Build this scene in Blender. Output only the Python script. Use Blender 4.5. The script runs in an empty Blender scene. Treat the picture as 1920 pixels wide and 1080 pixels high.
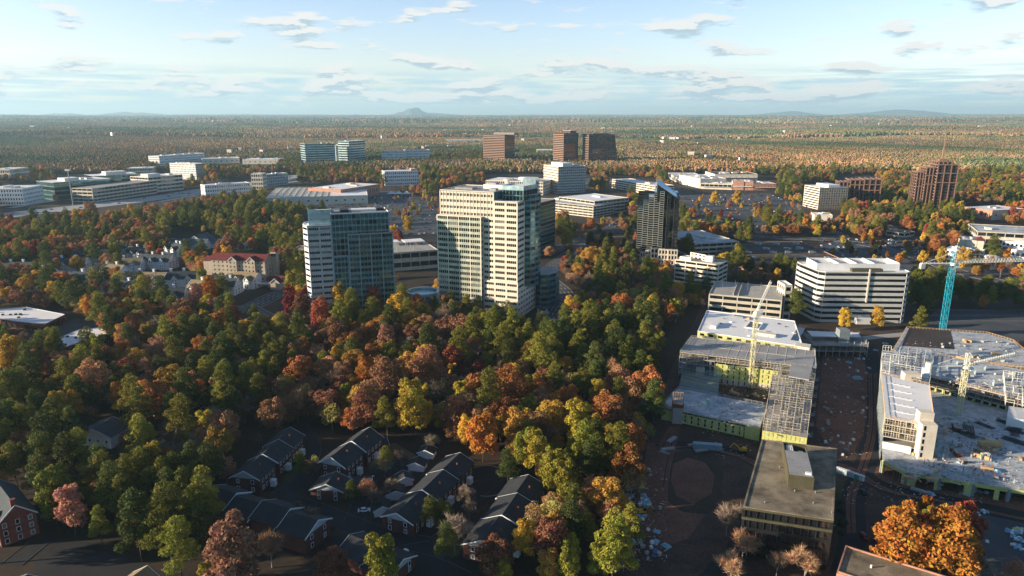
import bpy, math, random
import numpy as np
from mathutils import Vector
R=math.radians
rnd=random.Random(7); nr=np.random.default_rng(11)
# ------------------------------------------------------------------ camera model (places things on the ground plane)
CF=1300.; CT=R(14.0); CH=140.
def G(px,py,z=0.):
    x=(px-960)/CF; u=-(py-540)/CF
    Y=math.cos(CT)+math.sin(CT)*u; Z=-math.sin(CT)+math.cos(CT)*u
    t=(z-CH)/Z
    return (x*t,Y*t)
def ZAT(py,Yd):
    u=-(py-540)/CF
    return CH+Yd*(-math.sin(CT)+math.cos(CT)*u)/(math.cos(CT)+math.sin(CT)*u)
def PX(x,y,z):
    dz=np.asarray(z)-CH
    dep=np.asarray(y)*math.cos(CT)-dz*math.sin(CT)
    up=np.asarray(y)*math.sin(CT)+dz*math.cos(CT)
    return 960+CF*np.asarray(x)/dep, 540-CF*up/dep
C=bpy.context.scene.collection
# ------------------------------------------------------------------ materials
MATS={}
def mat(name,col,rough=.85,var=.16,scale=.25,metal=0.,spec=.35,col2=None,fine=2.5,bump=0.,patch=.5):
    m=bpy.data.materials.new(name); m.use_nodes=True; nt=m.node_tree; N=nt.nodes; L=nt.links
    b=N['Principled BSDF']; b.inputs['Roughness'].default_value=rough; b.inputs['Metallic'].default_value=metal
    b.inputs['Specular IOR Level'].default_value=spec
    g=N.new('ShaderNodeNewGeometry')
    n1=N.new('ShaderNodeTexNoise'); n1.inputs['Scale'].default_value=scale; n1.inputs['Detail'].default_value=6; n1.inputs['Roughness'].default_value=.65
    n2=N.new('ShaderNodeTexNoise'); n2.inputs['Scale'].default_value=fine; n2.inputs['Detail'].default_value=3
    L.new(g.outputs['Position'],n1.inputs['Vector']); L.new(g.outputs['Position'],n2.inputs['Vector'])
    r=N.new('ShaderNodeValToRGB'); r.color_ramp.elements[0].position=patch-.16; r.color_ramp.elements[1].position=patch+.16
    c=Vector(col); c2=Vector(col2) if col2 else c*(1+var)
    r.color_ramp.elements[0].color=(*(c*(1-var) if not col2 else c),1); r.color_ramp.elements[1].color=(*c2,1)
    L.new(n1.outputs['Fac'],r.inputs['Fac'])
    mr=N.new('ShaderNodeMapRange'); mr.inputs['From Min'].default_value=.3; mr.inputs['From Max'].default_value=.7
    mr.inputs['To Min'].default_value=1-var; mr.inputs['To Max'].default_value=1+var
    L.new(n2.outputs['Fac'],mr.inputs['Value'])
    mx=N.new('ShaderNodeVectorMath'); mx.operation='SCALE'
    L.new(r.outputs['Color'],mx.inputs[0]); L.new(mr.outputs['Result'],mx.inputs['Scale'])
    L.new(mx.outputs['Vector'],b.inputs['Base Color'])
    if bump:
        bp=N.new('ShaderNodeBump'); bp.inputs['Strength'].default_value=bump; L.new(n2.outputs['Fac'],bp.inputs['Height']); L.new(bp.outputs['Normal'],b.inputs['Normal'])
    MATS[name]=m; return m
def leafmat(name,inst,rough=.7,trans=.25):
    m=bpy.data.materials.new(name); m.use_nodes=True; nt=m.node_tree; N=nt.nodes; L=nt.links
    b=N['Principled BSDF']; b.inputs['Roughness'].default_value=rough; b.inputs['Specular IOR Level'].default_value=.15
    if inst:
        a=N.new('ShaderNodeAttribute'); a.attribute_type='INSTANCER'; a.attribute_name='tint'; co=a.outputs['Color']
    else:
        a=N.new('ShaderNodeObjectInfo'); co=a.outputs['Color']
    s=N.new('ShaderNodeAttribute'); s.attribute_name='shade'
    n=N.new('ShaderNodeTexNoise'); n.inputs['Scale'].default_value=.35; n.inputs['Detail'].default_value=2
    g=N.new('ShaderNodeNewGeometry'); L.new(g.outputs['Position'],n.inputs['Vector'])
    hs=N.new('ShaderNodeHueSaturation')
    m1=N.new('ShaderNodeMapRange'); m1.inputs['From Min'].default_value=.3; m1.inputs['From Max'].default_value=.7; m1.inputs['To Min'].default_value=.475; m1.inputs['To Max'].default_value=.525
    L.new(n.outputs['Fac'],m1.inputs['Value']); L.new(m1.outputs['Result'],hs.inputs['Hue'])
    m2=N.new('ShaderNodeMapRange'); m2.inputs['To Min'].default_value=.55; m2.inputs['To Max'].default_value=1.4
    L.new(s.outputs['Fac'],m2.inputs['Value']); L.new(m2.outputs['Result'],hs.inputs['Value']); L.new(co,hs.inputs['Color'])
    L.new(hs.outputs['Color'],b.inputs['Base Color'])
    t=N.new('ShaderNodeBsdfTranslucent'); L.new(hs.outputs['Color'],t.inputs['Color'])
    mx=N.new('ShaderNodeMixShader'); mx.inputs[0].default_value=trans
    o=N['Material Output']; L.new(b.outputs[0],mx.inputs[1]); L.new(t.outputs[0],mx.inputs[2]); L.new(mx.outputs[0],o.inputs['Surface'])
    MATS[name]=m; return m
def glassmat(name,col,metal=.55,rough=.06,var=.25):
    m=mat(name,col,rough=rough,var=var,scale=.06,metal=metal,spec=1.,fine=.35)
    nt=m.node_tree; N=nt.nodes; L=nt.links
    g=N.new('ShaderNodeNewGeometry'); n=N.new('ShaderNodeTexNoise'); n.inputs['Scale'].default_value=.12; L.new(g.outputs['Position'],n.inputs['Vector'])
    bp=N.new('ShaderNodeBump'); bp.inputs['Strength'].default_value=.25; bp.inputs['Distance'].default_value=.5; L.new(n.outputs['Fac'],bp.inputs['Height']); L.new(bp.outputs['Normal'],N['Principled BSDF'].inputs['Normal'])
    return m
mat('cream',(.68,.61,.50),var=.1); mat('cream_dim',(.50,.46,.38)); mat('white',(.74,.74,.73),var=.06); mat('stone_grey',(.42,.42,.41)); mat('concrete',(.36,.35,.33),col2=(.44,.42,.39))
mat('deck',(.30,.29,.27),col2=(.42,.40,.36),scale=.08); mat('deck_blue',(.17,.21,.24),col2=(.52,.55,.57),scale=.16,fine=1.2,patch=.44,var=.22)
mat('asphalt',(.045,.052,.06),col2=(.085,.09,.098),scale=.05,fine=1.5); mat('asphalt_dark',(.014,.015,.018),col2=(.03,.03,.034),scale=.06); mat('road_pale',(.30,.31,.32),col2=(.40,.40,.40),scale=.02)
mat('paint_line',(.75,.75,.72),var=.1); mat('paint_yellow',(.6,.42,.06),var=.1)
mat('litter',(.022,.016,.011),col2=(.05,.032,.018),scale=.06,fine=.6,var=.3); mat('grass',(.025,.032,.012),col2=(.055,.06,.02),scale=.08); mat('site_grass',(.035,.032,.018),col2=(.065,.045,.03),scale=.12,fine=1.2,var=.3); mat('lawn_dry',(.10,.075,.035),col2=(.15,.11,.05),scale=.05)
mat('dirt',(.12,.055,.036),col2=(.20,.10,.068),scale=.07,fine=.9,var=.3); mat('dirt_dark',(.045,.03,.025),col2=(.095,.058,.043),scale=.1,fine=.9,var=.3)
mat('roof_white',(.78,.78,.78),var=.05,scale=.05); mat('roof_grey',(.30,.30,.30),scale=.08); mat('roof_gravel',(.10,.08,.055),col2=(.34,.28,.19),scale=.13,fine=3,var=.2); mat('roof_brown',(.04,.03,.028),col2=(.07,.052,.045),scale=.05)
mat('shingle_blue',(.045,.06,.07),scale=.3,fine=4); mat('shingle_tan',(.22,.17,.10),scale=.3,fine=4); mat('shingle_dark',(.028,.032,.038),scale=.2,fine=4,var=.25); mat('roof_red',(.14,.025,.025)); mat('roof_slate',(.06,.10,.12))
mat('siding_white',(.72,.74,.74),var=.06); mat('siding_tan',(.42,.36,.28)); mat('brick',(.22,.07,.05),scale=.8,fine=6,var=.25); mat('brick_tan',(.42,.22,.15),fine=5)
mat('trim',(.72,.76,.78),var=.04); mat('dark_metal',(.03,.03,.032),rough=.5,metal=.4); mat('grey_metal',(.35,.36,.37),rough=.45,metal=.5); mat('olive_metal',(.085,.078,.045),rough=.5)
mat('brown_band',(.28,.17,.12),var=.1); mat('brown_dark',(.07,.045,.04),rough=.4); mat('terracotta',(.20,.12,.09),var=.1); mat('sheath',(.46,.47,.14),col2=(.56,.57,.24),scale=.25,var=.12,fine=1.2); mat('sheath_grey',(.20,.24,.25))
mat('plywood',(.46,.30,.15),col2=(.60,.40,.22),scale=.4); mat('stud',(.55,.48,.36),var=.25,scale=.6); mat('scaffold',(.34,.36,.36),rough=.6); mat('crane_blue',(.02,.33,.45),rough=.45); mat('crane_white',(.74,.72,.62),rough=.45); mat('crane_yellow',(.62,.58,.36),rough=.5)
mat('tarp_blue',(.22,.42,.55)); mat('plastic_green',(.10,.45,.12)); mat('machine_yellow',(.62,.36,.03),rough=.5); mat('rust',(.22,.07,.035)); mat('bark',(.06,.045,.035),var=.3,fine=5); mat('bark_pale',(.22,.19,.155),var=.25,fine=5)
mat('hill_woods',(.10,.12,.10),scale=.003,var=.3,fine=.02); mat('debris',(.18,.2,.2),col2=(.5,.5,.48),scale=.6,fine=2.,var=.3)
mat('tyre',(.015,.015,.015)); mat('car_white',(.72,.74,.76),rough=.25,var=.02); mat('car_silver',(.35,.37,.38),rough=.25,metal=.4,var=.02); mat('car_dark',(.02,.022,.028),rough=.2,var=.02); mat('car_red',(.35,.02,.02),rough=.25,var=.02); mat('car_blue',(.03,.10,.25),rough=.25,var=.02)
glassmat('glass_dark',(.010,.012,.012),metal=.0,rough=.2); MATS['glass_dark'].node_tree.nodes['Principled BSDF'].inputs['Specular IOR Level'].default_value=.3; glassmat('glass_teal',(.075,.17,.20),metal=.7,rough=.1); glassmat('glass_spandrel',(.13,.26,.29),metal=.4,rough=.2); glassmat('glass_green',(.36,.41,.33),metal=.05,rough=.35); mat('mullion_pale',(.20,.29,.32),rough=.4,var=.08); mat('brick_shaded',(.11,.042,.034),scale=.8,fine=6,var=.25); glassmat('glass_pale',(.45,.60,.62),metal=.3,rough=.3)  # townhouse brick is a darkened copy, tree shade put into its colour
glassmat('glass_black',(.025,.03,.032),metal=.5,rough=.05); glassmat('glass_bronze',(.20,.09,.05),metal=.85,rough=.08); glassmat('glass_blue_roof',(.26,.50,.66),metal=.2,rough=.3)
glassmat('blind',(.12,.125,.11),metal=.05,rough=.3)
# ------------------------------------------------------------------ mesh building
class MB:
    def __init__(s): s.v=[]; s.f=[]; s.m=[]; s.ms=[]
    def mi(s,m):
        if m not in s.ms: s.ms.append(m)
        return s.ms.index(m)
    def poly(s,pts,m):
        b=len(s.v); s.v+= [tuple(p) for p in pts]; s.f.append(tuple(range(b,b+len(pts)))); s.m.append(s.mi(m))
    def hexa(s,p,m):  # p: 8 points, bottom 4 ccw then top 4
        b=len(s.v); s.v+=[tuple(q) for q in p]; k=s.mi(m)
        for f in ((3,2,1,0),(4,5,6,7),(0,1,5,4),(1,2,6,5),(2,3,7,6),(3,0,4,7)):
            s.f.append(tuple(b+i for i in f)); s.m.append(k)
    def box(s,x0,x1,y0,y1,z0,z1,m): s.hexa([(x0,y0,z0),(x1,y0,z0),(x1,y1,z0),(x0,y1,z0),(x0,y0,z1),(x1,y0,z1),(x1,y1,z1),(x0,y1,z1)],m)
    def rbox(s,cx,cy,w,d,z0,z1,a,m):
        c,q=math.cos(a),math.sin(a); P=[(-w/2,-d/2),(w/2,-d/2),(w/2,d/2),(-w/2,d/2)]
        P=[(cx+c*x-q*y,cy+q*x+c*y) for x,y in P]
        s.hexa([(x,y,z0) for x,y in P]+[(x,y,z1) for x,y in P],m)
    def prism(s,poly,z0,z1,m,mtop=None,bottom=True):
        n=len(poly); b=len(s.v); s.v+=[(x,y,z0) for x,y in poly]+[(x,y,z1) for x,y in poly]; k=s.mi(m)
        for i in range(n):
            j=(i+1)%n; s.f.append((b+i,b+j,b+n+j,b+n+i)); s.m.append(k)
        s.f.append(tuple(b+n+i for i in range(n))); s.m.append(s.mi(mtop or m))
        if bottom: s.f.append(tuple(b+i for i in reversed(range(n)))); s.m.append(k)
    def bar(s,p,q,w,m,n=4):
        p=Vector(p);q=Vector(q);d=(q-p)
        if d.length<1e-6: return
        d.normalize(); u=d.orthogonal().normalized() if abs(d.z)<.99 else Vector((1,0,0)); v=d.cross(u); b=len(s.v); k=s.mi(m)
        for e in (p,q):
            for i in range(n):
                a=2*math.pi*i/n+math.pi/4; s.v.append(tuple(e+u*(math.cos(a)*w*.7)+v*(math.sin(a)*w*.7)))
        for i in range(n):
            j=(i+1)%n; s.f.append((b+i,b+j,b+n+j,b+n+i)); s.m.append(k)
        s.f.append(tuple(b+i for i in reversed(range(n)))); s.m.append(k); s.f.append(tuple(b+n+i for i in range(n))); s.m.append(k)
    def cyl(s,cx,cy,r,z0,z1,m,n=16,r1=None,mtop=None):
        r1=r if r1 is None else r1; b=len(s.v); k=s.mi(m)
        for z,rr in ((z0,r),(z1,r1)):
            for i in range(n): a=2*math.pi*i/n; s.v.append((cx+rr*math.cos(a),cy+rr*math.sin(a),z))
        for i in range(n):
            j=(i+1)%n; s.f.append((b+i,b+j,b+n+j,b+n+i)); s.m.append(k)
        s.f.append(tuple(b+n+i for i in range(n))); s.m.append(s.mi(mtop or m))
    def empty(s): return not s.f
    def split(s,k,most=100):
        # connected pieces in the order they were added, k of them to an object
        isl=[];last=-1
        for f,m in zip(s.f,s.m):
            lo=min(f)
            if lo>last: isl.append([])
            isl[-1].append((f,m)); last=max(last,max(f))
        gr=[isl[i:i+k] for i in range(0,len(isl),k)]
        if len(gr)>most: gr=gr[:most-1]+[sum(gr[most-1:],[])]
        out=[]
        for g in gr:
            q=MB(); mp={}
            for il in g:
                for f,m in il:
                    for i in f:
                        if i not in mp: mp[i]=len(q.v); q.v.append(s.v[i])
                    q.f.append(tuple(mp[i] for i in f)); q.m.append(q.mi(s.ms[m]))
            out.append(q)
        return out
    def mesh(s,name):
        me=bpy.data.meshes.new(name); me.from_pydata(s.v,[],s.f)
        for m in s.ms: me.materials.append(MATS[m])
        me.polygons.foreach_set('material_index',s.m); me.update(); return me
def link(name,me,parent=None,loc=None,rot=None):
    o=bpy.data.objects.new(name,me); C.objects.link(o)
    if parent: o.parent=parent
    if loc: o.location=loc
    if rot: o.rotation_euler=(0,0,rot)
    return o
def tag(o,label=None,cat=None,group=None,kind=None):
    if label: o['label']=label
    if cat: o['category']=cat
    if group: o['group']=group
    if kind: o['kind']=kind
    return o
SPLIT=dict(rooftop_unit=1,chimney=2,balcony=2,dormer_roof=2,column=1,formwork_panel=1,porch=1,garage_door=1,roof_vent=1,pole=1,tie_bar=1,canopy=1,cabin=1,rebar_column=3,trim=4)
FOOT=[]   # world polygons kept free of trees
class T:
    def __init__(s,name,label,cat,x=0,y=0,rot=0.,group=None,z=0.):
        s.o=link(name,None); s.o.location=(x,y,z); s.o.rotation_euler=(0,0,rot); tag(s.o,label,cat,group)
        s.x=x;s.y=y;s.r=rot; s.parts={}; s.win=[]
    def W(s,x,y): c,q=math.cos(s.r),math.sin(s.r); return (s.x+c*x-q*y,s.y+q*x+c*y)
    def Lc(s,wx,wy): c,q=math.cos(s.r),math.sin(s.r); dx,dy=wx-s.x,wy-s.y; return (c*dx+q*dy,-q*dx+c*dy)
    def mb(s,name):
        if name not in s.parts: s.parts[name]=MB()
        return s.parts[name]
    def foot(s,poly,margin=3.):
        c=np.mean(poly,axis=0); out=[]
        for p in poly:
            v=np.array(p)-c; l=np.hypot(*v)+1e-6; q=c+v*(1+margin*1.3/l); out.append(s.W(*q))
        FOOT.append(out)
    def done(s,maxwin=100):
        made={}
        for n,m in s.parts.items():
            if m.empty(): continue
            nm=n.split('#')[0]
            if nm in SPLIT and len(m.f)>6*SPLIT[nm]:
                for q in m.split(SPLIT[nm]): made[n]=link(nm,q.mesh(nm),s.o)
            else: made[n]=link(nm,m.mesh(nm),s.o)
        if s.win:
            def key(w):
                p=w[0][0]; X,Y=s.W(p[0],p[1]); a=Vector(w[0][1])-Vector(w[0][0]); h=w[0][4][2]-w[0][0][2]; return -(a.length*h)/(X*X+Y*Y)
            ws=sorted(s.win,key=key)
            for w in ws[:maxwin]:
                m=MB(); m.hexa(w[0],w[1]); wo=link('window',m.mesh('window'),s.o)
                if len(w)>2:
                    m=MB(); [m.hexa(h,'trim') for h in w[2]]; link('window_frame',m.mesh('window_frame'),wo)
            if ws[maxwin:]:
                m=MB()
                for w in ws[maxwin:]: m.hexa(w[0],w[1])
                tag(link('window',m.mesh('window'),s.o),kind='stuff')
        return made
GL={'dark':('glass_dark','glass_dark','glass_dark','glass_dark','glass_black','glass_black','blind'),'black':('glass_black',),'teal':('glass_teal','glass_teal','glass_dark'),'bronze':('glass_bronze','glass_black')}
def face(t,A,B,z0,z1,nf,bays=0,wall='cream',glass='dark',sill=.3,head=.85,pier=.8,th=.35,mull=0,fin=0.,span=None,part='wall',mm=None,endp=.8,off=0.):
    """one facade, seen from outside A is its left end and B its right end"""
    ax,ay=A; bx,by=B; L=math.hypot(bx-ax,by-ay); ux,uy=(bx-ax)/L,(by-ay)/L; nx,ny=uy,-ux
    w=t.mb(part)
    def ob(mbx,t0,t1,o0,o1,a,b,m):
        o0+=off; o1+=off
        P=[(ax+ux*t0+nx*o1,ay+uy*t0+ny*o1),(ax+ux*t1+nx*o1,ay+uy*t1+ny*o1),(ax+ux*t1+nx*o0,ay+uy*t1+ny*o0),(ax+ux*t0+nx*o0,ay+uy*t0+ny*o0)]
        q=[(x,y,a) for x,y in P]+[(x,y,b) for x,y in P]
        if mbx is None: return q
        mbx.hexa(q,m)
    h=(z1-z0)/nf; span=span or wall
    zs=[z0]+[z0+k*h+f*h for k in range(nf) for f in (sill,head)]+[z1]
    for k in range(0,len(zs),2):
        a,b=zs[k],zs[k+1]
        if b-a>.01: ob(w,0,L,-th,0,a,b,span if 0<k<len(zs)-2 else wall)
    nb=max(1,bays)
    if bays or endp:
        pw=pier if bays else endp
        for i in range(nb+1):
            c=L*i/nb; lo=max(0,c-pw/2); hi=min(L,c+pw/2)
            if i==0: lo,hi=0,max(pw*.6,endp if bays else pw)
            if i==nb: lo,hi=L-max(pw*.6,endp if bays else pw),L
            ob(w,lo,hi,-th,.04+fin,z0,z1,wall)
    for k in range(nf):
        a=z0+k*h+sill*h; b=z0+k*h+head*h
        for i in range(nb):
            t0=L*i/nb+(pier/2 if bays else 0); t1=L*(i+1)/nb-(pier/2 if bays else 0)
            t.win.append((ob(None,t0,t1,-th,-th+.08,a-.02,b+.02,None),rnd.choice(GL[glass])))
            for j in range(1,mull+1):
                c=t0+(t1-t0)*j/(mull+1); ob(w,c-.09,c+.09,-th+.08,-th+.16,a,b,mm or wall)
def roofslab(t,poly,z,m='roof_grey',par=.9,pm=None,name='roof',parw=.4):
    b=t.mb(name); b.prism(poly,z-.5,z-par*.55,m)
    n=len(poly); p=t.mb('parapet')
    for i in range(n):
        (ax,ay),(bx,by)=poly[i],poly[(i+1)%n]; L=math.hypot(bx-ax,by-ay)
        if L<.5: continue
        ux,uy=(bx-ax)/L,(by-ay)/L; ix,iy=-uy*parw,ux*parw
        ax2,ay2=ax+ux*.0,ay+uy*.0
        p.hexa([(ax2,ay2,z-.52),(bx,by,z-.52),(bx+ix,by+iy,z-.52),(ax2+ix,ay2+iy,z-.52),(ax2,ay2,z+.003*i),(bx,by,z+.003*i),(bx+ix,by+iy,z+.003*i),(ax2+ix,ay2+iy,z+.003*i)],pm or 'cream')
STY={
 'cream':dict(wall='cream',glass='dark',sill=.32,head=.8),'creambay':dict(wall='cream',glass='dark',bw=4.,sill=.25,head=.8,pier=1.2),
 'white':dict(wall='white',glass='dark',bw=4.,sill=.3,head=.75,pier=1.8),'brown':dict(wall='brown_band',glass='black',sill=.45,head=.97),
 'browndark':dict(wall='brown_dark',glass='bronze',sill=.25,head=.9),'glass':dict(wall='glass_spandrel',glass='teal',sill=.25,head=.97,endp=.3),
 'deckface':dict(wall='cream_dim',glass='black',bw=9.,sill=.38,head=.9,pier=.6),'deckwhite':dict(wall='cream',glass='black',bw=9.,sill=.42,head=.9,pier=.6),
 'glassreflect':dict(wall='glass_pale',glass='teal',sill=.3,head=.9,endp=.5),'stonegrid':dict(wall='stone_grey',glass='teal',bw=4.2,sill=.3,head=.8,pier=1.6),'tan':dict(wall='siding_tan',glass='dark',bw=4,sill=.3,head=.75,pier=2.),  # first style: pale walls carry the sky's reflection as colour
 'plain':dict(wall='cream',glass='black',bw=14,sill=.42,head=.6,pier=11),'brick':dict(wall='brick_tan',glass='dark',bw=6,sill=.35,head=.65,pier=4.6),'terracotta':dict(wall='terracotta',glass='black',bw=6,sill=.12,head=.94,pier=1.0),
}
def block(name,label,cat,p0,p1,ytop,depth,nf,sty='cream',roof='roof_white',units=2,group=None,side=None,base_z=0.,zt=None,poly=None,pent=None,margin=3.,side_l=None):
    """rectangular building: base pixels of its front-left and front-right corner, pixel row of its front-left roof corner"""
    a=G(*p0); b=G(*p1); L=math.hypot(b[0]-a[0],b[1]-a[1]); rot=math.atan2(b[1]-a[1],b[0]-a[0])
    z=zt or ZAT(ytop,a[1])
    t=T(name,label,cat,a[0],a[1],rot,group)
    s=dict(STY[sty]); bw=s.pop('bw',0)
    def fc(A,B,ss):
        ss=dict(ss); bw=ss.pop('bw',0); l=math.hypot(B[0]-A[0],B[1]-A[1]); face(t,A,B,base_z,z,nf,bays=max(1,round(l/bw)) if bw else 0,**ss)
    ps=poly or [(0,0),(L,0),(L,depth),(0,depth)]
    for i in range(len(ps)):
        fc(ps[i],ps[(i+1)%len(ps)],STY[side] if side and i!=0 else STY[sty])
    roofslab(t,ps,z+.6,roof,pm=s['wall'] if s['wall'] in ('cream','white','brown_band','stone_grey','cream_dim','siding_tan','terracotta','brick_tan') else 'concrete')
    u=t.mb('rooftop_unit')
    for k in range(units):
        w=rnd.uniform(.06,.14)*L; d=rnd.uniform(.12,.25)*depth; x=rnd.uniform(.1,.8)*L; y=rnd.uniform(.2,.7)*depth
        if poly: continue
        u.box(x,min(x+w,L-1),y,min(y+d,depth-1),z,z+rnd.uniform(1.5,2.6),rnd.choice(('white','grey_metal','cream')))
    if pent:
        x0,x1,y0,y1,hh,mm=pent; q=t.mb('penthouse'); q.box(x0*L,x1*L,y0*depth,y1*depth,z-.1,z+hh,mm); q.box(x0*L+.5,x1*L-.5,y0*depth+.5,y1*depth-.5,z+hh,z+hh+.3,'roof_white')
    t.foot(ps,margin); t.L=L; t.z=z
    return t
# ------------------------------------------------------------------ towers of the middle ground
def main_tower():
    t=T('office_tower','tallest cream office tower with a green glass front panel and a rooftop penthouse','office tower',-51.4,493.8,R(-22.5))
    # upper left body, finely gridded
    face(t,(0,0),(42.2,0),70.5,88,4,bays=16,wall='cream',glass='dark',sill=.3,head=.72,pier=.55,fin=.15,mull=1)
    face(t,(33.6,0),(42.2,0),26,70.5,11,bays=2,wall='cream',glass='dark',sill=.3,head=.75,pier=.5,mull=1)
    # projecting green glass panel
    face(t,(-1.2,-3.2),(33.6,-3.2),0,71,18,bays=4,wall='cream',glass='dark',sill=.40,head=.94,pier=.6,mull=4,span='glass_green',mm='cream',part='glass_panel')
    face(t,(33.6,-3.2),(33.6,0),0,71,18,wall='glass_green',glass='dark',sill=.36,head=.84,endp=.4,part='glass_panel')
    face(t,(-1.2,0.),(-1.2,-3.2),0,71,18,wall='glass_green',glass='dark',sill=.36,head=.84,endp=.4,part='glass_panel')
    t.mb('glass_panel').box(-1.1,33.5,-3.1,-.05,71,71.5,'cream')
    # right section
    face(t,(42.2,-.6),(60,-.6),26,82,14,bays=2,wall='cream',glass='dark',sill=.42,head=.90,pier=1.5,mull=4,mm='cream_dim')
    face(t,(34.2,-1.3),(60.6,-1.3),0,26,6,bays=3,wall='cream',glass='dark',sill=.42,head=.82,pier=1.4,mull=4,mm='cream_dim')
    t.mb('wall').box(34.3,60.5,-1.2,-.65,25.9,26.4,'cream')
    face(t,(60,-.6),(60,12.5),20,82,15,bays=1,wall='cream',glass='dark',sill=.42,head=.85,pier=1.4,mull=2)
    face(t,(60.6,-1.3),(60.6,34),0,20,5,bays=7,wall='cream',glass='dark',sill=.42,head=.82,pier=1.3,mull=2)
    t.mb('wall').prism([(59.9,-.9),(60.5,-.9),(60.5,33.9),(59.9,33.9)],19.9,20.4,'cream')
    # plain dark shaft and the curved glass flank
    t.mb('wall').box(56,59.2,12.5,14.6,0,84,'glass_spandrel')
    cv=[(58.8,14.6),(62.5,17.5),(64.6,22),(65.3,27),(64.8,32),(62.8,37),(59.5,41),(55,43)]
    for i in range(len(cv)-1):
        face(t,cv[i],cv[i+1],20 if i<5 else 0,86,16 if i<5 else 21,wall='glass_spandrel',glass='teal',sill=.4,head=.95,endp=.25,part='curved_glass_wall')
    t.mb('curved_glass_wall').prism([(50,14.6)]+cv+[(50,43)],85.6,86.2,'grey_metal')
    face(t,(55,43),(0,40),0,88,21,wall='cream',glass='dark',sill=.4,head=.85); face(t,(0,40),(0,0),0,88,21,bays=8,wall='cream',glass='dark',sill=.4,head=.85)
    roofslab(t,[(0,0),(42.2,0),(42.2,40),(0,40)],88.9,'roof_grey',par=1.3)
    roofslab(t,[(42.21,-.6),(60,-.6),(60,14.6),(42.21,14.6)],82.9,'roof_white',par=1.3)
    t.mb('wall').box(42.0,42.4,0,14.6,82,88.6,'glass_spandrel')
    t.mb('roof').box(42.3,58,14.7,42.6,84.6,85.4,'roof_grey')
    # penthouse
    for A,B,b in (((44.5,9),(60.5,9),6),((60.5,9),(63,30),5),((44.5,30),(44.5,9),5)):
        face(t,A,B,82,89.6,2,bays=b,wall='glass_spandrel',glass='dark',sill=.12,head=.93,pier=.4,part='penthouse')
        face(t,A,B,89.6,92.6,1,bays=b*2,wall='glass_pale',glass='teal',sill=.1,head=.12,pier=.3,part='penthouse')
    t.mb('penthouse').prism([(44.7,9.2),(60.3,9.2),(62.8,30),(44.7,30)],91.4,91.9,'roof_white')
    m=t.mb('rooftop_unit'); m.box(24,41,22,34,88,91.4,'white'); m.box(28,33,24,30,91.5,92.6,'grey_metal'); m.box(6,20,12,20,88,89.6,'roof_grey'); m.box(35,40,8,13,88.2,90.2,'grey_metal')
    for i in range(7): m.bar((8+i*5,3,88.2),(8+i*5,3,89.8),.15,'grey_metal')
    # rear podium in glass
    pd=[(60.6,34),(66,30),(71,34),(74,42),(73,52),(66,58),(58,58)]
    for i in range(len(pd)-1): face(t,pd[i],pd[i+1],0,26,6,wall='glass_spandrel',glass='teal',sill=.4,head=.92,endp=.3,part='curved_glass_wall')
    t.mb('roof').prism([(56,40)]+pd,25.9,26.5,'roof_grey')
    t.foot([(-4,-6),(64,-5),(76,28),(76,60),(-4,44)],2); t.done()
main_tower()
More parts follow.
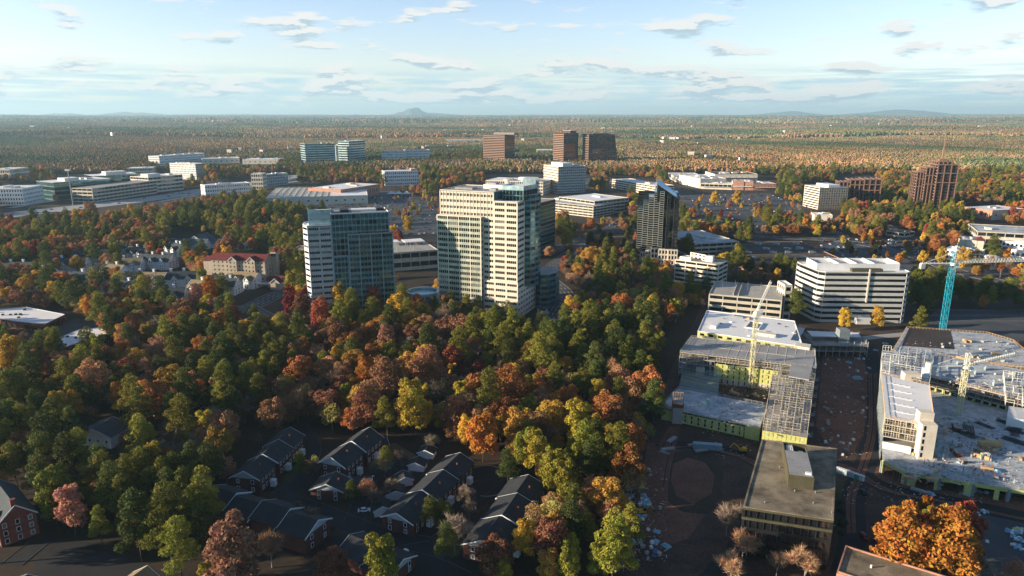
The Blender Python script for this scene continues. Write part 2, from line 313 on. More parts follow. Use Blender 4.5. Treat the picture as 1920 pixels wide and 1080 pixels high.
def left_tower():
    a=G(575.5,426,66); t=T('office_tower','shorter office tower with a pale stone left bay and a dark blue glass front','office tower',a[0],a[1],R(17))
    for s in (1,):
        face(t,(0,0),(16.5,0),0,63,16,bays=2,wall='stone_grey',glass='dark',sill=.42,head=.82,pier=1.3,mull=4)  # front bay grey: its unlit tone is put into the wall colour
    cl=[(4,27),(-.5,21),(-2.6,14),(-2.8,7),(0,0)]
    for i in range(4): face(t,cl[i],cl[i+1],0,63,16,wall='white',glass='dark',sill=.45,head=.85,endp=.3)  # left side of the same bay white, sunlight put into its colour
    # glass front, upper part recessed, lower panel in front
    face(t,(16.5,-.3),(58,-.3),42,70.5,7,bays=14,span='glass_spandrel',wall='mullion_pale',glass='teal',sill=.28,head=.95,pier=.28,part='glass_wall')
    face(t,(16.5,-.3),(27.5,-.3),0,42,11,bays=4,span='glass_spandrel',wall='mullion_pale',glass='teal',sill=.35,head=.95,pier=.28,part='glass_wall')
    face(t,(27.5,-2.2),(60,-2.2),0,57,15,bays=4,span='glass_spandrel',wall='mullion_pale',mm='mullion_pale',glass='teal',sill=.36,head=.9,pier=.7,mull=2,part='glass_panel')
    face(t,(60,-2.2),(60,26),0,57,15,wall='glass_spandrel',glass='teal',sill=.36,head=.9,endp=.4,part='glass_panel')
    face(t,(58,-.3),(58,26),57,70.5,4,bays=6,wall='glass_spandrel',glass='teal',sill=.28,head=.95,pier=.3,part='glass_wall')
    face(t,(27.5,-.3),(27.5,-2.2),0,57,15,wall='glass_spandrel',glass='teal',part='glass_panel')
    t.mb('glass_panel').box(27.6,59.9,-2.1,-.35,56.6,57.4,'grey_metal'); t.mb('glass_panel').box(58.1,59.9,-2.1,26,56.6,57.4,'grey_metal')
    face(t,(60,26),(4,27),0,66,16,wall='stone_grey',glass='dark')
    face(t,(16.5,12),(16.5,-.3),63,70.5,2,bays=3,wall='glass_spandrel',glass='teal',pier=.3,part='glass_wall')
    roofslab(t,[(17,0),(58,0),(58,26),(17,26)],71.2,'roof_grey',par=1.2,pm='white')
    roofslab(t,[(0,0),(16.4,0),(16.4,26.5),(4,26.5),(-.5,21),(-2.6,14),(-2.8,7)],63.9,'roof_white',par=.8,pm='white')
    # pale glass screen box
    for A,B,n in (((1.5,4),(17.5,4),9),((17.5,4),(17.5,12),4),((1.5,16),(1.5,4),6)):
        face(t,A,B,63.5,73.5,3,bays=n,wall='glass_pale',glass='teal',sill=.08,head=.12,pier=.35,span='glass_pale',part='glass_screen')
    t.mb('glass_screen').box(2,17,4.6,16,72,72.4,'roof_white')
    m=t.mb('rooftop_unit'); m.box(24,30,8,20,70,72.4,'dark_metal'); m.box(32,50,10,19,70,72.,'white'); m.box(51,56,12,20,70,72.2,'dark_metal')
    t.foot([(-4,-4),(62,-5),(62,28),(-4,28)],2); t.done(); t.o.scale=(.96,.96,1.048)
left_tower()
mat('granite_edge',(.26,.27,.25),rough=.4)
def black_tower():
    t=T('office_tower','black glass office tower with stepped corner bays and a sloping blue glass roof','office tower',121.,664.,R(-10))
    # sawtooth front from left to right; every bay its own height
    xs=[0,5,10,15,20,24]; top=[52,58,64,69,70]
    pts=[(0,10)]
    for i in range(5):
        x0,x1=xs[i],xs[i+1]; y=9-i*2.6
        A,B=(x0,y),(x1,y-.6)
        face(t,A,B,13,top[i],int((top[i]-13)/2.1),wall='granite_edge',glass='black',sill=.2,head=.98,endp=.2,part='glass_wall')
        face(t,(x0,y+2.6),A,13,top[i],int((top[i]-13)/2.1),wall='glass_black',glass='black',sill=.3,head=.96,endp=.2,part='glass_wall')
        t.mb('roof').prism([A,B,(x1,34),(x0,34)],top[i]-.6,top[i],'glass_spandrel')
    for i,(x0,x1,y,tp) in enumerate(((24,27,-.5,68),(27,30,-2.8,66),(30,33.5,-1.6,64),(33.5,38,-3.6,61))):
        face(t,(x0,y),(x1,y),13,tp,int((tp-13)/2.1),wall='glass_black' if i%2==0 else 'dark_metal',glass='black',sill=.3,head=.96,endp=.25,part='glass_wall')
        face(t,(x0,y+2.2),(x0,y),13,tp,int((tp-13)/2.1),wall='grey_metal',glass='black',sill=.3,head=.96,endp=.15,part='glass_wall')
    face(t,(38,-3.6),(38,40),13,66,24,wall='dark_metal',glass='black',sill=.3,head=.96,endp=.3,part='glass_wall')
    face(t,(38,2.5),(38,40),56,66,4,bays=4,wall='glass_bronze',glass='bronze',sill=.1,head=.96,pier=.3,part='orange_reflection',off=.1)  # orange overlay paints the reflection on the black glass flank
    face(t,(38,40),(0,40),0,66,24,wall='dark_metal',glass='black'); face(t,(0,40),(0,11),0,52,20,wall='dark_metal',glass='black')
    w=t.mb('glass_roof')
    w.poly([(20,-2,74.5),(38,2,60.6),(38,40,66.),(20,40,79.)],'glass_blue_roof') if 0 else None
    w.poly([(17,1,76.5),(38,-3,63),(38,22,65),(17,22,81)],'glass_blue_roof')
    w.poly([(17,1,76.5),(17,22,81),(17,22,60),(17,1,60)],'glass_black'); w.poly([(17,22,81),(38,22,65),(38,22,60),(17,22,60)],'glass_black'); w.poly([(17,1,76.5),(17,1,60),(38,-3,60),(38,-3,63)],'glass_black')
    w.prism([(33,22.2),(38.2,22.2),(38.2,40.2),(33,40.2)],66.1,66.6,'glass_blue_roof')
    t.mb('roof').box(24,38,-1,40,61.5,62.2,'dark_metal')
    # stone base arcade stepping down to the left
    b=t.mb('stone_base')
    for i,(x0,x1,y,z) in enumerate(((-1,4,8.6,7),(4,9,6,9.6),(9,14,3.4,12.2),(14,21,.2,15),(21,30,-4,15),(30,39,-5,15))):
        face(t,(x0,y),(x1,y),0,z,max(1,int(z/4)),bays=2 if x1-x0<8 else 3,wall='cream',glass='black',sill=.1,head=.75,pier=1.1,part='stone_base')
        face(t,(x0,y+3),(x0,y),0,z,max(1,int(z/4)),bays=1,wall='cream',glass='black',sill=.1,head=.75,pier=1.,part='stone_base')
        b.prism([(x0+.1,y+.1),(x1-.1,y+.1),(x1-.1,12),(x0+.1,12)],z-.5,z,'cream')
    face(t,(39,-5),(39,10),0,15,3,bays=4,wall='cream',glass='black',sill=.1,head=.75,pier=1.1,part='stone_base')
    t.mb('glass_wall').box(.5,37.5,10,39.5,0,13.2,'dark_metal')
    t.foot([(-3,-8),(42,-8),(42,42),(-3,42)],2); t.done()
black_tower()
def white_office():
    a=G(1538,604); b=G(1688,606); z=ZAT(512,a[1]); rot=math.atan2(b[1]-a[1],b[0]-a[0]); L=math.hypot(b[0]-a[0],b[1]-a[1])
    t=T('office_building','white banded ten storey office block with a narrow light strip down its front','office building',a[0],a[1],rot)
    W=dict(wall='stone_white',glass='black',sill=.50,head=.98,endp=.05)
    n=9; D=34; k=3.6
    poly=[(0,0),(L,0),(L+k,k),(L+k,D),(-k-8,D+2),(-k-8,D-1),(-k,k)]
    face(t,(0,0),(L,0),0,z,n,**W); face(t,(L,0),(L+k,k),0,z,n,**W); face(t,(L+k,k),(L+k,D),0,z,n,**W)
    face(t,(-k,k),(0,0),0,z,n,**W); face(t,(-k-4,D-6),(-k,k),0,z,n,**W); face(t,(-k-4,D),(-k-4,D-6),0,z,n,**W); face(t,(L+k,D),(-k-4,D),0,z,n,**W)
    roofslab(t,[(0,0),(L,0),(L+k,k),(L+k,D),(-k-4,D),(-k-4,D-6),(-k,k)],z+.9,'roof_white',par=1.,pm='stone_white')
    s=t.mb('screen_wall')
    for (x0,x1,y0,y1) in ((-3,L-1,9,9.5),(-3,-2.5,9.5,28),(L-1.5,L-1,9.5,28),(-3,L-1,28,28.5),(12,12.5,9.5,28),(24,24.5,9.5,28),(36,36.5,9.5,28)): s.box(x0,x1,y0,y1,z-.1,z+5+.01*x0,'white')
    u=t.mb('rooftop_unit'); u.box(2,10,12,24,z,z+3.6,'white'); u.box(16,22,13,22,z,z+3,'grey_metal'); u.box(28,34,13,22,z,z+3.4,'white'); u.box(39,L-4,13,22,z,z+2.6,'grey_metal'); u.box(L*.34,L*.72,2.2,6,z,z+2.6,'olive_metal')
    t.mb('light_strip').box(L*.53,L*.53+.9,-.7,-.05,z*.42,z+3.,'cream')
    # entrance canopy
    e=t.mb('entrance'); e.box(L*.42,L*.6,-4,-.1,0,4.2,'white')
    t.foot([(-k-10,-2),(L+k+1,-2),(L+k+1,D+1),(-k-10,D+1)],3); t.done()
mat('stone_white',(.56,.55,.51),col2=(.62,.61,.57),scale=.2,fine=1.,var=.06)
white_office()
def dark_block():
    P=[G(1393,950,19),G(1563,975,19),G(1568,842,19),G(1430,822,19)]
    a,b=P[0],P[1]; rot=math.atan2(b[1]-a[1],b[0]-a[0]); L=math.hypot(b[0]-a[0],b[1]-a[1])
    t=T('office_building','low dark glass office building with a worn tan gravel roof and olive rooftop plant room','office building',a[0],a[1],rot)
    q=[t.Lc(*p) for p in P]; D=(q[2][1]+q[3][1])/2; sh=q[3][0]*.5+ (q[2][0]-L)*.5
    poly=[(0,0),(L,0),(L+sh,D),(sh,D)]
    for i in range(4):
        A,B=poly[i],poly[(i+1)%4]
        face(t,A,B,3.2,18.4,4,bays=12 if i%2==0 else 22,wall='dark_metal',glass='black',sill=.28,head=.96,pier=.22,span='dark_metal')  # dark spandrels stand for shade; only the top floor keeps olive bands
        face(t,A,B,0,3.2,1,bays=6,wall='dark_metal',glass='black',sill=.1,head=.96,pier=.5,off=-2.2)
    for i in range(4):
        A,B=Vector(poly[i]),Vector(poly[(i+1)%4]); u=(B-A).normalized(); n=Vector((u.y,-u.x))*.12
        for z0,z1 in ((14.6,15.5),(18.1,18.8)): q=[A,B,B+n,A+n]; t.mb('cornice').hexa([(v.x,v.y,z0) for v in (q[3],q[2],q[1],q[0])]+[(v.x,v.y,z1) for v in (q[3],q[2],q[1],q[0])],'olive_metal')
    roofslab(t,poly,19,'roof_gravel',par=.5,pm='roof_gravel',parw=.55)
    x0,x1,y0,y1=L*.40+sh*.5,L*.70+sh*.5,D*.34,D*.82
    p=t.mb('plant_room'); hz=23.2
    p.box(x0,x1,y0,y1-6.5,18.4,hz,'olive_metal'); p.box(x0+.3,x1-.3,y0+.3,y1-6.8,hz,hz+.12,'roof_grey')
    for bx in ((x0,x0+.3,y1-6.5,y1),(x1-.3,x1,y1-6.5,y1),(x0+.3,x1-.3,y1-.3,y1)): p.box(*bx,18.4,hz+.01,'olive_metal')
    u=t.mb('rooftop_unit'); u.box(x0+1,x0+3.4,y1-5,y1-1.2,18.4,22.6,'white'); u.box(x1-3,x1-1.4,y1-5.6,y1-4,18.4,22.4,'grey_metal'); u.box(x1-2.6,x1-.8,y0+1.2,y0+2.2,hz+.1,hz+.9,'white')
    for i in range(4): u.bar((x0+1.2+i*.6,y1-5.4,22.8),(x0+1.2+i*.6,y1-.8,22.8),.12,'white')
    v=t.mb('roof_vent')
    for i in range(15):
        x=rnd.uniform(2,L-2)+sh*.5; y=rnd.uniform(2,D-2)
        if x0-1<x<x1+1 and y0-1<y<y1+1: continue
        v.cyl(x,y,.22,18.4,19.3,'grey_metal',8)
    t.foot([(-1,-3),(L+1,-3),(L+sh+1,D+1),(sh-1,D+1)],2); t.done()
dark_block()
# corner roof at the bottom edge
t=block('office_building','flat gravel roofed low building beside the orange trees at the bottom edge','office building',(1561,1135),(1760,1205),1072,15,3,'brick',roof='roof_gravel',units=0,zt=11)
t.mb('roof_vent').cyl(8,8,.3,10,12,'white'); t.done()
# ------------------------------------------------------------------ blocks placed by their base corners
def garage_lines(t,L,D,z):
    pass
B=[ # name,label,cat,p0,p1,ytop,depth,floors,style, kwargs
 ('office_tower','brown banded office tower standing at the left of three on the skyline','office tower',(906,302),(946,304),252,52,16,'brown',dict(roof='roof_brown',side='browndark',pent=(.35,1.3,.3,.7,5,'brown_dark'),units=0)),
 ('office_tower','slim dark brown office tower in the middle of three on the skyline','office tower',(1037,306),(1056,308),249,52,17,'brown',dict(roof='roof_brown',side='browndark',pent=(.5,1.2,.3,.7,7,'brown_dark'),units=0)),
 ('office_building','stone and glass office block with square windows and a white rooftop core','office building',(1019,357),(1046,363),309,58,10,'creambay',dict(side='stonegrid',pent=(.25,1.0,.15,.5,6,'white'),poly=None)),
 ('office_building','long low beige office building behind the main tower with round stair drum','office building',(911,362),(1018,366),338,60,4,'creambay',dict(units=4)),
 ('parking_garage','white roofed parking garage below the square windowed office block','parking garage',(1003,395),(1112,408),376,50,4,'deckface',dict(roof='deck_blue')),
 ('parking_garage','grey parking garage with broad pale roof joined on the right','parking garage',(1114,404),(1178,396),378,75,4,'deckface',dict(roof='roof_white',units=1)),
 ('parking_garage','long cream parking garage left of the shopping centre','parking garage',(1147,352),(1228,367),336,40,4,'deckwhite',dict(roof='roof_white',units=3)),
 ('office_building','curved glass office block tucked behind the main tower','office building',(1000,486),(1040,470),384,45,13,'glass',dict(roof='roof_grey')),
 ('hotel','cream banded hotel with a blank blue marked end wall','hotel',(1505,386),(1533,393),347,46,9,'cream',dict(side='tan',pent=(.2,1.0,.3,.7,4,'white'))),
 ('warehouse','cream hall with a white roof beyond the right hand trees','warehouse',(1805,405),(1858,413),388,60,1,'brick',dict(roof='roof_white',side='plain')),
 ('restaurant','small cream restaurant with white roof near the banded hotel','restaurant',(1526,416),(1560,417),403,24,1,'plain',dict(roof='roof_white')),
 ('restaurant','small tan roofed restaurant beside the curving road','restaurant',(1660,441),(1696,446),433,22,1,'deckwhite',dict(roof='shingle_tan',units=3)),
 ('parking_garage','grey green parking garage at the far right','parking garage',(1829,458),(1990,468),434,60,2,'deckface',dict(roof='deck_blue',units=1)),
 ('shop','pale shop block with a red corner roof','shop',(1797,469),(1842,472),450,28,1,'plain',dict(roof='roof_white',units=4)),
 ('shop','long white shop building behind the gold trees','shop',(1770,486),(1836,494),467,20,2,'white',dict(roof='roof_white',units=3)),
 ('shop','white roofed shop row at the right edge','shop',(1877,462),(1960,472),452,22,1,'white',dict(roof='roof_white',units=4)),
 ('shop','second white roofed shop near the right edge below the row','shop',(1893,484),(1960,492),468,20,1,'white',dict(roof='roof_white',units=2)),
 ('big_box_store','huge dark brown roofed store with rooftop units behind the white office','store',(1402,513),(1600,513),497,120,1,'brick',dict(roof='roof_brown',units=0)),
 ('parking_garage','beige five deck parking garage beside the black tower','parking garage',(1263,528),(1345,540),487,22,5,'deckwhite',dict(roof='deck',units=1)),
 ('parking_garage','wide shaded parking garage roof behind the beige decks','parking garage',(1300,483),(1384,478),458,75,3,'deckface',dict(roof='deck_blue',units=1)),
 ('parking_garage','grey parking garage north of the construction site','parking garage',(1326,596),(1462,610),552,42,4,'deckface',dict(roof='deck',units=0)),
 ('stair_tower','cream stair tower at the corner of the grey garage','stair tower',(1466,600),(1480,600),536,14,5,'creambay',dict(roof='roof_white',units=0)),
 ('parking_garage','flat pale parking deck between the two glass towers','parking garage',(700,512),(822,502),478,60,2,'deckface',dict(roof='deck',units=0)),
 ('office_building','white office block with punched windows at the far left','office building',(-30,386),(46,385),355,60,4,'white',dict(roof='roof_white',units=4)),
 ('office_building','long cream office block with dark ribbon glass above the motorway','office building',(105,376),(212,366),343,60,4,'glass',dict(roof='roof_white',units=2,pent=(.25,.5,.2,.6,5,'cream'))),
 ('office_building','second cream ribbon glass office stepping back along the motorway','office building',(180,362),(266,356),331,60,4,'glass',dict(roof='roof_white',units=1,pent=(.3,.75,.2,.6,6,'cream'))),
 ('parking_garage','long multi deck parking garage facing the motorway','parking garage',(176,380),(296,362),354,40,4,'deckface',dict(roof='deck',units=0)),
 ('office_building','cream office block with roof plant right of the long garage','office building',(281,362),(345,355),333,50,4,'deckwhite',dict(roof='roof_white',pent=(.1,.45,.2,.6,5,'cream'))),
 ('apartment_building','white and ochre apartment block above the motorway','apartment building',(321,335),(369,337),306,24,7,'white',dict(roof='roof_white',side='tan')),
 ('apartment_building','low white apartments in front of the motorway','apartment building',(386,370),(470,364),348,24,3,'white',dict(roof='roof_white',units=4)),
 ('office_building','white stair fronted block by the flyover','office building',(473,356),(494,356),326,22,4,'creambay',dict(roof='roof_white')),
 ('office_building','blue grey wing behind the white block by the flyover','office building',(495,350),(541,346),328,22,4,'stonegrid',dict(roof='roof_white')),
 ('warehouse_store','vast flat white roofed warehouse store','store',(500,387),(690,382),371,150,1,'plain',dict(roof='roof_white',units=0)),
 ('warehouse_store','red trimmed front annex of the warehouse store','store',(640,377),(712,365),356,70,1,'brick',dict(roof='roof_white',units=3)),
 ('hotel','white walled hotel with brick ends beyond the tented car park','hotel',(722,349),(785,347),322,36,4,'white',dict(roof='roof_white',units=0,pent=(.8,.95,.2,.6,4,'brick_tan'))),
 ('office_tower','broad teal glass office block on the far left skyline','office tower',(574,309),(630,307),270,50,9,'glassreflect',dict(roof='roof_grey')),
 ('office_building','dark glass block between two teal towers','office building',(631,304),(655,303),273,40,8,'stonegrid',dict(roof='roof_grey')),
 ('office_tower','pale glass tower with flat cap at the right of the teal group','office tower',(656,305),(686,302),265,40,9,'glassreflect',dict(roof='roof_white',units=1)),
 ('hotel','grey blue roofed hotel half hidden in far trees','hotel',(716,302),(760,302),283,40,4,'white',dict(roof='shingle_blue',units=0)),
 ('hotel','second grey blue roofed hotel wing in far trees','hotel',(762,301),(806,300),282,40,4,'white',dict(roof='shingle_blue',units=0)),
 ('apartment_building','white apartment row on the left horizon','apartment building',(300,311),(385,304),293,40,4,'white',dict(roof='roof_white',units=5)),
 ('warehouse','low white warehouse left of the teal tower','warehouse',(380,308),(450,306),298,70,1,'plain',dict(roof='roof_white',units=3)),
 ('warehouse','cream roofed shed right of the low white warehouse','warehouse',(455,308),(522,308),299,60,1,'plain',dict(roof='roof_white',units=4)),
 ('school_building','cream block half hidden in woods at the far left','school',(-20,342),(22,342),318,60,3,'creambay',dict(roof='roof_white')),
 ('office_building','pale low office in woods beyond the ribbon glass blocks','office building',(238,328),(286,327),316,50,2,'creambay',dict(roof='roof_white')),
 ('store','low building with an orange red roof beyond the trees on the skyline','store',(795,283),(862,282),275,60,1,'brick',dict(roof='roof_red')),
 ('office_building','pale low block between the skyline towers','office building',(1007,292),(1036,292),281,50,2,'creambay',dict(roof='roof_white')),
 ('apartment_building','long low building by the horizon right of the round drum','apartment building',(835,270),(905,270),262,60,2,'white',dict(roof='roof_grey')),
]
for n,l,c,p0,p1,yt,dp,nf,st,kw in B:
    t=block(n,l,c,p0,p1,yt,dp,nf,st,**kw)
    if 'round stair drum' in l:
        d=t.mb('drum'); d.cyl(t.L*.38,8,9,0,t.z+3,'cream',24,mtop='roof_white'); t.mb('glass_box').box(t.L*.66,t.L*.88,-3,18,0,t.z+6,'glass_pale')
        t.mb('rooftop_unit').box(t.L*.5,t.L*.8,25,40,t.z,t.z+5,'white')
    if 'huge dark brown' in l:
        u=t.mb('rooftop_unit'); w=t.mb('roof_ridge')
        for r in range(4):
            w.box(3,t.L-3,18+r*27,19+r*27,t.z-.2,t.z+.5,'roof_gravel')
            for k in range(4):
                x=15+k*t.L/4.6+rnd.uniform(-6,6); y=26+r*25+rnd.uniform(-4,4); u.box(x,x+4.5,y,y+3,t.z,t.z+2.2,'grey_metal'); u.box(x+5,x+7,y+1,y+2.6,t.z,t.z+1.6,'white')
    if l.startswith('vast flat'):
        w=t.mb('roof_ridge')
        for r in range(1,12):
            w.box(2,t.L*.62,r*13,r*13+1,t.z-.2,t.z+1.1,'cream')
        for r in range(1,10): w.box(t.L*.066*r,t.L*.066*r+.8,2,160,t.z-.2,t.z+.8,'cream')
    if l.startswith('grey parking garage north'):
        u=t.mb('ramp_wall'); u.box(t.L*.33,t.L*.33+.6,3,40,t.z-.2,t.z+1.6,'concrete'); u.box(t.L*.4,t.L*.4+.6,3,40,t.z-.2,t.z+1.6,'concrete')
        lt=t.mb('lamp_post')
        for k in range(5): x=t.L*(.15+.18*k); lt.bar((x,20,t.z),(x,20,t.z+7),.14,'grey_metal')
    if l.startswith('beige five deck'):
        u=t.mb('canopy_wall'); u.box(3,13,3,6,t.z,t.z+2.8,'white'); face(t,(8,14),(24,9),t.z,t.z+5.5,2,bays=4,wall='cream',glass='black',sill=.3,head=.7,pier=2); u.box(24,30,8,13,t.z,t.z+5,'white')
    if l.startswith('flat pale parking'):
        u=t.mb('canopy'); u.box(20,34,38,52,t.z+3,t.z+3.5,'roof_white'); u.box(38,58,34,50,t.z+3,t.z+3.5,'roof_white'); 
        for (x,y) in ((21,39),(33,39),(21,51),(33,51),(39,35),(57,35),(39,49),(57,49)): u.bar((x,y,t.z),(x,y,t.z+3),.4,'white')
        lt=t.mb('lamp_post')
        for k in range(9): x=8+(k%3)*16; y=8+(k//3)*12; lt.bar((x,y,t.z),(x,y,t.z+5),.2,'white'); lt.box(x-.5,x+.5,y-.2,y+.2,t.z+5,t.z+5.3,'white')
    if l.startswith('pale shop block with'):
        p=t.mb('corner_roof'); x=t.L-3; z=t.z; p.poly([(x-5,-1,z+.7),(x+5,-1,z+.7),(x,4,z+5)],'roof_red'); p.poly([(x+5,-1,z+.7),(x+5,9,z+.7),(x,4,z+5)],'roof_red'); p.poly([(x-5,9,z+.7),(x-5,-1,z+.7),(x,4,z+5)],'roof_red'); p.poly([(x+5,9,z+.7),(x-5,9,z+.7),(x,4,z+5)],'roof_red')
    if l.startswith('long white shop'):
        p=t.mb('rotunda')
        for k in range(10):
            a=2*math.pi*k/10; p.cyl(t.L+9+5*math.cos(a),2+5*math.sin(a),.5,0,7,'white',8)
        p.cyl(t.L+9,2,6,7,8.4,'white',20,mtop='roof_white'); p.cyl(t.L+9,2,3.8,8.4,9,'roof_white',16); p.cyl(t.L+9,2,3.4,0,7,'cream',16)
    t.done()
# third skyline tower: its right side leans inwards
a=G(1094,308); t=T('office_tower','bronze glass office tower with a sloping right edge, rightmost of three on the skyline','office tower',a[0],a[1],R(8)); zt=ZAT(252,a[1]); Wd=104; n=17
for i in range(n):
    z0=zt*i/n; z1=zt*(i+1)/n; w=Wd+(-13*(i/n)); 
    face(t,(14,0),(w,0),z0,z1,1,wall='brown_dark',glass='bronze',sill=.3,head=.99,endp=.8,bays=6,pier=.7); face(t,(0,18),(14,0),z0,z1,1,wall='brown_band',glass='black',sill=.4,head=.97,endp=.8); face(t,(w,0),(w,40),z0,z1,1,wall='brown_dark',glass='black',sill=.3,head=.95)
roofslab(t,[(14,0),(Wd-12,0),(Wd-12,40),(0,40),(0,18)],zt+.5,'roof_brown',pm='brown_band'); t.mb('penthouse').box(30,75,10,30,zt-.5,zt+2.5,'brown_dark')
t.foot([(0,0),(Wd,0),(Wd,40),(0,40)],3); t.done()
# lattice towers on the right
def lattice_tower(label,p0,x1,ytop,spire,steps):
    a=G(*p0); k=(x1-p0[0])/CF*(a[1]*math.cos(CT)+CH*math.sin(CT)); z=ZAT(ytop,a[1])
    t=T('apartment_tower',label,'apartment tower',a[0],a[1],R(-12))
    for (f0,f1,y,zz) in steps:
        x0,x1_,zt=f0*k,f1*k,zz*z; nf=max(3,int(zt/4.2))
        face(t,(x0,y),(x1_,y),0,zt,nf,bays=max(1,int((x1_-x0)/6)),wall='brown_dark',glass='bronze',sill=.25,head=.96,pier=.7)
        face(t,(x1_,y),(x1_,30),0,zt,nf,bays=3,wall='brown_dark',glass='black',sill=.25,head=.96,pier=.7); face(t,(x0,30),(x0,y),0,zt,nf,bays=3,wall='brown_band',glass='black',sill=.25,head=.96,pier=.9)
        t.mb('roof').box(x0+.2,x1_-.2,y+.2,29.8,zt-.8,zt-.2,'roof_grey')
        fr=t.mb('lattice_frame')
        for j in range(4):
            x=x0+(x1_-x0)*j/3; fr.box(x-.6,x+.6,y-1.6,y-.4,0,zt+1.5+.01*j,'terracotta'); fr.box(x-.5,x+.5,y-1.5,30.5,zt+.3,zt+1.4,'terracotta')
        for q in (.62,.82,1.): fr.box(x0-.7,x1_+.7,y-1.7,y-.5,zt*q,zt*q+1.3,'terracotta')
        for yy in (y+6,y+13,y+20): fr.box(x0-1.5,x0-.5,yy,yy+1.2,0,zt+1.4,'terracotta')
        fr.box(x0-1.6,x0-.6,y-1,30,zt-.1,zt+1.2,'terracotta')
    if spire:
        f=.66*k; fr=t.mb('spire'); fr.box(f-5,f+5,8,18,z-1,z+6,'terracotta'); fr.bar((f,13,z+6),(f,13,z+22),2.2,'brown_band'); fr.bar((f,13,z+22),(f,13,z+40),1.2,'brown_band')
    t.foot([(-2,-3),(k+2,-3),(k+2,32),(-2,32)],4); t.done(); return t
lattice_tower('tall brown tower with terracotta frame steps and a thin roof spire',(1714,395),1776,306,True,((0,.25,8,.80),(.2,.48,3,.9),(.46,1.,-3,.97),(.5,.85,2,1.03)))
lattice_tower('squat brown tower with stepped terracotta frame left of the spired one',(1571,388),1640,336,False,((0,.3,6,.88),(.25,.6,1,.97),(.58,1.,-2,1.),))
# ------------------------------------------------------------------ round pavilion, mall, hotel, lodge
a=G(790,585); t=T('round_pavilion','round blue grey pavilion with a sunken disc roof between the two glass towers','pavilion',a[0],a[1]+12)
t.mb('wall').cyl(0,0,11.5,0,11,'glass_spandrel',36,mtop='roof_grey'); p=t.mb('roof_ring'); 
for k in range(36):
    a0=2*math.pi*k/36;a1=2*math.pi*(k+1)/36
    p.hexa([(12*math.cos(a0),12*math.sin(a0),11),(12*math.cos(a1),12*math.sin(a1),11),(11*math.cos(a1),11*math.sin(a1),11),(11*math.cos(a0),11*math.sin(a0),11)]+[(r*math.cos(q),r*math.sin(q),13.2) for r,q in ((12,a0),(12,a1),(11,a1),(11,a0))],'glass_pale')
t.mb('roof').cyl(0,0,9,11.01,11.3,'glass_blue_roof',32)
for k in range(14):
    q=2*math.pi*k/14; t.mb('column').bar((11.8*math.cos(q),11.8*math.sin(q),0),(11.8*math.cos(q),11.8*math.sin(q),11),.7,'white')
t.foot([(-13,-13),(13,-13),(13,13),(-13,13)],1); t.done()
for i,(p0,p1,yt,dp,l,st) in enumerate([((1252,333),(1268,342),324,60,'cream end block of the shopping centre with low gabled roofs','plain'),((1273,344),(1312,353),328,55,'large cream box store in the middle of the shopping centre','plain'),((1313,354),(1372,356),344,50,'low cream shopfront wing of the shopping centre with canopy','deckwhite'),((1373,356),(1412,357),341,50,'pinkish brick shopfront wing of the shopping centre with arched gable','brick'),((1413,357),(1455,357),345,45,'right end wing of the shopping centre with white awnings','brick'),((1340,338),(1420,338),327,80,'rear brown roofed hall of the shopping centre','plain')]):
    t=block('shop_building',l,'shop',p0,p1,yt,dp,1,st,roof='roof_brown' if i>4 else 'roof_white',units=8,side='plain')
    c=t.mb('canopy'); c.box(2,t.L-2,-4,-.1,t.z*.45,t.z*.5,'white')
    if i==3:
        f=t.mb('gable'); x=t.L*.3; f.prism([(x-9,-1.2),(x+9,-1.2),(x+9,-.1),(x-9,-.1)],0,t.z+3,'brick_tan'); f.cyl(x,-.65,0.01,0,0.1,'brick_tan',4)
    t.done()
# gabled house made from a straight ridge line
def wallwin(t,m,A,B,z0,z1,nf,nb,ww=1.0,wh=1.3):
    L=math.hypot(B[0]-A[0],B[1]-A[1]); ux,uy=(B[0]-A[0])/L,(B[1]-A[1])/L; nx,ny=uy,-ux
    for f in range(nf):
        zc=z0+(z1-z0)*(f+.55)/nf
        for b in range(nb):
            c=L*(b+.5)/nb; q=[]
            for z in (zc-wh/2,zc+wh/2):
                q+=[(A[0]+ux*(c+s)+nx*o,A[1]+uy*(c+s)+ny*o,z) for s,o in ((-ww/2,.07),(ww/2,.07),(ww/2,-.02),(-ww/2,-.02))]
            fr=MB(); fl=[]
            for (s0,s1,za,zb) in ((-ww/2-.15,ww/2+.15,zc+wh/2,zc+wh/2+.15),(-ww/2-.15,ww/2+.15,zc-wh/2-.15,zc-wh/2),(-ww/2-.15,-ww/2,zc-wh/2,zc+wh/2),(ww/2,ww/2+.15,zc-wh/2,zc+wh/2)):
                fl.append([(A[0]+ux*(c+s)+nx*o,A[1]+uy*(c+s)+ny*o,z) for z in (za,zb) for s,o in ((s0,.1),(s1,.1),(s1,-.02),(s0,-.02))])
            w=(q,rnd.choice(('glass_dark','glass_black','blind'))); t.win.append(w+(fl,) if t.y<330 else w)
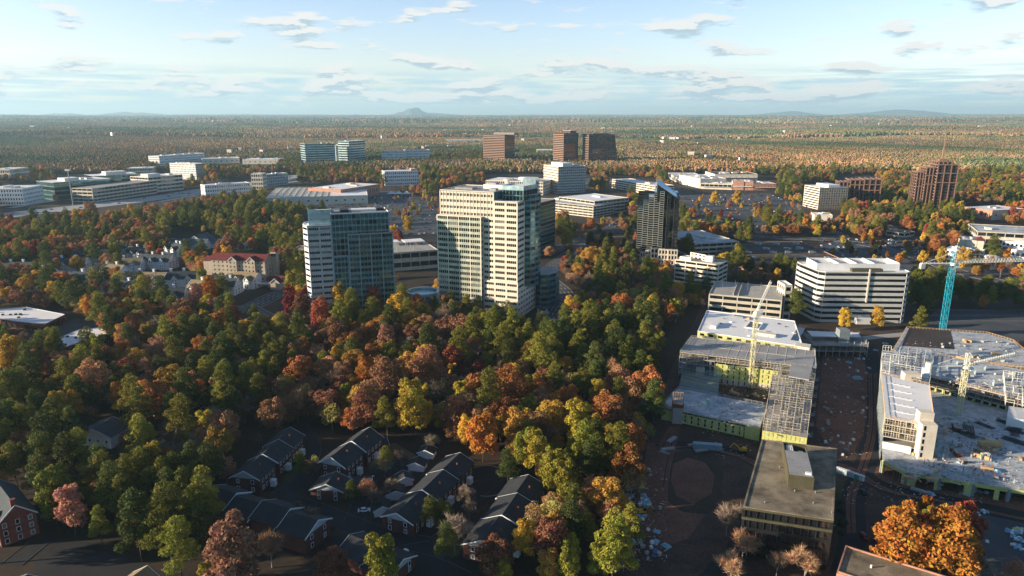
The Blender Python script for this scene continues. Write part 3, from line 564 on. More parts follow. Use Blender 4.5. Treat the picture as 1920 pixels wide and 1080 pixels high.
def gable(t,x0,x1,y0,y1,zb,ze,zr,roofm,wallm,ax='y',trim=True,gm=None,rp='roof'):
    """gabled volume with its ridge along ax"""
    w=t.mb('wall'); r=t.mb(rp); o=.45; gm=gm or wallm
    if ax=='y':
        xc=(x0+x1)/2; w.box(x0,x1,y0,y1,zb,ze,wallm)
        for y in (y0+.02,y1-.02): w.poly([(x0,y,ze),(x1,y,ze),(xc,y,zr)][::1 if y<y1-.1 else -1],gm)
        k=(zr-ze)/(xc-x0); th=.18
        for s,xe in ((-1,x0),(1,x1)):
            xo=xe+s*o; zo=ze-k*o
            r.hexa([(xo,y0-o,zo),(xc,y0-o,zr+.02),(xc,y1+o,zr+.02),(xo,y1+o,zo),(xo,y0-o,zo+th),(xc,y0-o,zr+th),(xc,y1+o,zr+th),(xo,y1+o,zo+th)],roofm)
        if trim:
            f=t.mb('trim')
            for s,xe in ((-1,x0),(1,x1)):
                xo=xe+s*o; zo=ze-k*o
                for yy in (y0-o-.12,y1+o): f.hexa([(xo,yy,zo-.25),(xc,yy,zr-.2),(xc,yy+.12,zr-.2),(xo,yy+.12,zo-.25),(xo,yy,zo+.24),(xc,yy,zr+.24),(xc,yy+.12,zr+.24),(xo,yy+.12,zo+.24)],'trim')
    else:
        yc=(y0+y1)/2; w.box(x0,x1,y0,y1,zb,ze,wallm)
        for x in (x0+.02,x1-.02): w.poly([(x,y0,ze),(x,y1,ze),(x,yc,zr)][::-1 if x<x1-.1 else 1],gm)
        k=(zr-ze)/(yc-y0); th=.18
        for s,ye in ((-1,y0),(1,y1)):
            yo=ye+s*o; zo=ze-k*o
            r.hexa([(x0-o,yo,zo),(x1+o,yo,zo),(x1+o,yc,zr+.02),(x0-o,yc,zr+.02),(x0-o,yo,zo+th),(x1+o,yo,zo+th),(x1+o,yc,zr+th),(x0-o,yc,zr+th)],roofm)
        if trim:
            f=t.mb('trim')
            for s,ye in ((-1,y0),(1,y1)):
                yo=ye+s*o; zo=ze-k*o
                for xx in (x0-o-.12,x1+o): f.hexa([(xx,yo,zo-.25),(xx+.12,yo,zo-.25),(xx+.12,yc,zr-.2),(xx,yc,zr-.2),(xx,yo,zo+.24),(xx+.12,yo,zo+.24),(xx+.12,yc,zr+.24),(xx,yc,zr+.24)],'trim')
# red roofed hotel
a=G(400,533); b=G(500,537); rot=math.atan2(b[1]-a[1],b[0]-a[0]); L=math.hypot(b[0]-a[0],b[1]-a[1]); ze=ZAT(487,a[1])
t=T('hotel','long beige six storey hotel with a dark red roof and a corner turret','hotel',a[0],a[1],rot)
gable(t,0,L,0,16,0,ze,ze+4.5,'roof_red','siding_tan','x',trim=False)
gable(t,-9,0,3,15,0,ze-1.5,ze+1.5,'roof_red','siding_tan','x',trim=False)
for c in (.42,.76): gable(t,L*c-3.6,L*c+3.6,-1.6,7,0,ze+.3,ze+3.4,'roof_red','siding_tan','y',trim=True); wallwin(t,None,(L*c-3.4,-1.6),(L*c+3.4,-1.6),1,ze,6,2)
wallwin(t,None,(1,0),(L*.42-4,0),1,ze,6,4); wallwin(t,None,(L*.42+4,0),(L*.76-4,0),1,ze,6,3); wallwin(t,None,(L*.76+4,0),(L-1,0),1,ze,6,2); wallwin(t,None,(L,1),(L,15),1,ze,6,3)
w=t.mb('turret'); w.box(L-1,L+4,12,17,0,ze+6,'siding_tan'); w.box(L-.8,L+3.8,11.9,17.1,ze+2,ze+4.5,'glass_black')
for q in (((L-1.4,11.6),(L+4.4,11.6)),((L+4.4,11.6),(L+4.4,17.4)),((L+4.4,17.4),(L-1.4,17.4)),((L-1.4,17.4),(L-1.4,11.6))): t.mb('turret_roof').poly([(*q[0],ze+6),(*q[1],ze+6),(L+1.5,14.5,ze+9)],'roof_red')
gable(t,L+3,L+16,-4,6,0,6,9.5,'roof_red','siding_tan','x',trim=False); gable(t,L+9,L+17,-10,-3,0,6,9.5,'roof_red','siding_tan','y')
t.mb('canopy').box(L*.3,L+8,-7,-3,3.6,4.2,'white')
t.foot([(-10,-8),(L+18,-8),(L+18,18),(-10,18)],2); t.done()
# blue roofed lodge
a=G(318,468); t=T('lodge','low lodge with blue grey hipped roofs behind the village','lodge',a[0],a[1],R(-6))
gable(t,0,40,0,14,0,5,11,'roof_slate','siding_white','x'); gable(t,14,34,10,34,0,6.5,13.5,'roof_slate','siding_white','y'); gable(t,30,52,14,26,0,5,9,'roof_slate','siding_white','x'); gable(t,-6,16,-8,3,0,4,8,'roof_slate','siding_white','x')
wallwin(t,None,(0,0),(40,0),0,5,1,8); t.foot([(-6,-9),(54,-9),(54,34),(-6,34)],2); t.done()
t=block('shop','low pale blue roofed pavilion beside the lodge','shop',(446,470),(474,468),461,18,1,'white',roof='glass_blue_roof',units=0); t.done()
t=block('apartment_building','cream gabled block peeping out left of the glass front tower','apartment building',(553,500),(572,500),468,18,3,'creambay',roof='shingle_tan',units=0); t.done()
# village of white gabled apartment houses
VG='white gabled apartment houses in the village'
vil=[(250,478,30,-25,'shingle_blue','with four white chimneys at the back of the village'),(236,500,24,8,'shingle_tan','whose tan roof faces three white dormers'),(285,493,34,-12,'shingle_blue','long and blue roofed right of the tan dormered one'),(168,484,30,14,'shingle_blue','dark roofed beside the rust coloured trees'),
(120,500,34,5,'shingle_blue','with a long dark roof at the left of the village'),(195,512,30,-18,'shingle_tan','small and tan roofed near the centre of the village'),(150,528,30,-10,'shingle_blue','half hidden by orange trees at the village front'),(265,528,36,-8,'shingle_tan','with a long tan ridge in the village centre'),
(328,527,32,12,'shingle_blue','with three tall front gables in a row'),(372,545,24,-15,'shingle_tan','right of the tall gables beside the brown column tree'),(446,527,30,-20,'shingle_tan','closest to the red roofed hotel'),(60,520,30,4,'shingle_tan','with two white chimneys at the far left of the village'),
(215,545,30,-14,'shingle_blue','in shade at the front of the village'),(20,508,34,0,'shingle_blue','cut off by the left edge of the picture'),(320,470,22,-30,'shingle_blue','at the top right of the village by the red trees'),(208,470,26,20,'shingle_blue','highest up in the village with one chimney'),(412,540,24,-10,'shingle_blue','with dark roof just left of the last tan house'),(310,560,26,10,'shingle_blue','low by the shaded pool terrace')]
for px,py,L,rt,rm,lab in vil:
    a=G(px,py,6); t=T('apartment_house','white gabled apartment house '+lab,'apartment house',a[0],a[1],R(rt)+rnd.uniform(-.05,.05))
    L2=L/2; D=15; gable(t,-L2,L2,0,D,0,7.5,12.5,rm,'siding_white','x')
    ng=max(2,L//10)
    for k in range(ng):
        x=-L2+(k+.5)*L/ng; gable(t,x-2.3,x+2.3,-1.8,D*.4,0,8,10.6,rm,'siding_white','y',rp='dormer_roof'); wallwin(t,None,(x-2.2,-1.8),(x+2.2,-1.8),0,8,3,2,.8,1.2)
    for k in range(1,3): x=-L2+L*k/3.+rnd.uniform(-1,1); t.mb('chimney').box(x-.8,x+.8,D*.6,D*.6+1.5,7,14.3,'siding_white'); t.mb('chimney').box(x-1,x+1,D*.6-.2,D*.6+1.7,14.3,14.7,'trim')
    wallwin(t,None,(L2,1),(L2,D-1),0,7.5,3,3,.9,1.2); wallwin(t,None,(-L2,D-1),(-L2,1),0,7.5,3,3,.9,1.2)
    t.foot([(-L2,-1),(L2,-1),(L2,D),(-L2,D)],1); t.done()
# shaded townhouse rows
mat('siding_white_shaded',(.40,.44,.46),var=.08)  # white gable siding greyed and blued to stand for shade
def row(label,pf,pb,w,ze,zr,nseg,gm='brick',front='siding_white_shaded',cat='townhouse row'):
    a=G(*pf,ze);b=G(*pb,ze); rot=math.atan2(b[1]-a[1],b[0]-a[0])-math.pi/2; L=math.hypot(b[0]-a[0],b[1]-a[1])
    t=T('townhouse_row',label,cat,a[0],a[1],rot)
    for k in range(nseg):
        off=(.9 if k%2 else 0); zz=.5*(k%2)
        gable(t,-w/2+off,w/2+off,L*k/nseg+(.5 if k else 0),L*(k+1)/nseg,0,ze+zz,zr+zz,'shingle_dark','brick_shaded','y',gm=front)
        wallwin(t,None,(w/2+off,L*k/nseg+1),(w/2+off,L*(k+1)/nseg-1),0,ze+zz,2,4,1.,1.4)
        x=off+w*.2; t.mb('roof_vent').box(x,x+.5,L*(k+.5)/nseg,L*(k+.5)/nseg+.5,zr-1.4,zr+.1,'brick')
    wallwin(t,None,(-w/2,0),(w/2,0),0,ze,2,2,1.,1.4)
    for k in range(nseg):
        t.mb('porch').box(w/2+.9,w/2+2.8,L*(k+.45)/nseg,L*(k+.6)/nseg,0,2.7,'siding_white')
    t.foot([(-w/2-1,-1),(w/2+3,-1),(w/2+3,L+1),(-w/2-1,L+1)],1.5); t.done(); return t
row('long dark roofed brick townhouse row farthest left in the shade',(459,897),(545,815),12,6,9.2,3)
row('dark roofed townhouse row with a big white front gable',(622,872),(690,818),12.5,6,9.6,2)
row('low brick townhouse block below the white gabled row',(613,920),(630,898),13,4,6.8,1)
row('dark roofed townhouse row beside the round turning circle on its left',(745,975),(862,862),12.5,5,7.8,3)
row('dark roofed townhouse row right of the round turning circle',(905,1028),(990,905),14,5.5,8.5,3)
row('dark roofed townhouse row running to the brick end wall at the bottom',(596,990),(395,930),13,6,9,4)
row('dark shaded roof at the bottom of the townhouse estate',(755,1062),(655,1022),13,4,6.6,2)
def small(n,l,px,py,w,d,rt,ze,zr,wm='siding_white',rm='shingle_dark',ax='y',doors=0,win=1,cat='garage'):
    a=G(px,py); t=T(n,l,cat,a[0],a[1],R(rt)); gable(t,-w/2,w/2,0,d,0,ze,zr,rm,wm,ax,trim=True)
    for k in range(doors): t.mb('garage_door').box(-w/2+w*(k+.12)/doors,-w/2+w*(k+.88)/doors,-.06,-.005,0,2.3,'glass_black')
    if win: wallwin(t,None,(-w/2,0),(w/2,0),0,ze,max(1,int(ze/3)),max(1,int(w/4)))
    t.foot([(-w/2,-1),(w/2,-1),(w/2,d),(-w/2,d)],1); t.done(); return t
small('garage','two door garage with dark roof right of the low brick block',676,922,7.5,7,3,2.7,4.6,doors=2,ax='x',win=0)
small('garage','two door garage by the parked white car at the top of the estate',712,848,7.5,7,25,2.7,4.6,doors=2,ax='x',win=0)
small('shed','small white walled garage beside the white car in the estate middle',718,968,6,6,15,2.6,4.0,win=0,cat='garage')
small('shed','small white garage above the estate middle car, second of the column',742,938,6.5,6,10,2.6,4.0,win=0,cat='garage')
small('shed','small white garage third of the column by the long row',760,912,6,5,18,2.6,4.0,win=0,cat='garage')
small('shed','small pale garage left of the upper long row end',780,884,6.5,5,-10,2.6,4.0,win=0,cat='garage')
small('shed','small pale garage highest in the column below the bare tree',798,860,6.5,5,-10,2.6,4.0,win=0,cat='garage')
small('house','blue roofed house deep in the left hand woods',178,838,17,12,-12,5.5,8.6,rm='shingle_blue',cat='house')
small('house','grey roofed house glimpsed through the trees above the pines',350,765,12,9,20,4.5,7.5,rm='shingle_blue',cat='house')
small('house','slate roofed house half hidden in woods near the far left orange tree',74,752,15,10,8,4,6.5,rm='shingle_blue',cat='house')
small('house','small tan roofed house peeping in at the bottom edge',228,1150,12,10,-20,5,8.6,rm='shingle_tan',cat='house')
small('house','slate roofed house at the bottom left corner',20,1165,18,10,6,4.4,7.6,rm='shingle_blue',cat='house')
small('house','dark slate house behind the pines left of the white flat roofs',55,500,20,12,0,5,8.,rm='shingle_tan',cat='house') if 0 else None
# brick house at left edge
a=G(75,1000); t=T('brick_house','three storey red brick house with white framed windows at the left edge','house',a[0],a[1],R(48))
gable(t,-11,0,0,26,0,8.5,13.5,'shingle_blue','brick','y'); wallwin(t,None,(-11,0),(0,0),0,8.6,3,3,1.0,1.5); wallwin(t,None,(-11,26),(-11,0),0,8.5,3,8,1.,1.5)
for k in range(4): gable(t,-10.6,-8.4,3+k*6,4.6+k*6,8.4,10.1,11,'shingle_blue','siding_white','x',rp='dormer_roof'); t.win.append(([(x,y,z) for z in (8.9,9.9) for x,y in ((-10.7,4.3+k*6),(-10.7,3.3+k*6),(-10.62,3.3+k*6),(-10.62,4.3+k*6))],'glass_dark'))
t.mb('chimney').box(-6.5,-4.9,-.02,1.2,8,15.5,'brick'); t.foot([(-12,-1),(1,-1),(1,27),(-12,27)],1.5); t.done()
# flat white roofed office sheds
for l,pts,z in (('flat white roofed brick building bent in a shallow angle at the left',[(-40,592),(30,603),(84,608),(122,590),(50,576),(-40,584)],5.5),('smaller flat white roofed brick building nearer the woods',[(95,648),(112,654),(203,625),(188,615),(150,618),(110,634)],5.5)):
    P=[G(x,y,z) for x,y in pts]; t=T('office_shed',l,'office building',P[0][0],P[0][1]); q=[(x-P[0][0],y-P[0][1]) for x,y in P]
    for i in range(len(q)):
        Ls=math.hypot(q[i][0]-q[(i+1)%len(q)][0],q[i][1]-q[(i+1)%len(q)][1]); face(t,q[i],q[(i+1)%len(q)],0,z,1,bays=max(1,int(Ls/5)),wall='brick',glass='black',sill=.12,head=.72,pier=.6)
    roofslab(t,q,z+.3,'roof_white',par=.3,pm='roof_white'); c=np.mean(q,axis=0)
    for k in range(9):
        w=rnd.random(); i=rnd.randrange(len(q)); x=c[0]+(q[i][0]-c[0])*w*.7; y=c[1]+(q[i][1]-c[1])*w*.7; t.mb('rooftop_unit').box(x,x+1.4,y,y+1.2,z,z+1.1,'dark_metal')
    t.foot(q,2); t.done()
# ------------------------------------------------------------------ construction site
def quad_local(t,pts,z): return [t.Lc(*G(x,y,z)) for x,y in pts]
def studs(t,name,poly,z0,z1,nx,ny,m='stud',w=.16,rails=True,skip=.15):
    """open timber frame walls filling a four sided outline: poly = near left, near right, far right, far left"""
    mb=t.mb(name); a,b,c,d=[Vector(p) for p in poly]
    def P(u,v): return (a*(1-u)+b*u)*(1-v)+(d*(1-u)+c*u)*v
    def wall(p,q):
        L=(q-p).length; k=max(2,int(L/1.25))
        for i in range(k+1):
            r=p+(q-p)*i/k
            if rnd.random()>skip: mb.box(r.x-w/2,r.x+w/2,r.y-w/2,r.y+w/2,z0,z1,m)
        mb.bar((p.x,p.y,z1),(q.x,q.y,z1),w,m); 
        if rails: mb.bar((p.x,p.y,(z0+z1)/2+.3),(q.x,q.y,(z0+z1)/2+.3),w*.8,m)
    for i in range(nx+1):
        for j in range(ny): 
            if rnd.random()>skip: wall(P(i/nx,j/ny),P(i/nx,(j+1)/ny))
    for j in range(ny+1):
        for i in range(nx):
            if rnd.random()>skip: wall(P(i/nx,j/ny),P((i+1)/nx,j/ny))
def slabs(t,name,poly,zs,m='deck_blue',th=.35):
    for z in zs: t.mb(name).prism(poly,z-th,z,'concrete',mtop=m)
def posts(t,name,poly,z0,z1,step,m='scaffold',w=.35):
    mb=t.mb(name); n=len(poly)
    for i in range(n):
        a=Vector(poly[i]);b=Vector(poly[(i+1)%n]); k=max(1,int((b-a).length/step))
        for j in range(k): p=a+(b-a)*j/k; mb.box(p.x-w/2,p.x+w/2,p.y-w/2,p.y+w/2,z0,z1,m)
def rail(t,name,poly,z,m='plywood',step=2.4):
    mb=t.mb(name); n=len(poly)
    for i in range(n):
        a=Vector(poly[i]);b=Vector(poly[(i+1)%n]); mb.bar((a.x,a.y,z+1.05),(b.x,b.y,z+1.05),.1,m); mb.bar((a.x,a.y,z+.55),(b.x,b.y,z+.55),.1,m)
        k=max(1,int((b-a).length/step))
        for j in range(k): p=a+(b-a)*j/k; mb.box(p.x-.07,p.x+.07,p.y-.07,p.y+.07,z,z+1.15,m)
# finished white roofed block at the back left
def wb():
    P=[(1308,622),(1506,652),(1490,603),(1325,583)]; z=15
    a=G(*P[0],z); b=G(*P[1],z); t=T('apartment_block','new apartment block with a bright white roof and dark light well behind the white crane','building under construction',a[0],a[1],math.atan2(b[1]-a[1],b[0]-a[0]))
    q=quad_local(t,P,z); L=q[1][0]
    for i in range(4): face(t,q[i],q[(i+1)%4],0,z,5,bays=max(3,int(math.hypot(q[i][0]-q[(i+1)%4][0],q[i][1]-q[(i+1)%4][1])/5)),wall='sheath' if i!=1 else 'cream_dim',glass='black',sill=.3,head=.8,pier=2.6)
    roofslab(t,q,z+.6,'roof_white',par=.6,pm='roof_white')
    D=q[2][1]; m=t.mb('light_well'); m.box(L*.40,L*.52,D*.42,D*.68,z+.28,z+.36,'glass_black')  # flat black sheet on the roof stands for the well's shaded depth
    for bx in ((L*.39,L*.40,D*.41,D*.69),(L*.52,L*.53,D*.41,D*.69),(L*.40,L*.52,D*.41,D*.42),(L*.40,L*.52,D*.68,D*.69)): m.box(*bx,z,z+1.,'white')
    m.box(L*.86,L*.93,D*.2,D*.75,z+.28,z+.37,'glass_black')  # second black sheet stands for the shaded notch
    u=t.mb('rooftop_unit'); u.box(L*.08,L*.14,D*.2,D*.4,z+.2,z+2,'white'); u.box(L*.55,L*.72,D*.2,D*.28,z+.2,z+1.8,'cream')
    u.box(L*.93,L*1.06,-3,4,z-6,z+1.4,'cream'); u.box(L*.2,L*.3,D*.8,D*.86,z+.2,z+1.4,'sheath_grey'); u.box(L*.34,L*.37,D*.78,D*.84,z+.2,z+1.6,'plywood')
    for k in range(26): x=rnd.uniform(.05,.9)*L; y=rnd.uniform(.1,.9)*D; u.box(x,x+rnd.uniform(.4,1.8),y,y+rnd.uniform(.4,1.2),z+.2,z+.2+rnd.uniform(.3,.8),rnd.choice(('sheath_grey','dark_metal','plywood','white')))
    t.foot(q,2); t.done()
wb()
def nb():  # U shaped shell round the debris court
    z=15; a=G(1240,765,6); t=T('apartment_shell','unfinished apartment shell around an open court with yellow sheathing on its outer walls','building under construction',a[0],a[1],R(-10))
    # north wing
    n=quad_local(t,[(1275,660),(1530,690),(1528,657),(1296,632)],z); slabs(t,'floor_slab',n,(3.2,6.2,9.2,12.2),m='deck'); posts(t,'post',n,0,12.1,4.,'scaffold',.3)
    t.mb('roof').prism(n,z-.4,z,'concrete',mtop='roof_grey')
    A=Vector(n[0]);Bp=Vector(n[1]); f=lambda k,o=0: ((A+(Bp-A)*k).x,(A+(Bp-A)*k).y-o)
    face(t,f(.27,.3),f(.74,.3),3,11,3,bays=11,wall='sheath',glass='black',sill=.2,head=.82,pier=2.4,part='sheathing')
    face(t,f(.27,.35),f(.74,.35),0,3,1,bays=11,wall='cream_dim',glass='black',sill=.1,head=.85,pier=2.4,part='sheathing')
    studs(t,'timber_frame',[f(.0,.2),f(.99,.2),n[2],n[3]],12.1,15,14,2,m='stud')
    studs(t,'timber_frame',[f(0,.6),f(.27,.6),f(.27,-3),f(0,-3)],0,12,5,1,m='scaffold',w=.2)
    rail(t,'guard_rail',n,z,'scaffold'); t.mb('wall').box(*[min(f(.13)[0],f(.2)[0]),max(f(.13)[0],f(.2)[0])],f(.16)[1]-1.2,f(.16)[1]+1,0,8,'concrete')
    # east wing of stud walls
    e=quad_local(t,[(1430,806),(1513,820),(1530,690),(1453,682)],9)
    slabs(t,'floor_slab',e,(3,6,8.9),m='deck')
    face(t,(e[0][0],e[0][1]-.3),(e[1][0],e[1][1]-.3),0,8.9,3,bays=10,wall='sheath',glass='black',sill=.22,head=.85,pier=1.5,part='sheathing',mull=1,mm='trim')
    face(t,e[3],e[0],0,8.9,3,bays=12,wall='sheath',glass='black',sill=.2,head=.85,pier=2.5,part='sheathing')
    face(t,(e[1][0]+.1,e[1][1]),(e[2][0]+.1,e[2][1]),0,8.9,3,bays=14,wall='sheath_grey',glass='black',sill=.2,head=.85,pier=2,part='sheathing')
    studs(t,'timber_frame',e,8.9,11.8,6,15,m='stud',w=.15,skip=.27); studs(t,'timber_frame',[tuple(Vector(e[0]).lerp(Vector(e[3]),.45)),tuple(Vector(e[1]).lerp(Vector(e[2]),.45)),e[2],e[3]],11.8,14.6,5,8,m='scaffold',w=.13,skip=.4); studs(t,'timber_frame',[e[3],e[2],e[2],e[3]],12,14.5,4,1,m='plywood') if 0 else None
    g=quad_local(t,[(1478,705),(1517,712),(1528,668),(1490,664)],15.2); t.mb('roof').prism(g,14.8,15.2,'concrete',mtop='roof_grey'); 
    for k in range(15):
        u=rnd.uniform(.02,.98); v=(k+.5)/15; px=Vector(e[1]).lerp(Vector(e[2]),v); t.mb('balcony').box(px.x+.1,px.x+1.8,px.y-1.2,px.y+1.2,3*(1+k%2*1),3*(1+k%2)+.2,'deck'); t.mb('balcony').box(px.x+1.65,px.x+1.8,px.y-1.2,px.y+1.2,3*(1+k%2)+.2,3*(1+k%2)+1.2,'tarp_blue')
    # south west wing with blue grey deck
    s=quad_local(t,[(1238,762),(1425,802),(1440,760),(1272,728)],6.4)
    slabs(t,'floor_slab',s,(3.2,),m='deck'); t.mb('roof').prism(s,5.9,6.4,'concrete',mtop='deck_blue'); A2=Vector(s[0]);B2=Vector(s[1]); h=lambda k,o=0:((A2+(B2-A2)*k).x,(A2+(B2-A2)*k).y-o)
    face(t,h(.02,.2),h(.14,.2),0,5.4,2,bays=2,wall='sheath',glass='black',sill=.3,head=.7,pier=2.4,part='sheathing'); face(t,h(.23,.2),h(.85,.2),.4,5.4,2,bays=9,wall='sheath',glass='black',sill=.3,head=.75,pier=2.3,part='sheathing',span='sheath_grey'); face(t,h(.86,.2),h(1.0,.2),0,6,2,bays=1,wall='sheath',glass='black',sill=.3,head=.31,part='sheathing')
    c=h(.185,.8); t.mb('lift_core').box(c[0]-2.3,c[0]+2.3,c[1]-.6,c[1]+4,0,11.5,'concrete'); t.mb('lift_core').box(c[0]-2.6,c[0]+2.6,c[1]-.9,c[1]+4.3,8.2,10,'rust')
    studs(t,'timber_frame',[(c[0]-2.3,c[1]-.6),(c[0]+2.3,c[1]-.6),(c[0]+2.3,c[1]+4),(c[0]-2.3,c[1]+4)],11.5,14,2,2,m='plywood',w=.15,skip=0)
    rail(t,'guard_rail',s,6.4,'scaffold')
    # west wing joists
    w=quad_local(t,[(1272,728),(1345,742),(1352,690),(1285,672)],5.4); t.mb('floor_slab').prism(w,2.9,3.2,'concrete',mtop='sheath_grey')
    W=[Vector(p) for p in w]; j=t.mb('joist')
    for k in range(34):
        p=W[0].lerp(W[3],k/33); q=W[1].lerp(W[2],k/33); j.bar((p.x,p.y,5.6),(q.x,q.y,5.6),.16,rnd.choice(('tarp_blue','sheath_grey','sheath','scaffold')))
    posts(t,'post',w,0,5.5,4,'sheath_grey',.3)
    t.foot(quad_local(t,[(1238,770),(1430,815),(1520,825),(1535,690),(1300,640)],4),4); t.done()
nb()
# small frame with white roof and grey cabin, centre
a=G(1522,668); t=T('frame_building','half built two storey frame with a white roof strip in front of the banded office','building under construction',a[0],a[1],R(-3))
fp=[(0,0),(32,0),(35,20),(2,22)]; slabs(t,'floor_slab',fp,(3.5,7),m='deck'); posts(t,'post',fp,0,9.6,4); t.mb('roof').prism([(2,8),(31,8),(33,17),(3,19)],9.6,10,'concrete',mtop='roof_white'); t.mb('cabin').box(17,23,5,11,8,15,'sheath_grey'); t.mb('cabin').box(16.6,23.4,4.6,5,7,8,'cream'); rail(t,'guard_rail',fp,7,'scaffold'); t.foot(fp,2); t.done()
# ---------------- right hand complex
def rc():
    z=5.5; a=G(1655,862,z); t=T('apartment_podium','wide concrete podium with yellow sheathed arcade front and scattered building material','building under construction',a[0],a[1],R(-8))
    p=quad_local(t,[(1655,862),(1700,885),(1960,926),(2010,780),(1960,700),(1650,700)],z); t.mb('podium_deck').prism(p,z-.5,z,'concrete',mtop='deck_blue')
    posts(t,'column',p[:3],0,z-.5,9,'sheath_grey',1.)
    F=t.mb('sheathing')
    for i in range(2):
        A=Vector(p[i]);Bq=Vector(p[i+1]); L=(Bq-A).length; u=(Bq-A)/L; n=Vector((u.y,-u.x))
        def ob(t0,t1,z0,z1,o=.0,m='sheath'):
            q=[A+u*t0+n*(.35+o),A+u*t1+n*(.35+o),A+u*t1+n*(-.2),A+u*t0+n*(-.2)]; F.hexa([(v.x,v.y,z0) for v in q]+[(v.x,v.y,z1) for v in q],m)
        ob(0,L,z-1.5,z-.1)
        for k in range(5): 
            if i: x=k*L/4.6; ob(x,x+(1.6 if k%2 else 3.4),0,z-1.51,.05)
        if i==0: ob(0,1.2,0,z-1.51,.05); ob(L-1.5,L-.1,0,z-1.51,.06)
    rail(t,'guard_rail',p[:3],z,'scaffold',4)
    for i in range(11):
        for j in range(4):
            q=Vector(p[0]).lerp(Vector(p[2]),.3+.062*i); q=Vector((q.x,q.y+4+j*8.5))
            if rnd.random()<.75:
                t.mb('rebar_column').box(q.x-.22,q.x+.22,q.y-.22,q.y+.22,z,z+rnd.uniform(.6,1.6),'concrete')
                for (dx,dy) in ((-.15,-.15),(.15,.15)): t.mb('rebar_column').box(q.x+dx-.04,q.x+dx+.04,q.y+dy-.04,q.y+dy+.04,z+.5,z+2.9,'rust')
    posts(t,'shoring_post',[p[0],p[1]],0,z-.5,2.2,'plywood',.14)
    # white block with stair tower
    w=quad_local(t,[(1660,783),(1753,800),(1742,722),(1652,702)],19); b4=[(w[0][0]+.5,w[0][1]),w[1],w[2],w[3]]
    slabs(t,'floor_slab',w,(8.2,10.9,13.6,16.3),m='deck'); t.mb('roof').prism(w,18.6,19,'concrete',mtop='roof_white'); rail(t,'guard_rail',w,19,'plywood',1.6)
    for k,(z0,z1) in enumerate(((10.9,13.6),(13.6,16.3),(16.3,18.6))): studs(t,'timber_frame',[w[0],w[1],tuple(Vector(w[1]).lerp(Vector(w[2]),.12)),tuple(Vector(w[0]).lerp(Vector(w[3]),.12))],z0,z1,9,1,m='stud',w=.14,skip=.05)
    A=Vector(w[0]);Bq=Vector(w[1]); lo=A.lerp(Bq,.02); hi=A.lerp(Bq,.6); t.mb('wall').hexa([(lo.x,lo.y-.3,z),(hi.x,hi.y-.3,z),(hi.x,hi.y+.2,z),(lo.x,lo.y+.2,z),(lo.x,lo.y-.3,8.4),(hi.x,hi.y-.3,8.4),(hi.x,hi.y+.2,8.4),(lo.x,lo.y+.2,8.4)],'white')
    face(t,w[3],w[0],0,18.6,6,bays=12,wall='sheath_grey',glass='black',sill=.25,head=.8,pier=1.6,part='sheathing')
    face(t,w[1],w[2],z,18.6,5,bays=8,wall='sheath',glass='black',sill=.25,head=.85,pier=1.6,part='sheathing')
    s=Vector(w[0]).lerp(Vector(w[1]),.66); c=t.mb('stair_tower'); c.box(s.x,s.x+5.6,s.y-4.4,s.y-.4,0,20.5,'cream'); c.box(s.x+.2,s.x+5.6,s.y-.39,s.y+3.4,16,24,'cream'); 
    for k in range(5): t.win.append(([(x,y,zz) for zz in (6.5+k*2.9,8.4+k*2.9) for x,y in ((s.x+.6,s.y-4.45),(s.x+1.4,s.y-4.45),(s.x+1.4,s.y-4.3),(s.x+.6,s.y-4.3))],'glass_black'))
    # shadow casting half height partitions on the roof
    r=t.mb('formwork_panel')
    for i in range(5):
        for j in range(4):
            q=Vector(w[0]).lerp(Vector(w[1]),.12+.12*j+.03*(i%2)).lerp(Vector(w[3]).lerp(Vector(w[2]),.12+.12*j),.15+.16*i); r.box(q.x,q.x+2.6,q.y,q.y+.14,19,19.5,'roof_white')
    # U wing to the right behind the court
    u=quad_local(t,[(1745,706),(1960,760),(1960,700),(1752,665)],13); t.mb('upper_deck').prism(u,12.6,13,'concrete',mtop='deck_blue'); slabs(t,'floor_slab',u,(8,10.4),m='deck'); posts(t,'post',u[:2],z,12.6,3.2,'plywood',.25); rail(t,'guard_rail',u,13,'plywood',1.7)
    A=u[0];Bq=u[1]; face(t,(A[0]+.4,A[1]+1.2),(Bq[0],Bq[1]+1.2),z,8,1,bays=14,wall='sheath',glass='black',sill=.05,head=.75,pier=1.1,part='sheathing')
    fm=t.mb('formwork_panel')
    for k in range(11):
        q=Vector(u[0]).lerp(Vector(u[1]),.06+.085*k); q=q.lerp(Vector(u[3]).lerp(Vector(u[2]),.06+.085*k),.2+.5*(k%3)/2); fm.hexa([(q.x,q.y,13),(q.x+.2,q.y,13),(q.x+.9,q.y+3.,13),(q.x+.7,q.y+3.,13),(q.x,q.y,15.6),(q.x+.2,q.y,15.6),(q.x+.9,q.y+3.,14.),(q.x+.7,q.y+3.,14.)],'glass_pale')
    # stud shell above left wing
    l=quad_local(t,[(1652,702),(1742,722),(1752,665),(1655,655)],14); t.mb('upper_deck').prism(l,13.2,13.6,'concrete',mtop='deck_blue'); studs(t,'timber_frame',l,13.6,16.4,6,3,m='crane_white',w=.15,skip=.35); posts(t,'post',l,z,13.3,4,'scaffold',.3)
    q=l[1]; t.mb('cabin').box(q[0]-10,q[0]-3,q[1]+3,q[1]+8,13.6,18,'cream'); t.mb('silo').cyl(q[0]+3,q[1]+12,1.7,13,18.5,'white',16)
    # north slab
    n=quad_local(t,[(1668,668),(1960,690),(1900,640),(1850,625),(1700,615)],12); t.mb('upper_deck').prism(n,11.5,12,'concrete',mtop='deck_blue'); posts(t,'post',[n[0],n[1]],0,11.5,1.8,'plywood',.25); rail(t,'guard_rail',n,12,'plywood',1.8)
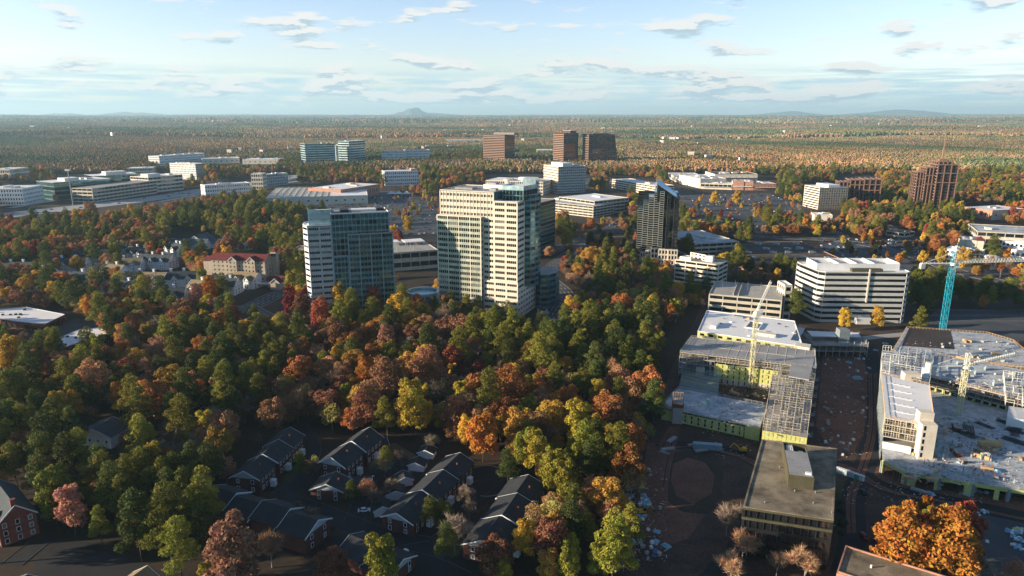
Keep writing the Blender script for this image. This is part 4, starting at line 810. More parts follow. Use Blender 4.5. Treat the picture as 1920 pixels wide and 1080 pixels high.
    dk=quad_local(t,[(1690,648),(1790,655),(1782,620),(1705,614)],12.15); t.mb('formwork_panel').prism(dk,12.02,12.1,'rust',mtop='roof_brown')
    # studs on the far right
    rr=quad_local(t,[(1885,760),(1965,775),(1965,715),(1880,705)],13); studs(t,'timber_frame',rr,13,16,5,4,m='crane_white',w=.15,skip=.2)
    hb=quad_local(t,[(1885,800),(1965,812),(1965,790),(1888,778)],z); t.mb('wall').prism(hb,z,z+4.5,'white')
    t.foot(quad_local(t,[(1640,875),(1700,900),(1965,940),(2000,620),(1650,600)],3),3); t.done(); return t
rc()
# ------------------------------------------------------------------ tower cranes
def mast(mb,x,y,z0,z1,w,m,step=2.6):
    for sx in (-1,1):
        for sy in (-1,1): mb.bar((x+sx*w/2,y+sy*w/2,z0),(x+sx*w/2,y+sy*w/2,z1),.22 if w<2 else .3,m)
    z=z0;k=0
    while z<z1-.1:
        q=min(z+step,z1); s=1 if k%2 else -1
        for sy in (-1,1): mb.bar((x-s*w/2,y+sy*w/2,z),(x+s*w/2,y+sy*w/2,q),.16,m); mb.bar((x+sy*w/2,y-s*w/2,z),(x+sy*w/2,y+s*w/2,q),.16,m)
        for a,b in (((-1,-1),(1,-1)),((1,-1),(1,1)),((1,1),(-1,1)),((-1,1),(-1,-1))): mb.bar((x+a[0]*w/2,y+a[1]*w/2,q),(x+b[0]*w/2,y+b[1]*w/2,q),.14,m)
        z=q;k+=1
def truss(mb,A,Bq,h,w,m,n,c=.24,up=Vector((0,0,1))):
    A=Vector(A);Bq=Vector(Bq); d=(Bq-A).normalized(); s=d.cross(up).normalized(); up=s.cross(d)
    L=[A+s*w/2,A-s*w/2,A+up*h]; M=[Bq+s*w/2,Bq-s*w/2,Bq+up*h]
    for p,q in zip(L,M): mb.bar(p,q,c,m)
    for k in range(n):
        f=k/n;g=(k+1)/n;md=(f+g)/2
        for i in (0,1): mb.bar(L[i].lerp(M[i],f),L[2].lerp(M[2],md),c*.6,m); mb.bar(L[2].lerp(M[2],md),L[i].lerp(M[i],g),c*.6,m)
        mb.bar(L[0].lerp(M[0],f),L[1].lerp(M[1],g),c*.5,m)
a=G(1762,652); zt=ZAT(497,a[1])
t=T('tower_crane','tall blue mast tower crane with a long white horizontal jib','tower crane',a[0],a[1])
mast(t.mb('mast'),0,0,0,zt,2.6,'crane_blue'); mast(t.mb('tower_head'),0,0,zt+1.4,zt+8,1.6,'crane_blue',2.2); t.mb('slewing_ring').cyl(0,0,2,zt,zt+1.4,'crane_white',14)
t.mb('cab').box(1.4,3.2,-1.6,.2,zt-1.2,zt+1.2,'white'); truss(t.mb('jib'),(1.5,0,zt+1.2),(66,6,zt+1.6),2.2,1.6,'crane_white',34); j=t.mb('counter_jib'); j.box(-19,-1.2,-.9,.9,zt+.9,zt+1.3,'crane_white'); 
for k in range(8): j.box(-19+k*2.4,-18.9+k*2.4,-.9,-.8,zt+1.3,zt+2.3,'crane_white')
t.mb('counterweight').box(-19.5,-17,-1.2,1.2,zt-2.2,zt+.9,'concrete'); tb=t.mb('tie_bar'); tb.bar((0,0,zt+8),(38,3.5,zt+3.4),.14,'crane_white'); tb.bar((0,0,zt+8),(-17,0,zt+1.3),.14,'crane_white'); t.mb('foundation').box(-3.5,3.5,-3.5,3.5,0,1,'concrete'); t.done()
a=G(1406,728,0); t=T('tower_crane','pale yellow tower crane whose raised jib leans up over the white roofed block','tower crane',a[0],a[1]); zt=ZAT(590,a[1])
mast(t.mb('mast'),0,0,0,zt,1.8,'crane_yellow'); t.mb('slewing_ring').cyl(0,0,1.8,zt,zt+1.2,'crane_white',14); t.mb('cab').box(1.2,2.8,-1.5,.3,zt+.2,zt+2.6,'white'); t.mb('counterweight').box(-2.2,.4,-5.6,-3.6,zt+.4,zt+3.2,'crane_white'); t.mb('counter_jib').box(-1,1,-5,.5,zt+1.2,zt+1.6,'crane_white')
truss(t.mb('jib'),(0,0,zt+1.4),(13.5,20,zt+12.5),1.2,1.2,'crane_white',15,.2); t.mb('tie_bar').bar((0,-3,zt+7),(9,13.5,zt+10),.1,'crane_white'); t.mb('tower_head').bar((0,0,zt+1.2),(0,-3,zt+7),.35,'crane_white'); t.done()
a=G(1793,800,0); t=T('tower_crane','shorter pale tower crane in the right hand court with a level white jib','tower crane',a[0],a[1]); zt=ZAT(690,a[1])
mast(t.mb('mast'),0,0,0,zt,1.8,'crane_yellow'); t.mb('slewing_ring').cyl(0,0,1.8,zt,zt+1.2,'crane_white',14); mast(t.mb('tower_head'),0,0,zt+1.2,zt+7,1.4,'crane_white',2); t.mb('cab').box(1.2,2.8,-1.4,.2,zt-1,zt+1.2,'white'); truss(t.mb('jib'),(1.2,.3,zt+1),(32,14,zt+1.2),1.8,1.4,'crane_white',20); t.mb('counter_jib').box(-17,-1,-.8,.8,zt+.9,zt+1.2,'crane_white'); t.mb('counterweight').cyl(-17,0,1.4,zt-2,zt+2.6,'crane_white',14); tb=t.mb('tie_bar'); tb.bar((0,0,zt+7),(20,9,zt+2.8),.12,'crane_white'); tb.bar((0,0,zt+7),(-15,0,zt+1.2),.12,'crane_white'); t.done()
# ------------------------------------------------------------------ site clutter, every piece a thing
def proto(build):
    m=MB(); build(m); return m.mesh('m')
def b_toilet(m): m.box(-.6,.6,-.6,.6,0,2.1,'plastic_green'); m.box(-.65,.65,-.65,.65,2.1,2.35,'white'); m.box(-.45,.45,-.64,-.61,.1,1.95,'tarp_blue')
def b_toiletb(m): m.box(-.6,.6,-.6,.6,0,2.1,'tarp_blue'); m.box(-.65,.65,-.65,.65,2.1,2.35,'white'); m.box(-.45,.45,-.64,-.61,.1,1.95,'white')
def b_pipe(m):
    for i in range(5): m.bar((-3,-.8+i*.4,.25),(3,-.8+i*.4,.25),.3,'grey_metal',6)
    for i in range(4): m.bar((-3,-.6+i*.4,.6),(3,-.6+i*.4,.6),.3,'grey_metal',6)
def b_lumber(m):
    for k in range(4): m.box(-2.4,2.4,-.6+.02*k,.6-.02*k,.15+k*.32,.42+k*.32,'plywood')
    for x in (-1.6,1.6): m.box(x-.1,x+.1,-.7,.7,0,.15,'stud')
def b_skip(m):
    m.hexa([(-2.4,-1,0),(2.4,-1,0),(2.4,1,0),(-2.4,1,0),(-3,-1.2,1.6),(3,-1.2,1.6),(3,1.2,1.6),(-3,1.2,1.6)],'rust'); m.box(-2.7,2.7,-1.,1.,1.6,1.75,'debris')
def b_cont(m):
    m.box(-6,6,-1.2,1.2,.15,2.6,'tarp_blue')
    for k in range(24): m.box(-5.9+k*.5,-5.7+k*.5,-1.26,1.26,.2,2.64,'grey_metal')
def b_wrap(m):
    for k in range(5): a=k*1.3; m.rbox(math.cos(a)*1.2,math.sin(a)*1.,1.3,.9,0,.5+.2*(k%3),a,'white' if k%2 else 'tarp_blue')
def b_tank(m): m.cyl(0,0,1.3,0,2.2,'white',16); m.cyl(0,0,1.32,1.9,2.25,'grey_metal',16)
def b_steel(m):
    for k in range(14): m.bar((-5,-2+k*.3,.2+.15*(k%3)),(5,-2.1+k*.31,.2+.15*(k%3)),.14,'dark_metal')
def b_excav(m):
    m.box(-1.6,1.6,-1.4,-.8,0,.8,'tyre'); m.box(-1.6,1.6,.8,1.4,0,.8,'tyre'); m.box(-1.8,1.4,-1.2,1.2,.9,2,'machine_yellow'); m.box(.1,1.3,-1.1,.1,2,3,'glass_dark'); m.bar((1,.5,1.8),(3.6,.5,4),.35,'machine_yellow'); m.bar((3.6,.5,4),(5.2,.5,1.8),.3,'machine_yellow'); m.box(4.9,5.6,.1,.9,.8,1.8,'dark_metal')
def b_pallet(m):
    m.box(-.7,.7,-.6,.6,.12,1.1,'debris')
    for y in (-.5,0,.5): m.box(-.7,.7,y-.06,y+.06,0,.12,'plywood')
def b_bag(m): m.hexa([(-.6,-.6,0),(.6,-.6,0),(.6,.6,0),(-.6,.6,0),(-.5,-.45,.9),(.5,-.5,1.),(.45,.5,.9),(-.5,.45,1.)],'white')
def b_tarp(m): m.hexa([(-1.6,-1,0),(1.6,-1.2,0),(1.8,1,0),(-1.5,1.2,0),(-.9,-.4,.9),(1,-.5,.7),(.9,.5,.8),(-.8,.4,1.)],'tarp_blue')
def b_ytarp(m): m.hexa([(-1.6,-1,0),(1.6,-1.2,0),(1.8,1,0),(-1.5,1.2,0),(-.9,-.4,.9),(1,-.5,.7),(.9,.5,.8),(-.8,.4,1.)],'sheath')
PR={k:proto(f) for k,f in dict(portable_toilet=b_toilet,portable_toilet_b=b_toiletb,pipe_stack=b_pipe,lumber_stack=b_lumber,dumpster=b_skip,site_container=b_cont,wrapped_bundle=b_wrap,water_tank=b_tank,steel_bundle=b_steel,excavator=b_excav,pallet=b_pallet,bulk_bag=b_bag,tarpaulin_heap=b_tarp,yellow_tarpaulin_heap=b_ytarp).items()}
def put(k,px,py,label,z=0.,rt=None,sc=1.,group=None,cat=None):
    x,y=G(px,py,z); n=k.replace('_b','') if k.endswith('_b') else k; o=link(n,PR[k]); o.location=(x,y,z+.003); o.rotation_euler=(0,0,rnd.uniform(0,3.1) if rt is None else R(rt)); o.scale=(sc,)*3
    tag(o,label,cat or n.replace('_',' '),group); return o
put('site_container',1326,842,'long ribbed blue grey container south of the unfinished shell',rt=-10)
put('excavator',1391,847,'yellow excavator parked beside the ribbed container',rt=170); put('excavator',1365,958,'small yellow digger beside the dirt mound on the left yard',rt=30,sc=.8)
put('excavator',1205,963,'dark red tipped loader by the water tanks',rt=0,sc=.8)
for k,(x,y) in enumerate(((1176,938),(1178,951),(1186,970),(1184,982))): put('water_tank',x,y,'white round water tank standing in the row of four by the wood edge',group='four white water tanks')
for k,(x,y) in enumerate(((1205,880),(1203,912))): put('yellow_tarpaulin_heap',x,y,('upper','lower')[k]+' yellow tarpaulin heap in the left yard',sc=1.)
for k in range(11):
    put('portable_toilet' if k in (7,8) else 'portable_toilet_b',1571+k*4.6,886+k*1.6,'green portable toilet in the row beside the gravel roof' if k in (7,8) else 'blue portable toilet in the row beside the gravel roof',rt=-12,group='row of portable toilets')
put('portable_toilet',1842,860,'green portable toilet standing on the podium deck',5.5,rt=0); put('portable_toilet_b',1851,860,'blue portable toilet standing on the podium deck',5.5,rt=0); put('portable_toilet',1327,757,'green portable toilet on the blue grey deck of the shell',6.4,rt=0)
put('dumpster',1792,852,'rust brown dumpster on the podium, nearer the camera',5.5,rt=85); put('dumpster',1792,805,'rust red dumpster at the foot of the shorter crane',5.5,rt=70); put('dumpster',1805,868,'small dark dumpster right of the brown one',5.5,rt=5,sc=.6)
put('lumber_stack',1855,838,'big orange lumber stack in the middle of the podium',5.5,rt=0,sc=1.9)
Z=[('steel_bundle',(1880,1915,790,830),6,5.5,'steel bar bundle laid out at the right end of the podium'),('steel_bundle',(1800,1860,795,815),3,5.5,'steel bar bundle behind the lumber on the podium'),('lumber_stack',(1700,1915,790,905),14,5.5,'plywood lumber stack scattered on the podium deck'),('pallet',(1690,1915,785,900),40,5.5,'loaded pallet lying on the podium deck'),('tarpaulin_heap',(1690,1910,830,905),10,5.5,'blue tarpaulin heap on the podium deck'),
 ('lumber_stack',(1350,1440,690,745),12,0,'plywood lumber stack in the shell court'),('pallet',(1350,1440,690,745),16,0,'loaded pallet in the shell court'),('steel_bundle',(1345,1430,700,745),4,0,'steel bar bundle in the shell court'),
 ('wrapped_bundle',(1165,1215,925,1010),12,0,'white wrapped bundle dumped in the lower left yard'),('tarpaulin_heap',(1170,1250,900,1040),8,0,'blue tarpaulin heap in the lower left yard'),('pallet',(1170,1240,880,1050),16,0,'loaded pallet in the lower left yard'),('bulk_bag',(1170,1225,880,1050),9,0,'white bulk bag in the lower left yard'),('pipe_stack',(1220,1380,815,850),6,0,'grey pipe stack along the shell front'),
 ('pallet',(1540,1625,640,870),34,0,'loaded pallet on the red earth street'),('bulk_bag',(1545,1620,650,860),14,0,'white bulk bag on the red earth street'),('tarpaulin_heap',(1580,1630,640,700),4,0,'blue tarpaulin heap on the red earth street'),
 ('wrapped_bundle',(1895,1918,985,1030),7,0,'white wrapped bundle in the heap on the wet lot'),('wrapped_bundle',(1825,1850,960,985),4,0,'white wrapped bundle near the orange trees'),('bulk_bag',(1830,1855,990,1030),3,0,'white bulk bag near the orange trees'),('pipe_stack',(1700,1830,900,925),5,0,'grey pipe stack before the yellow arcade'),('tarpaulin_heap',(1690,1900,905,935),6,0,'blue tarpaulin heap before the yellow arcade'),
 ('wrapped_bundle',(1640,1700,640,665),4,0,'white wrapped bundle behind the right hand complex'),('pallet',(1760,1910,640,680),14,12,'loaded pallet on the north slab'),('lumber_stack',(1790,1900,640,675),5,12,'plywood lumber stack on the north slab'),('pallet',(1770,1910,700,740),18,13,'loaded pallet on the U wing deck'),('yellow_tarpaulin_heap',(1895,1915,985,1010),2,0,'yellow tarpaulin heap on the wet lot')]
for k,(x0,x1,y0,y1),n,z,lab in Z:
    for i in range(n): put(k,rnd.uniform(x0,x1),rnd.uniform(y0,y1),lab,z,sc=rnd.uniform(.7,1.15),group=lab.split(' ',1)[0]+' '+k.replace('_',' ')+'s '+' '.join(lab.split()[-4:]))
put('tarpaulin_heap',1608,710,'big white canvas shelter on the red earth street',0,rt=0,sc=1.6)['label']='blue canvas shelter in the middle of the red earth street'
# loose rubble that nobody could count
def rubble(name,label,polys,n):
    m=MB()
    for (x0,x1,y0,y1,z,w) in polys:
        for i in range(int(n*w)):
            x,y=G(rnd.uniform(x0,x1),rnd.uniform(y0,y1),z); s=rnd.uniform(.12,.5); q=rnd.choice(('debris','debris','plywood','stud','grey_metal','concrete','dark_metal','dirt_dark','rust','dirt','dark_metal','dirt_dark') if z<1 else ('debris','plywood','stud','grey_metal','tarp_blue','white','dark_metal','dirt_dark','rust')); m.rbox(x,y,s*rnd.uniform(.6,3.6),s*.7,z+.01,z+.05+s*.35,rnd.uniform(0,3.1),q)
    tag(link(name,m.mesh(name)),label,'rubble',kind='stuff')
rubble('construction_debris','loose offcuts and rubble strewn over the whole building site',[(1690,1915,785,910,5.5,1.2),(1350,1440,690,745,0,.7),(1165,1250,860,1060,0,.7),(1535,1630,640,880,0,.5),(1700,1915,640,680,12,.4),(1770,1915,700,745,13,.4),(1245,1425,745,795,6.4,.25),(1580,1900,905,945,0,.4),(1430,1520,690,815,9,.45),(1655,1745,655,700,13.7,.4),(1300,1500,800,860,0,.35)],560)
# ------------------------------------------------------------------ ground
def hz(x,y):
    d=np.hypot(x,y); r=np.clip((d-2600)/26000,0,1.4)
    s=np.clip((d-2200)/2500,0,1)
    return 92*r+ s*(10*np.sin(x/900+1)*np.sin(y/1100)+7*np.sin(x/370+y/510)+14*np.clip((d-7000)/9000,0,1)*np.sin(x/2300+.7*np.sin(y/2900))*np.sin(y/1900))-4*s
def sheet(name,pts,z,m,world=False,kind='structure'):
    P=[tuple(p) if world else G(*p) for p in pts]; me=bpy.data.meshes.new(name); me.from_pydata([(x,y,z) for x,y in P],[],[tuple(range(len(P)))]); me.materials.append(MATS[m]); o=link(name,me)
    if kind: tag(o,kind=kind)
    return o
def ground():
    rs=[4,60,120,200,320,480,700,1000,1400,1900,2300]+[2300*1.035**k for k in range(1,84)]; na=160; V=[];F=[]
    for r in rs:
        for i in range(na+1):
            a=R(-75)+R(150)*i/na; x=r*math.sin(a);y=r*math.cos(a); V.append((x,y,float(hz(x,y))))
    for j in range(len(rs)-1):
        for i in range(na):
            b=j*(na+1)+i; F.append((b,b+1,b+na+2,b+na+1))
    b=len(V); V+=[(-60,-200,0),(60,-200,0)]
    me=bpy.data.meshes.new('ground'); me.from_pydata(V,[],F); me.materials.append(MATS['litter']); tag(link('ground',me),kind='structure')
ground()
def ellipse(px,py,rx,ry,n=24): return [(px+rx*math.cos(2*math.pi*i/n),py+ry*math.sin(2*math.pi*i/n)) for i in range(n)]
RD=[]
def strip(pts,w,z,m,name,kind='structure',close=False):
    """ribbon of width w metres along pixel points on the ground"""
    P=[Vector(G(*p)) for p in pts]; Q=[]
    for i in range(len(P)-1):                     # smooth
        p0=P[max(i-1,0)];p1=P[i];p2=P[i+1];p3=P[min(i+2,len(P)-1)]
        for k in range(6):
            t=k/6; Q.append(.5*((2*p1)+(p2-p0)*t+(2*p0-5*p1+4*p2-p3)*t*t+(3*p1-p0-3*p2+p3)*t**3))
    Q.append(P[-1]); V=[];F=[]
    for i,p in enumerate(Q):
        d=(Q[min(i+1,len(Q)-1)]-Q[max(i-1,0)]).normalized(); n=Vector((-d.y,d.x)); V+=[tuple(p+n*w/2)+(z,),tuple(p-n*w/2)+(z,)]
    for i in range(len(Q)-1): F.append((2*i+1,2*i+3,2*i+2,2*i))
    me=bpy.data.meshes.new(name); me.from_pydata(V,[],F); me.materials.append(MATS[m]); o=link(name,me); tag(o,kind=kind); return Q
def kerb(Q,off,m='concrete'):
    mb=MB()
    L=[]
    for i,p in enumerate(Q):
        d=(Q[min(i+1,len(Q)-1)]-Q[max(i-1,0)]).normalized(); L.append(p+Vector((-d.y,d.x))*off)
    for a,b in zip(L,L[1:]):
        d=(b-a); 
        if d.length<.1: continue
        n=Vector((-d.y,d.x)).normalized()*.12; mb.hexa([(*(a-n),0),(*(b-n),0),(*(b+n),0),(*(a+n),0),(*(a-n),.14),(*(b-n),.14),(*(b+n),.14),(*(a+n),.14)],m)
    return mb
def road(pts,w,m='asphalt',name='road',z=.05,lines=1,kerbs=True,med=None,clear=True):
    Q=strip(pts,w,z,m,name)
    mk=MB()
    offs=[0] if lines==1 else [(-w/2+w*(k+1)/(lines+1)) for k in range(lines)]
    if lines:
        for o_ in offs:
            s=0
            for a,b in zip(Q,Q[1:]):
                d=b-a
                if d.length<.5: continue
                n=Vector((-d.y,d.x)).normalized(); k=max(1,int(d.length/8))
                for j in range(k):
                    p=a+d*(j+.1)/k+n*o_; q=a+d*(j+.6)/k+n*o_; h=n*.12; mk.poly([(*(p-h),z+.02),(*(q-h),z+.02),(*(q+h),z+.02),(*(p+h),z+.02)],'paint_line')
        if mk.f: tag(link('road_marking',mk.mesh('road_marking')),kind='structure')
    if kerbs:
        km='asphalt' if m=='asphalt_dark' else 'deck'; m2=kerb(Q,w/2+.1,km); m3=kerb(Q,-w/2-.1,km); b=len(m2.v); m2.v+=m3.v; m2.f+=[tuple(i+b for i in f) for f in m3.f]; m2.m+=m3.m; tag(link('kerb',m2.mesh('kerb')),kind='structure')
    if clear:
        for a,b in zip(Q[::3],Q[3::3]+[Q[-1]]):
            d=b-a
            if d.length<.5: continue
            n=Vector((-d.y,d.x)).normalized()*(w/2+3.5); FOOT.append([tuple(a-n-d*.1),tuple(b-n+d*.1),tuple(b+n+d*.1),tuple(a+n-d*.1)])
    return Q
def lot(pts,m='asphalt',z=.03,name='parking_lot',rows=None,clear=True):
    sheet(name,pts,z,m); P=[G(*p) for p in pts]
    if clear: FOOT.append(P)
    return P
# construction ground
lot([(1150,1100),(1165,900),(1232,770),(1255,700),(1318,568),(1345,556),(1500,606),(1545,620),(1640,612),(1990,650),(2100,800),(2100,1100)],'dirt_dark',.02,'earth',clear=False)
FOOT.append([G(*p) for p in [(1195,1000),(1180,900),(1232,790),(1262,700),(1318,580),(1345,566),(1500,616),(1545,625),(1640,622),(1990,660),(2100,800),(2100,960),(1640,930),(1400,1000)]])
sheet('earth_street',[(1545,640),(1600,640),(1640,700),(1625,800),(1600,850),(1560,850),(1530,800),(1540,700)],.04,'dirt'); 
sheet('earth_bank',[(1215,830),(1300,850),(1350,870),(1340,940),(1290,1010),(1230,1030),(1190,960)],.035,'dirt'); sheet('lawn',[(1262,870),(1290,858),(1322,868),(1340,892),(1334,925),(1300,945),(1268,930),(1258,900)],.05,'dirt'); sheet('grass',[(1250,850),(1300,842),(1345,852),(1358,880),(1350,930),(1330,965),(1280,960),(1252,940),(1240,900)],.045,'site_grass')
sheet('earth_bank',[(1640,875),(1920,935),(1990,960),(1990,990),(1760,940),(1640,910)],.04,'dirt'); 
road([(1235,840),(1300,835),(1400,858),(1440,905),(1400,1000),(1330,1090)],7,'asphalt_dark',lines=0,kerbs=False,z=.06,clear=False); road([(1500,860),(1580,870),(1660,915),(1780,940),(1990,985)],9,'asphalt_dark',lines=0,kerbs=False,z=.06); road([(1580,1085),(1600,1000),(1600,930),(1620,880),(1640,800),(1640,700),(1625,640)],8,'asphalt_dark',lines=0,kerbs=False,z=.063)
lot([(1760,950),(1850,965),(2000,1000),(2000,1100),(1860,1100),(1800,1020)],'asphalt',.055); sheet('grass',[(1565,905),(1600,905),(1600,1000),(1560,1000)],.05,'grass'); 
road([(1570,640),(1640,632),(1750,622)],7,'road_pale',lines=0,kerbs=False,z=.05)
for pts in ([(1235,843),(1300,838),(1400,861),(1438,905),(1398,1000)],[(1500,862),(1580,873),(1660,918),(1780,943),(1985,988)],[(1596,1000),(1596,930),(1616,880),(1636,800),(1636,700)],[(1210,1000),(1215,930),(1232,860),(1262,800)],[(1250,1000),(1243,930),(1250,870),(1268,800)],[(1570,850),(1562,760),(1570,660)],[(1700,905),(1800,930),(1980,968)]):
    for w_ in (-1.3,-.5,.7,1.5):
        Q=[Vector(G(*p)) for p in pts]; strip([(p[0]+w_*5,p[1]) for p in pts],.7,.075+w_*.001,'dirt','wheel_track')
# empty marked lot behind the right hand complex
def stalls(P0,u,v,nu,nv,su=2.7,dv=17,sl=5,mname='road_marking',z=.05):
    m=MB()
    for j in range(nv):
        for i in range(nu):
            p=Vector(P0)+u*(i*su)+v*(j*dv); n=u*.07; q=p+v*sl; m.poly([(*(p-n),z),(*(p+n),z),(*(q+n),z),(*(q-n),z)],'paint_line')
    tag(link(mname,m.mesh(mname)),kind='structure')
lot([(1722,612),(1990,650),(1990,588),(1760,578)],'asphalt'); u=Vector(G(1990,590))-Vector(G(1760,590)); u.normalize(); stalls(G(1762,604),u,Vector((-u.y,u.x)),40,3,2.7,14)
# lots and cars
CARL=[]   # (x,y,angle,zone)
def carlot(pts,n,zone,ang=None,m='asphalt',dens=.75,nearlab=None):
    P=lot(pts,m); c=np.mean(P,axis=0); e=Vector(P[1])-Vector(P[0]); L=e.length; u=e/L; v=Vector((-u.y,u.x)); a=math.atan2(v.y,v.x)
    xs=[(Vector(p)-Vector(P[0])).dot(u) for p in P]; ys=[(Vector(p)-Vector(P[0])).dot(v) for p in P]
    def inside(q):
        r=False;j=len(P)-1
        for i in range(len(P)):
            if (P[i][1]>q[1])!=(P[j][1]>q[1]) and q[0]<(P[j][0]-P[i][0])*(q[1]-P[i][1])/(P[j][1]-P[i][1])+P[i][0]: r=not r
            j=i
        return r
    S=[];y=min(ys)+3; mk=MB(); W=(max(xs)-min(xs)); 
    while y<max(ys)-3:
        for dy in (0,5.4):
            x=min(xs)+3
            while x<max(xs)-3:
                q=Vector(P[0])+u*x+v*(y+dy)
                if inside(q): S.append((q.x,q.y,a))
                x+=2.75
        a0=Vector(P[0])+u*(min(xs)+3)+v*(y+2.7);b0=Vector(P[0])+u*(max(xs)-3)+v*(y+2.7)
        y+=17
    rnd.shuffle(S)
    for s in S[:int(min(n,len(S)*dens))]: CARL.append((s[0],s[1],s[2]+(math.pi if rnd.random()<.5 else 0),zone))
lot([(1090,462),(1190,462),(1196,440),(1110,438)],'lawn_dry',.03,'lawn')
carlot([(645,440),(830,440),(825,395),(800,372),(735,357),(640,362),(600,390)],330,'in the crowded lot beside the warehouse store')
carlot([(1262,400),(1545,430),(1490,380),(1440,362),(1255,366)],170,'in the shopping centre car park'); carlot([(1545,512),(1750,522),(1660,455),(1535,440)],90,'in the lot behind the brown store roof'); carlot([(1280,425),(1440,440),(1430,418),(1290,408)],40,'in the lower shopping centre lot')
carlot([(1640,452),(1720,478),(1735,470),(1705,446)],34,'beside the tan roofed restaurant'); carlot([(1545,415),(1640,440),(1650,430),(1570,408)],30,'near the small white restaurant'); carlot([(1000,432),(1010,436),(1190,425),(1180,412)],20,'behind the black glass tower'); lot([(1735,520),(1920,520),(1920,500),(1740,500)])
carlot([(1860,500),(1990,510),(1990,490),(1862,485)],24,'by the right edge shops'); carlot([(380,318),(520,318),(520,308),(400,308)],50,'by the far white warehouses'); lot([(60,640),(130,650),(200,606),(140,596)],'asphalt')
carlot([(1060,345),(1150,345),(1145,335),(1060,335)],30,'beyond the square windowed block')
# roads
road([(1000,640),(1062,560),(1030,520),(1040,495),(1090,462),(1110,450),(1150,455)],13,lines=3); road([(400,590),(470,575),(530,548),(610,530),(700,520)],17,'asphalt',lines=3); road([(470,575),(520,600),(560,612),(640,625)],9,'asphalt',lines=1)
sheet('pavement',[(1008,592),(1030,588),(1022,570),(1005,560)],.07,'road_pale'); sheet('lawn',[(1010,585),(1024,582),(1018,572)],.08,'grass')
road([(1100,505),(1180,500),(1240,492)],9); road([(1040,470),(1080,450),(1120,438),(1200,430)],11,lines=1)
road([(-60,412),(60,398),(170,386),(300,370),(400,354),(480,343),(560,330),(660,322)],58,'road_pale','motorway',lines=9,kerbs=False); road([(300,378),(420,358),(520,345),(640,330)],12,'road_pale','flyover_road',lines=2,kerbs=False,z=.3)
road([(20,390),(90,378),(140,370)],16,'road_pale','viaduct',lines=2,kerbs=False,z=.3); road([(0,386),(90,377),(150,372)],10,'road_pale','road',lines=1,z=.1,kerbs=False)
road([(1130,415),(1250,425),(1420,443),(1560,450),(1640,462),(1720,482),(1800,510),(1930,540)],16,lines=3); road([(1560,470),(1580,440),(1480,410),(1500,385)],10,lines=1); road([(1640,410),(1700,440),(1790,470),(1860,480)],9,lines=1)
road([(700,308),(800,303),(900,292),(980,286)],30,'road_pale','motorway',lines=5,kerbs=False)
# townhouse estate lanes
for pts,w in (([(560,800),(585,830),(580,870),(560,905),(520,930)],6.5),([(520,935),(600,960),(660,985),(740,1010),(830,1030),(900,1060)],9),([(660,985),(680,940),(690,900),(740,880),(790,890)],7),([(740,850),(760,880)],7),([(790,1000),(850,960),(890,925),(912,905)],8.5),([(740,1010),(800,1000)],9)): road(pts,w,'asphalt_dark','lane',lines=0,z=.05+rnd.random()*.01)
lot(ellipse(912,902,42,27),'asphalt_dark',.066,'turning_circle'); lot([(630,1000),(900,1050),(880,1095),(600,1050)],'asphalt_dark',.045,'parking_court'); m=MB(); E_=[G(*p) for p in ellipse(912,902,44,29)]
for a,b in zip(E_,E_[1:]+E_[:1]):
    if b[1]<G(912,918)[1] and abs(a[0]-G(890,918)[0])<4: continue
    m.bar((*a,.07),(*b,.07),.2,'deck')
tag(link('kerb',m.mesh('kerb')),kind='structure'); sheet('lawn',[(545,850),(575,860),(570,895),(530,905)],.03,'grass'); sheet('lawn',[(690,845),(740,830),(790,860),(760,880)],.03,'lawn_dry')
FOOT.append([G(*p) for p in [(430,930),(440,900),(540,830),(700,840),(860,860),(960,900),(900,1040),(860,1070),(620,1060)]])
lot([(60,1085),(80,1000),(180,1020),(330,1085),(330,1110)],'asphalt_dark',.03,'lane'); road([(75,1015),(20,1060)],7,'asphalt_dark','lane',lines=0)
# ------------------------------------------------------------------ cars
def carmesh(paint):
    def body(m):
        p=[(-2.25,-.86),(2.25,-.86),(2.25,.86),(-2.25,.86)]
        m.hexa([(x,y,.28) for x,y in p]+[(x*1.0,y,.72) for x,y in p],paint); m.hexa([(x*.99,y*.98,.72) for x,y in p]+[(x*.93 if x>0 else x*.96,y*.9,.92) for x,y in p],paint)
        m.hexa([(-1.1,-.62,1.30),(.55,-.62,1.32),(.55,.62,1.32),(-1.1,.62,1.30),(-1.0,-.58,1.42),(.45,-.58,1.44),(.45,.58,1.44),(-1.,.58,1.42)],paint)
    def cabin(m): m.hexa([(-1.75,-.76,.92),(1.2,-.76,.92),(1.2,.76,.92),(-1.75,.76,.92),(-1.1,-.62,1.31),(.55,-.62,1.32),(.55,.62,1.32),(-1.1,.62,1.31)],'glass_black')
    def wheel(m,x,y):
        b=len(m.v)
        for s in (-.11,.11):
            for i in range(12): a=2*math.pi*i/12; m.v.append((x+.33*math.cos(a),y+s,.33+.33*math.sin(a)))
        k=m.mi('tyre')
        for i in range(12): m.f.append((b+i,b+(i+1)%12,b+12+(i+1)%12,b+12+i)); m.m.append(k)
        m.f.append(tuple(b+i for i in reversed(range(12)))); m.f.append(tuple(b+12+i for i in range(12))); m.m+=[k,k]
    return body,cabin,wheel
ALLM={};NEAR={}
cols=['car_white','car_silver','car_dark','car_dark','car_red','car_blue','car_white','car_silver']
for c in set(cols):
    bd,cb,wh=carmesh(c); m=MB(); bd(m);cb(m); [wh(m,x,y) for x in (-1.4,1.4) for y in (-.8,.8)]; ALLM[c]=m.mesh('car')
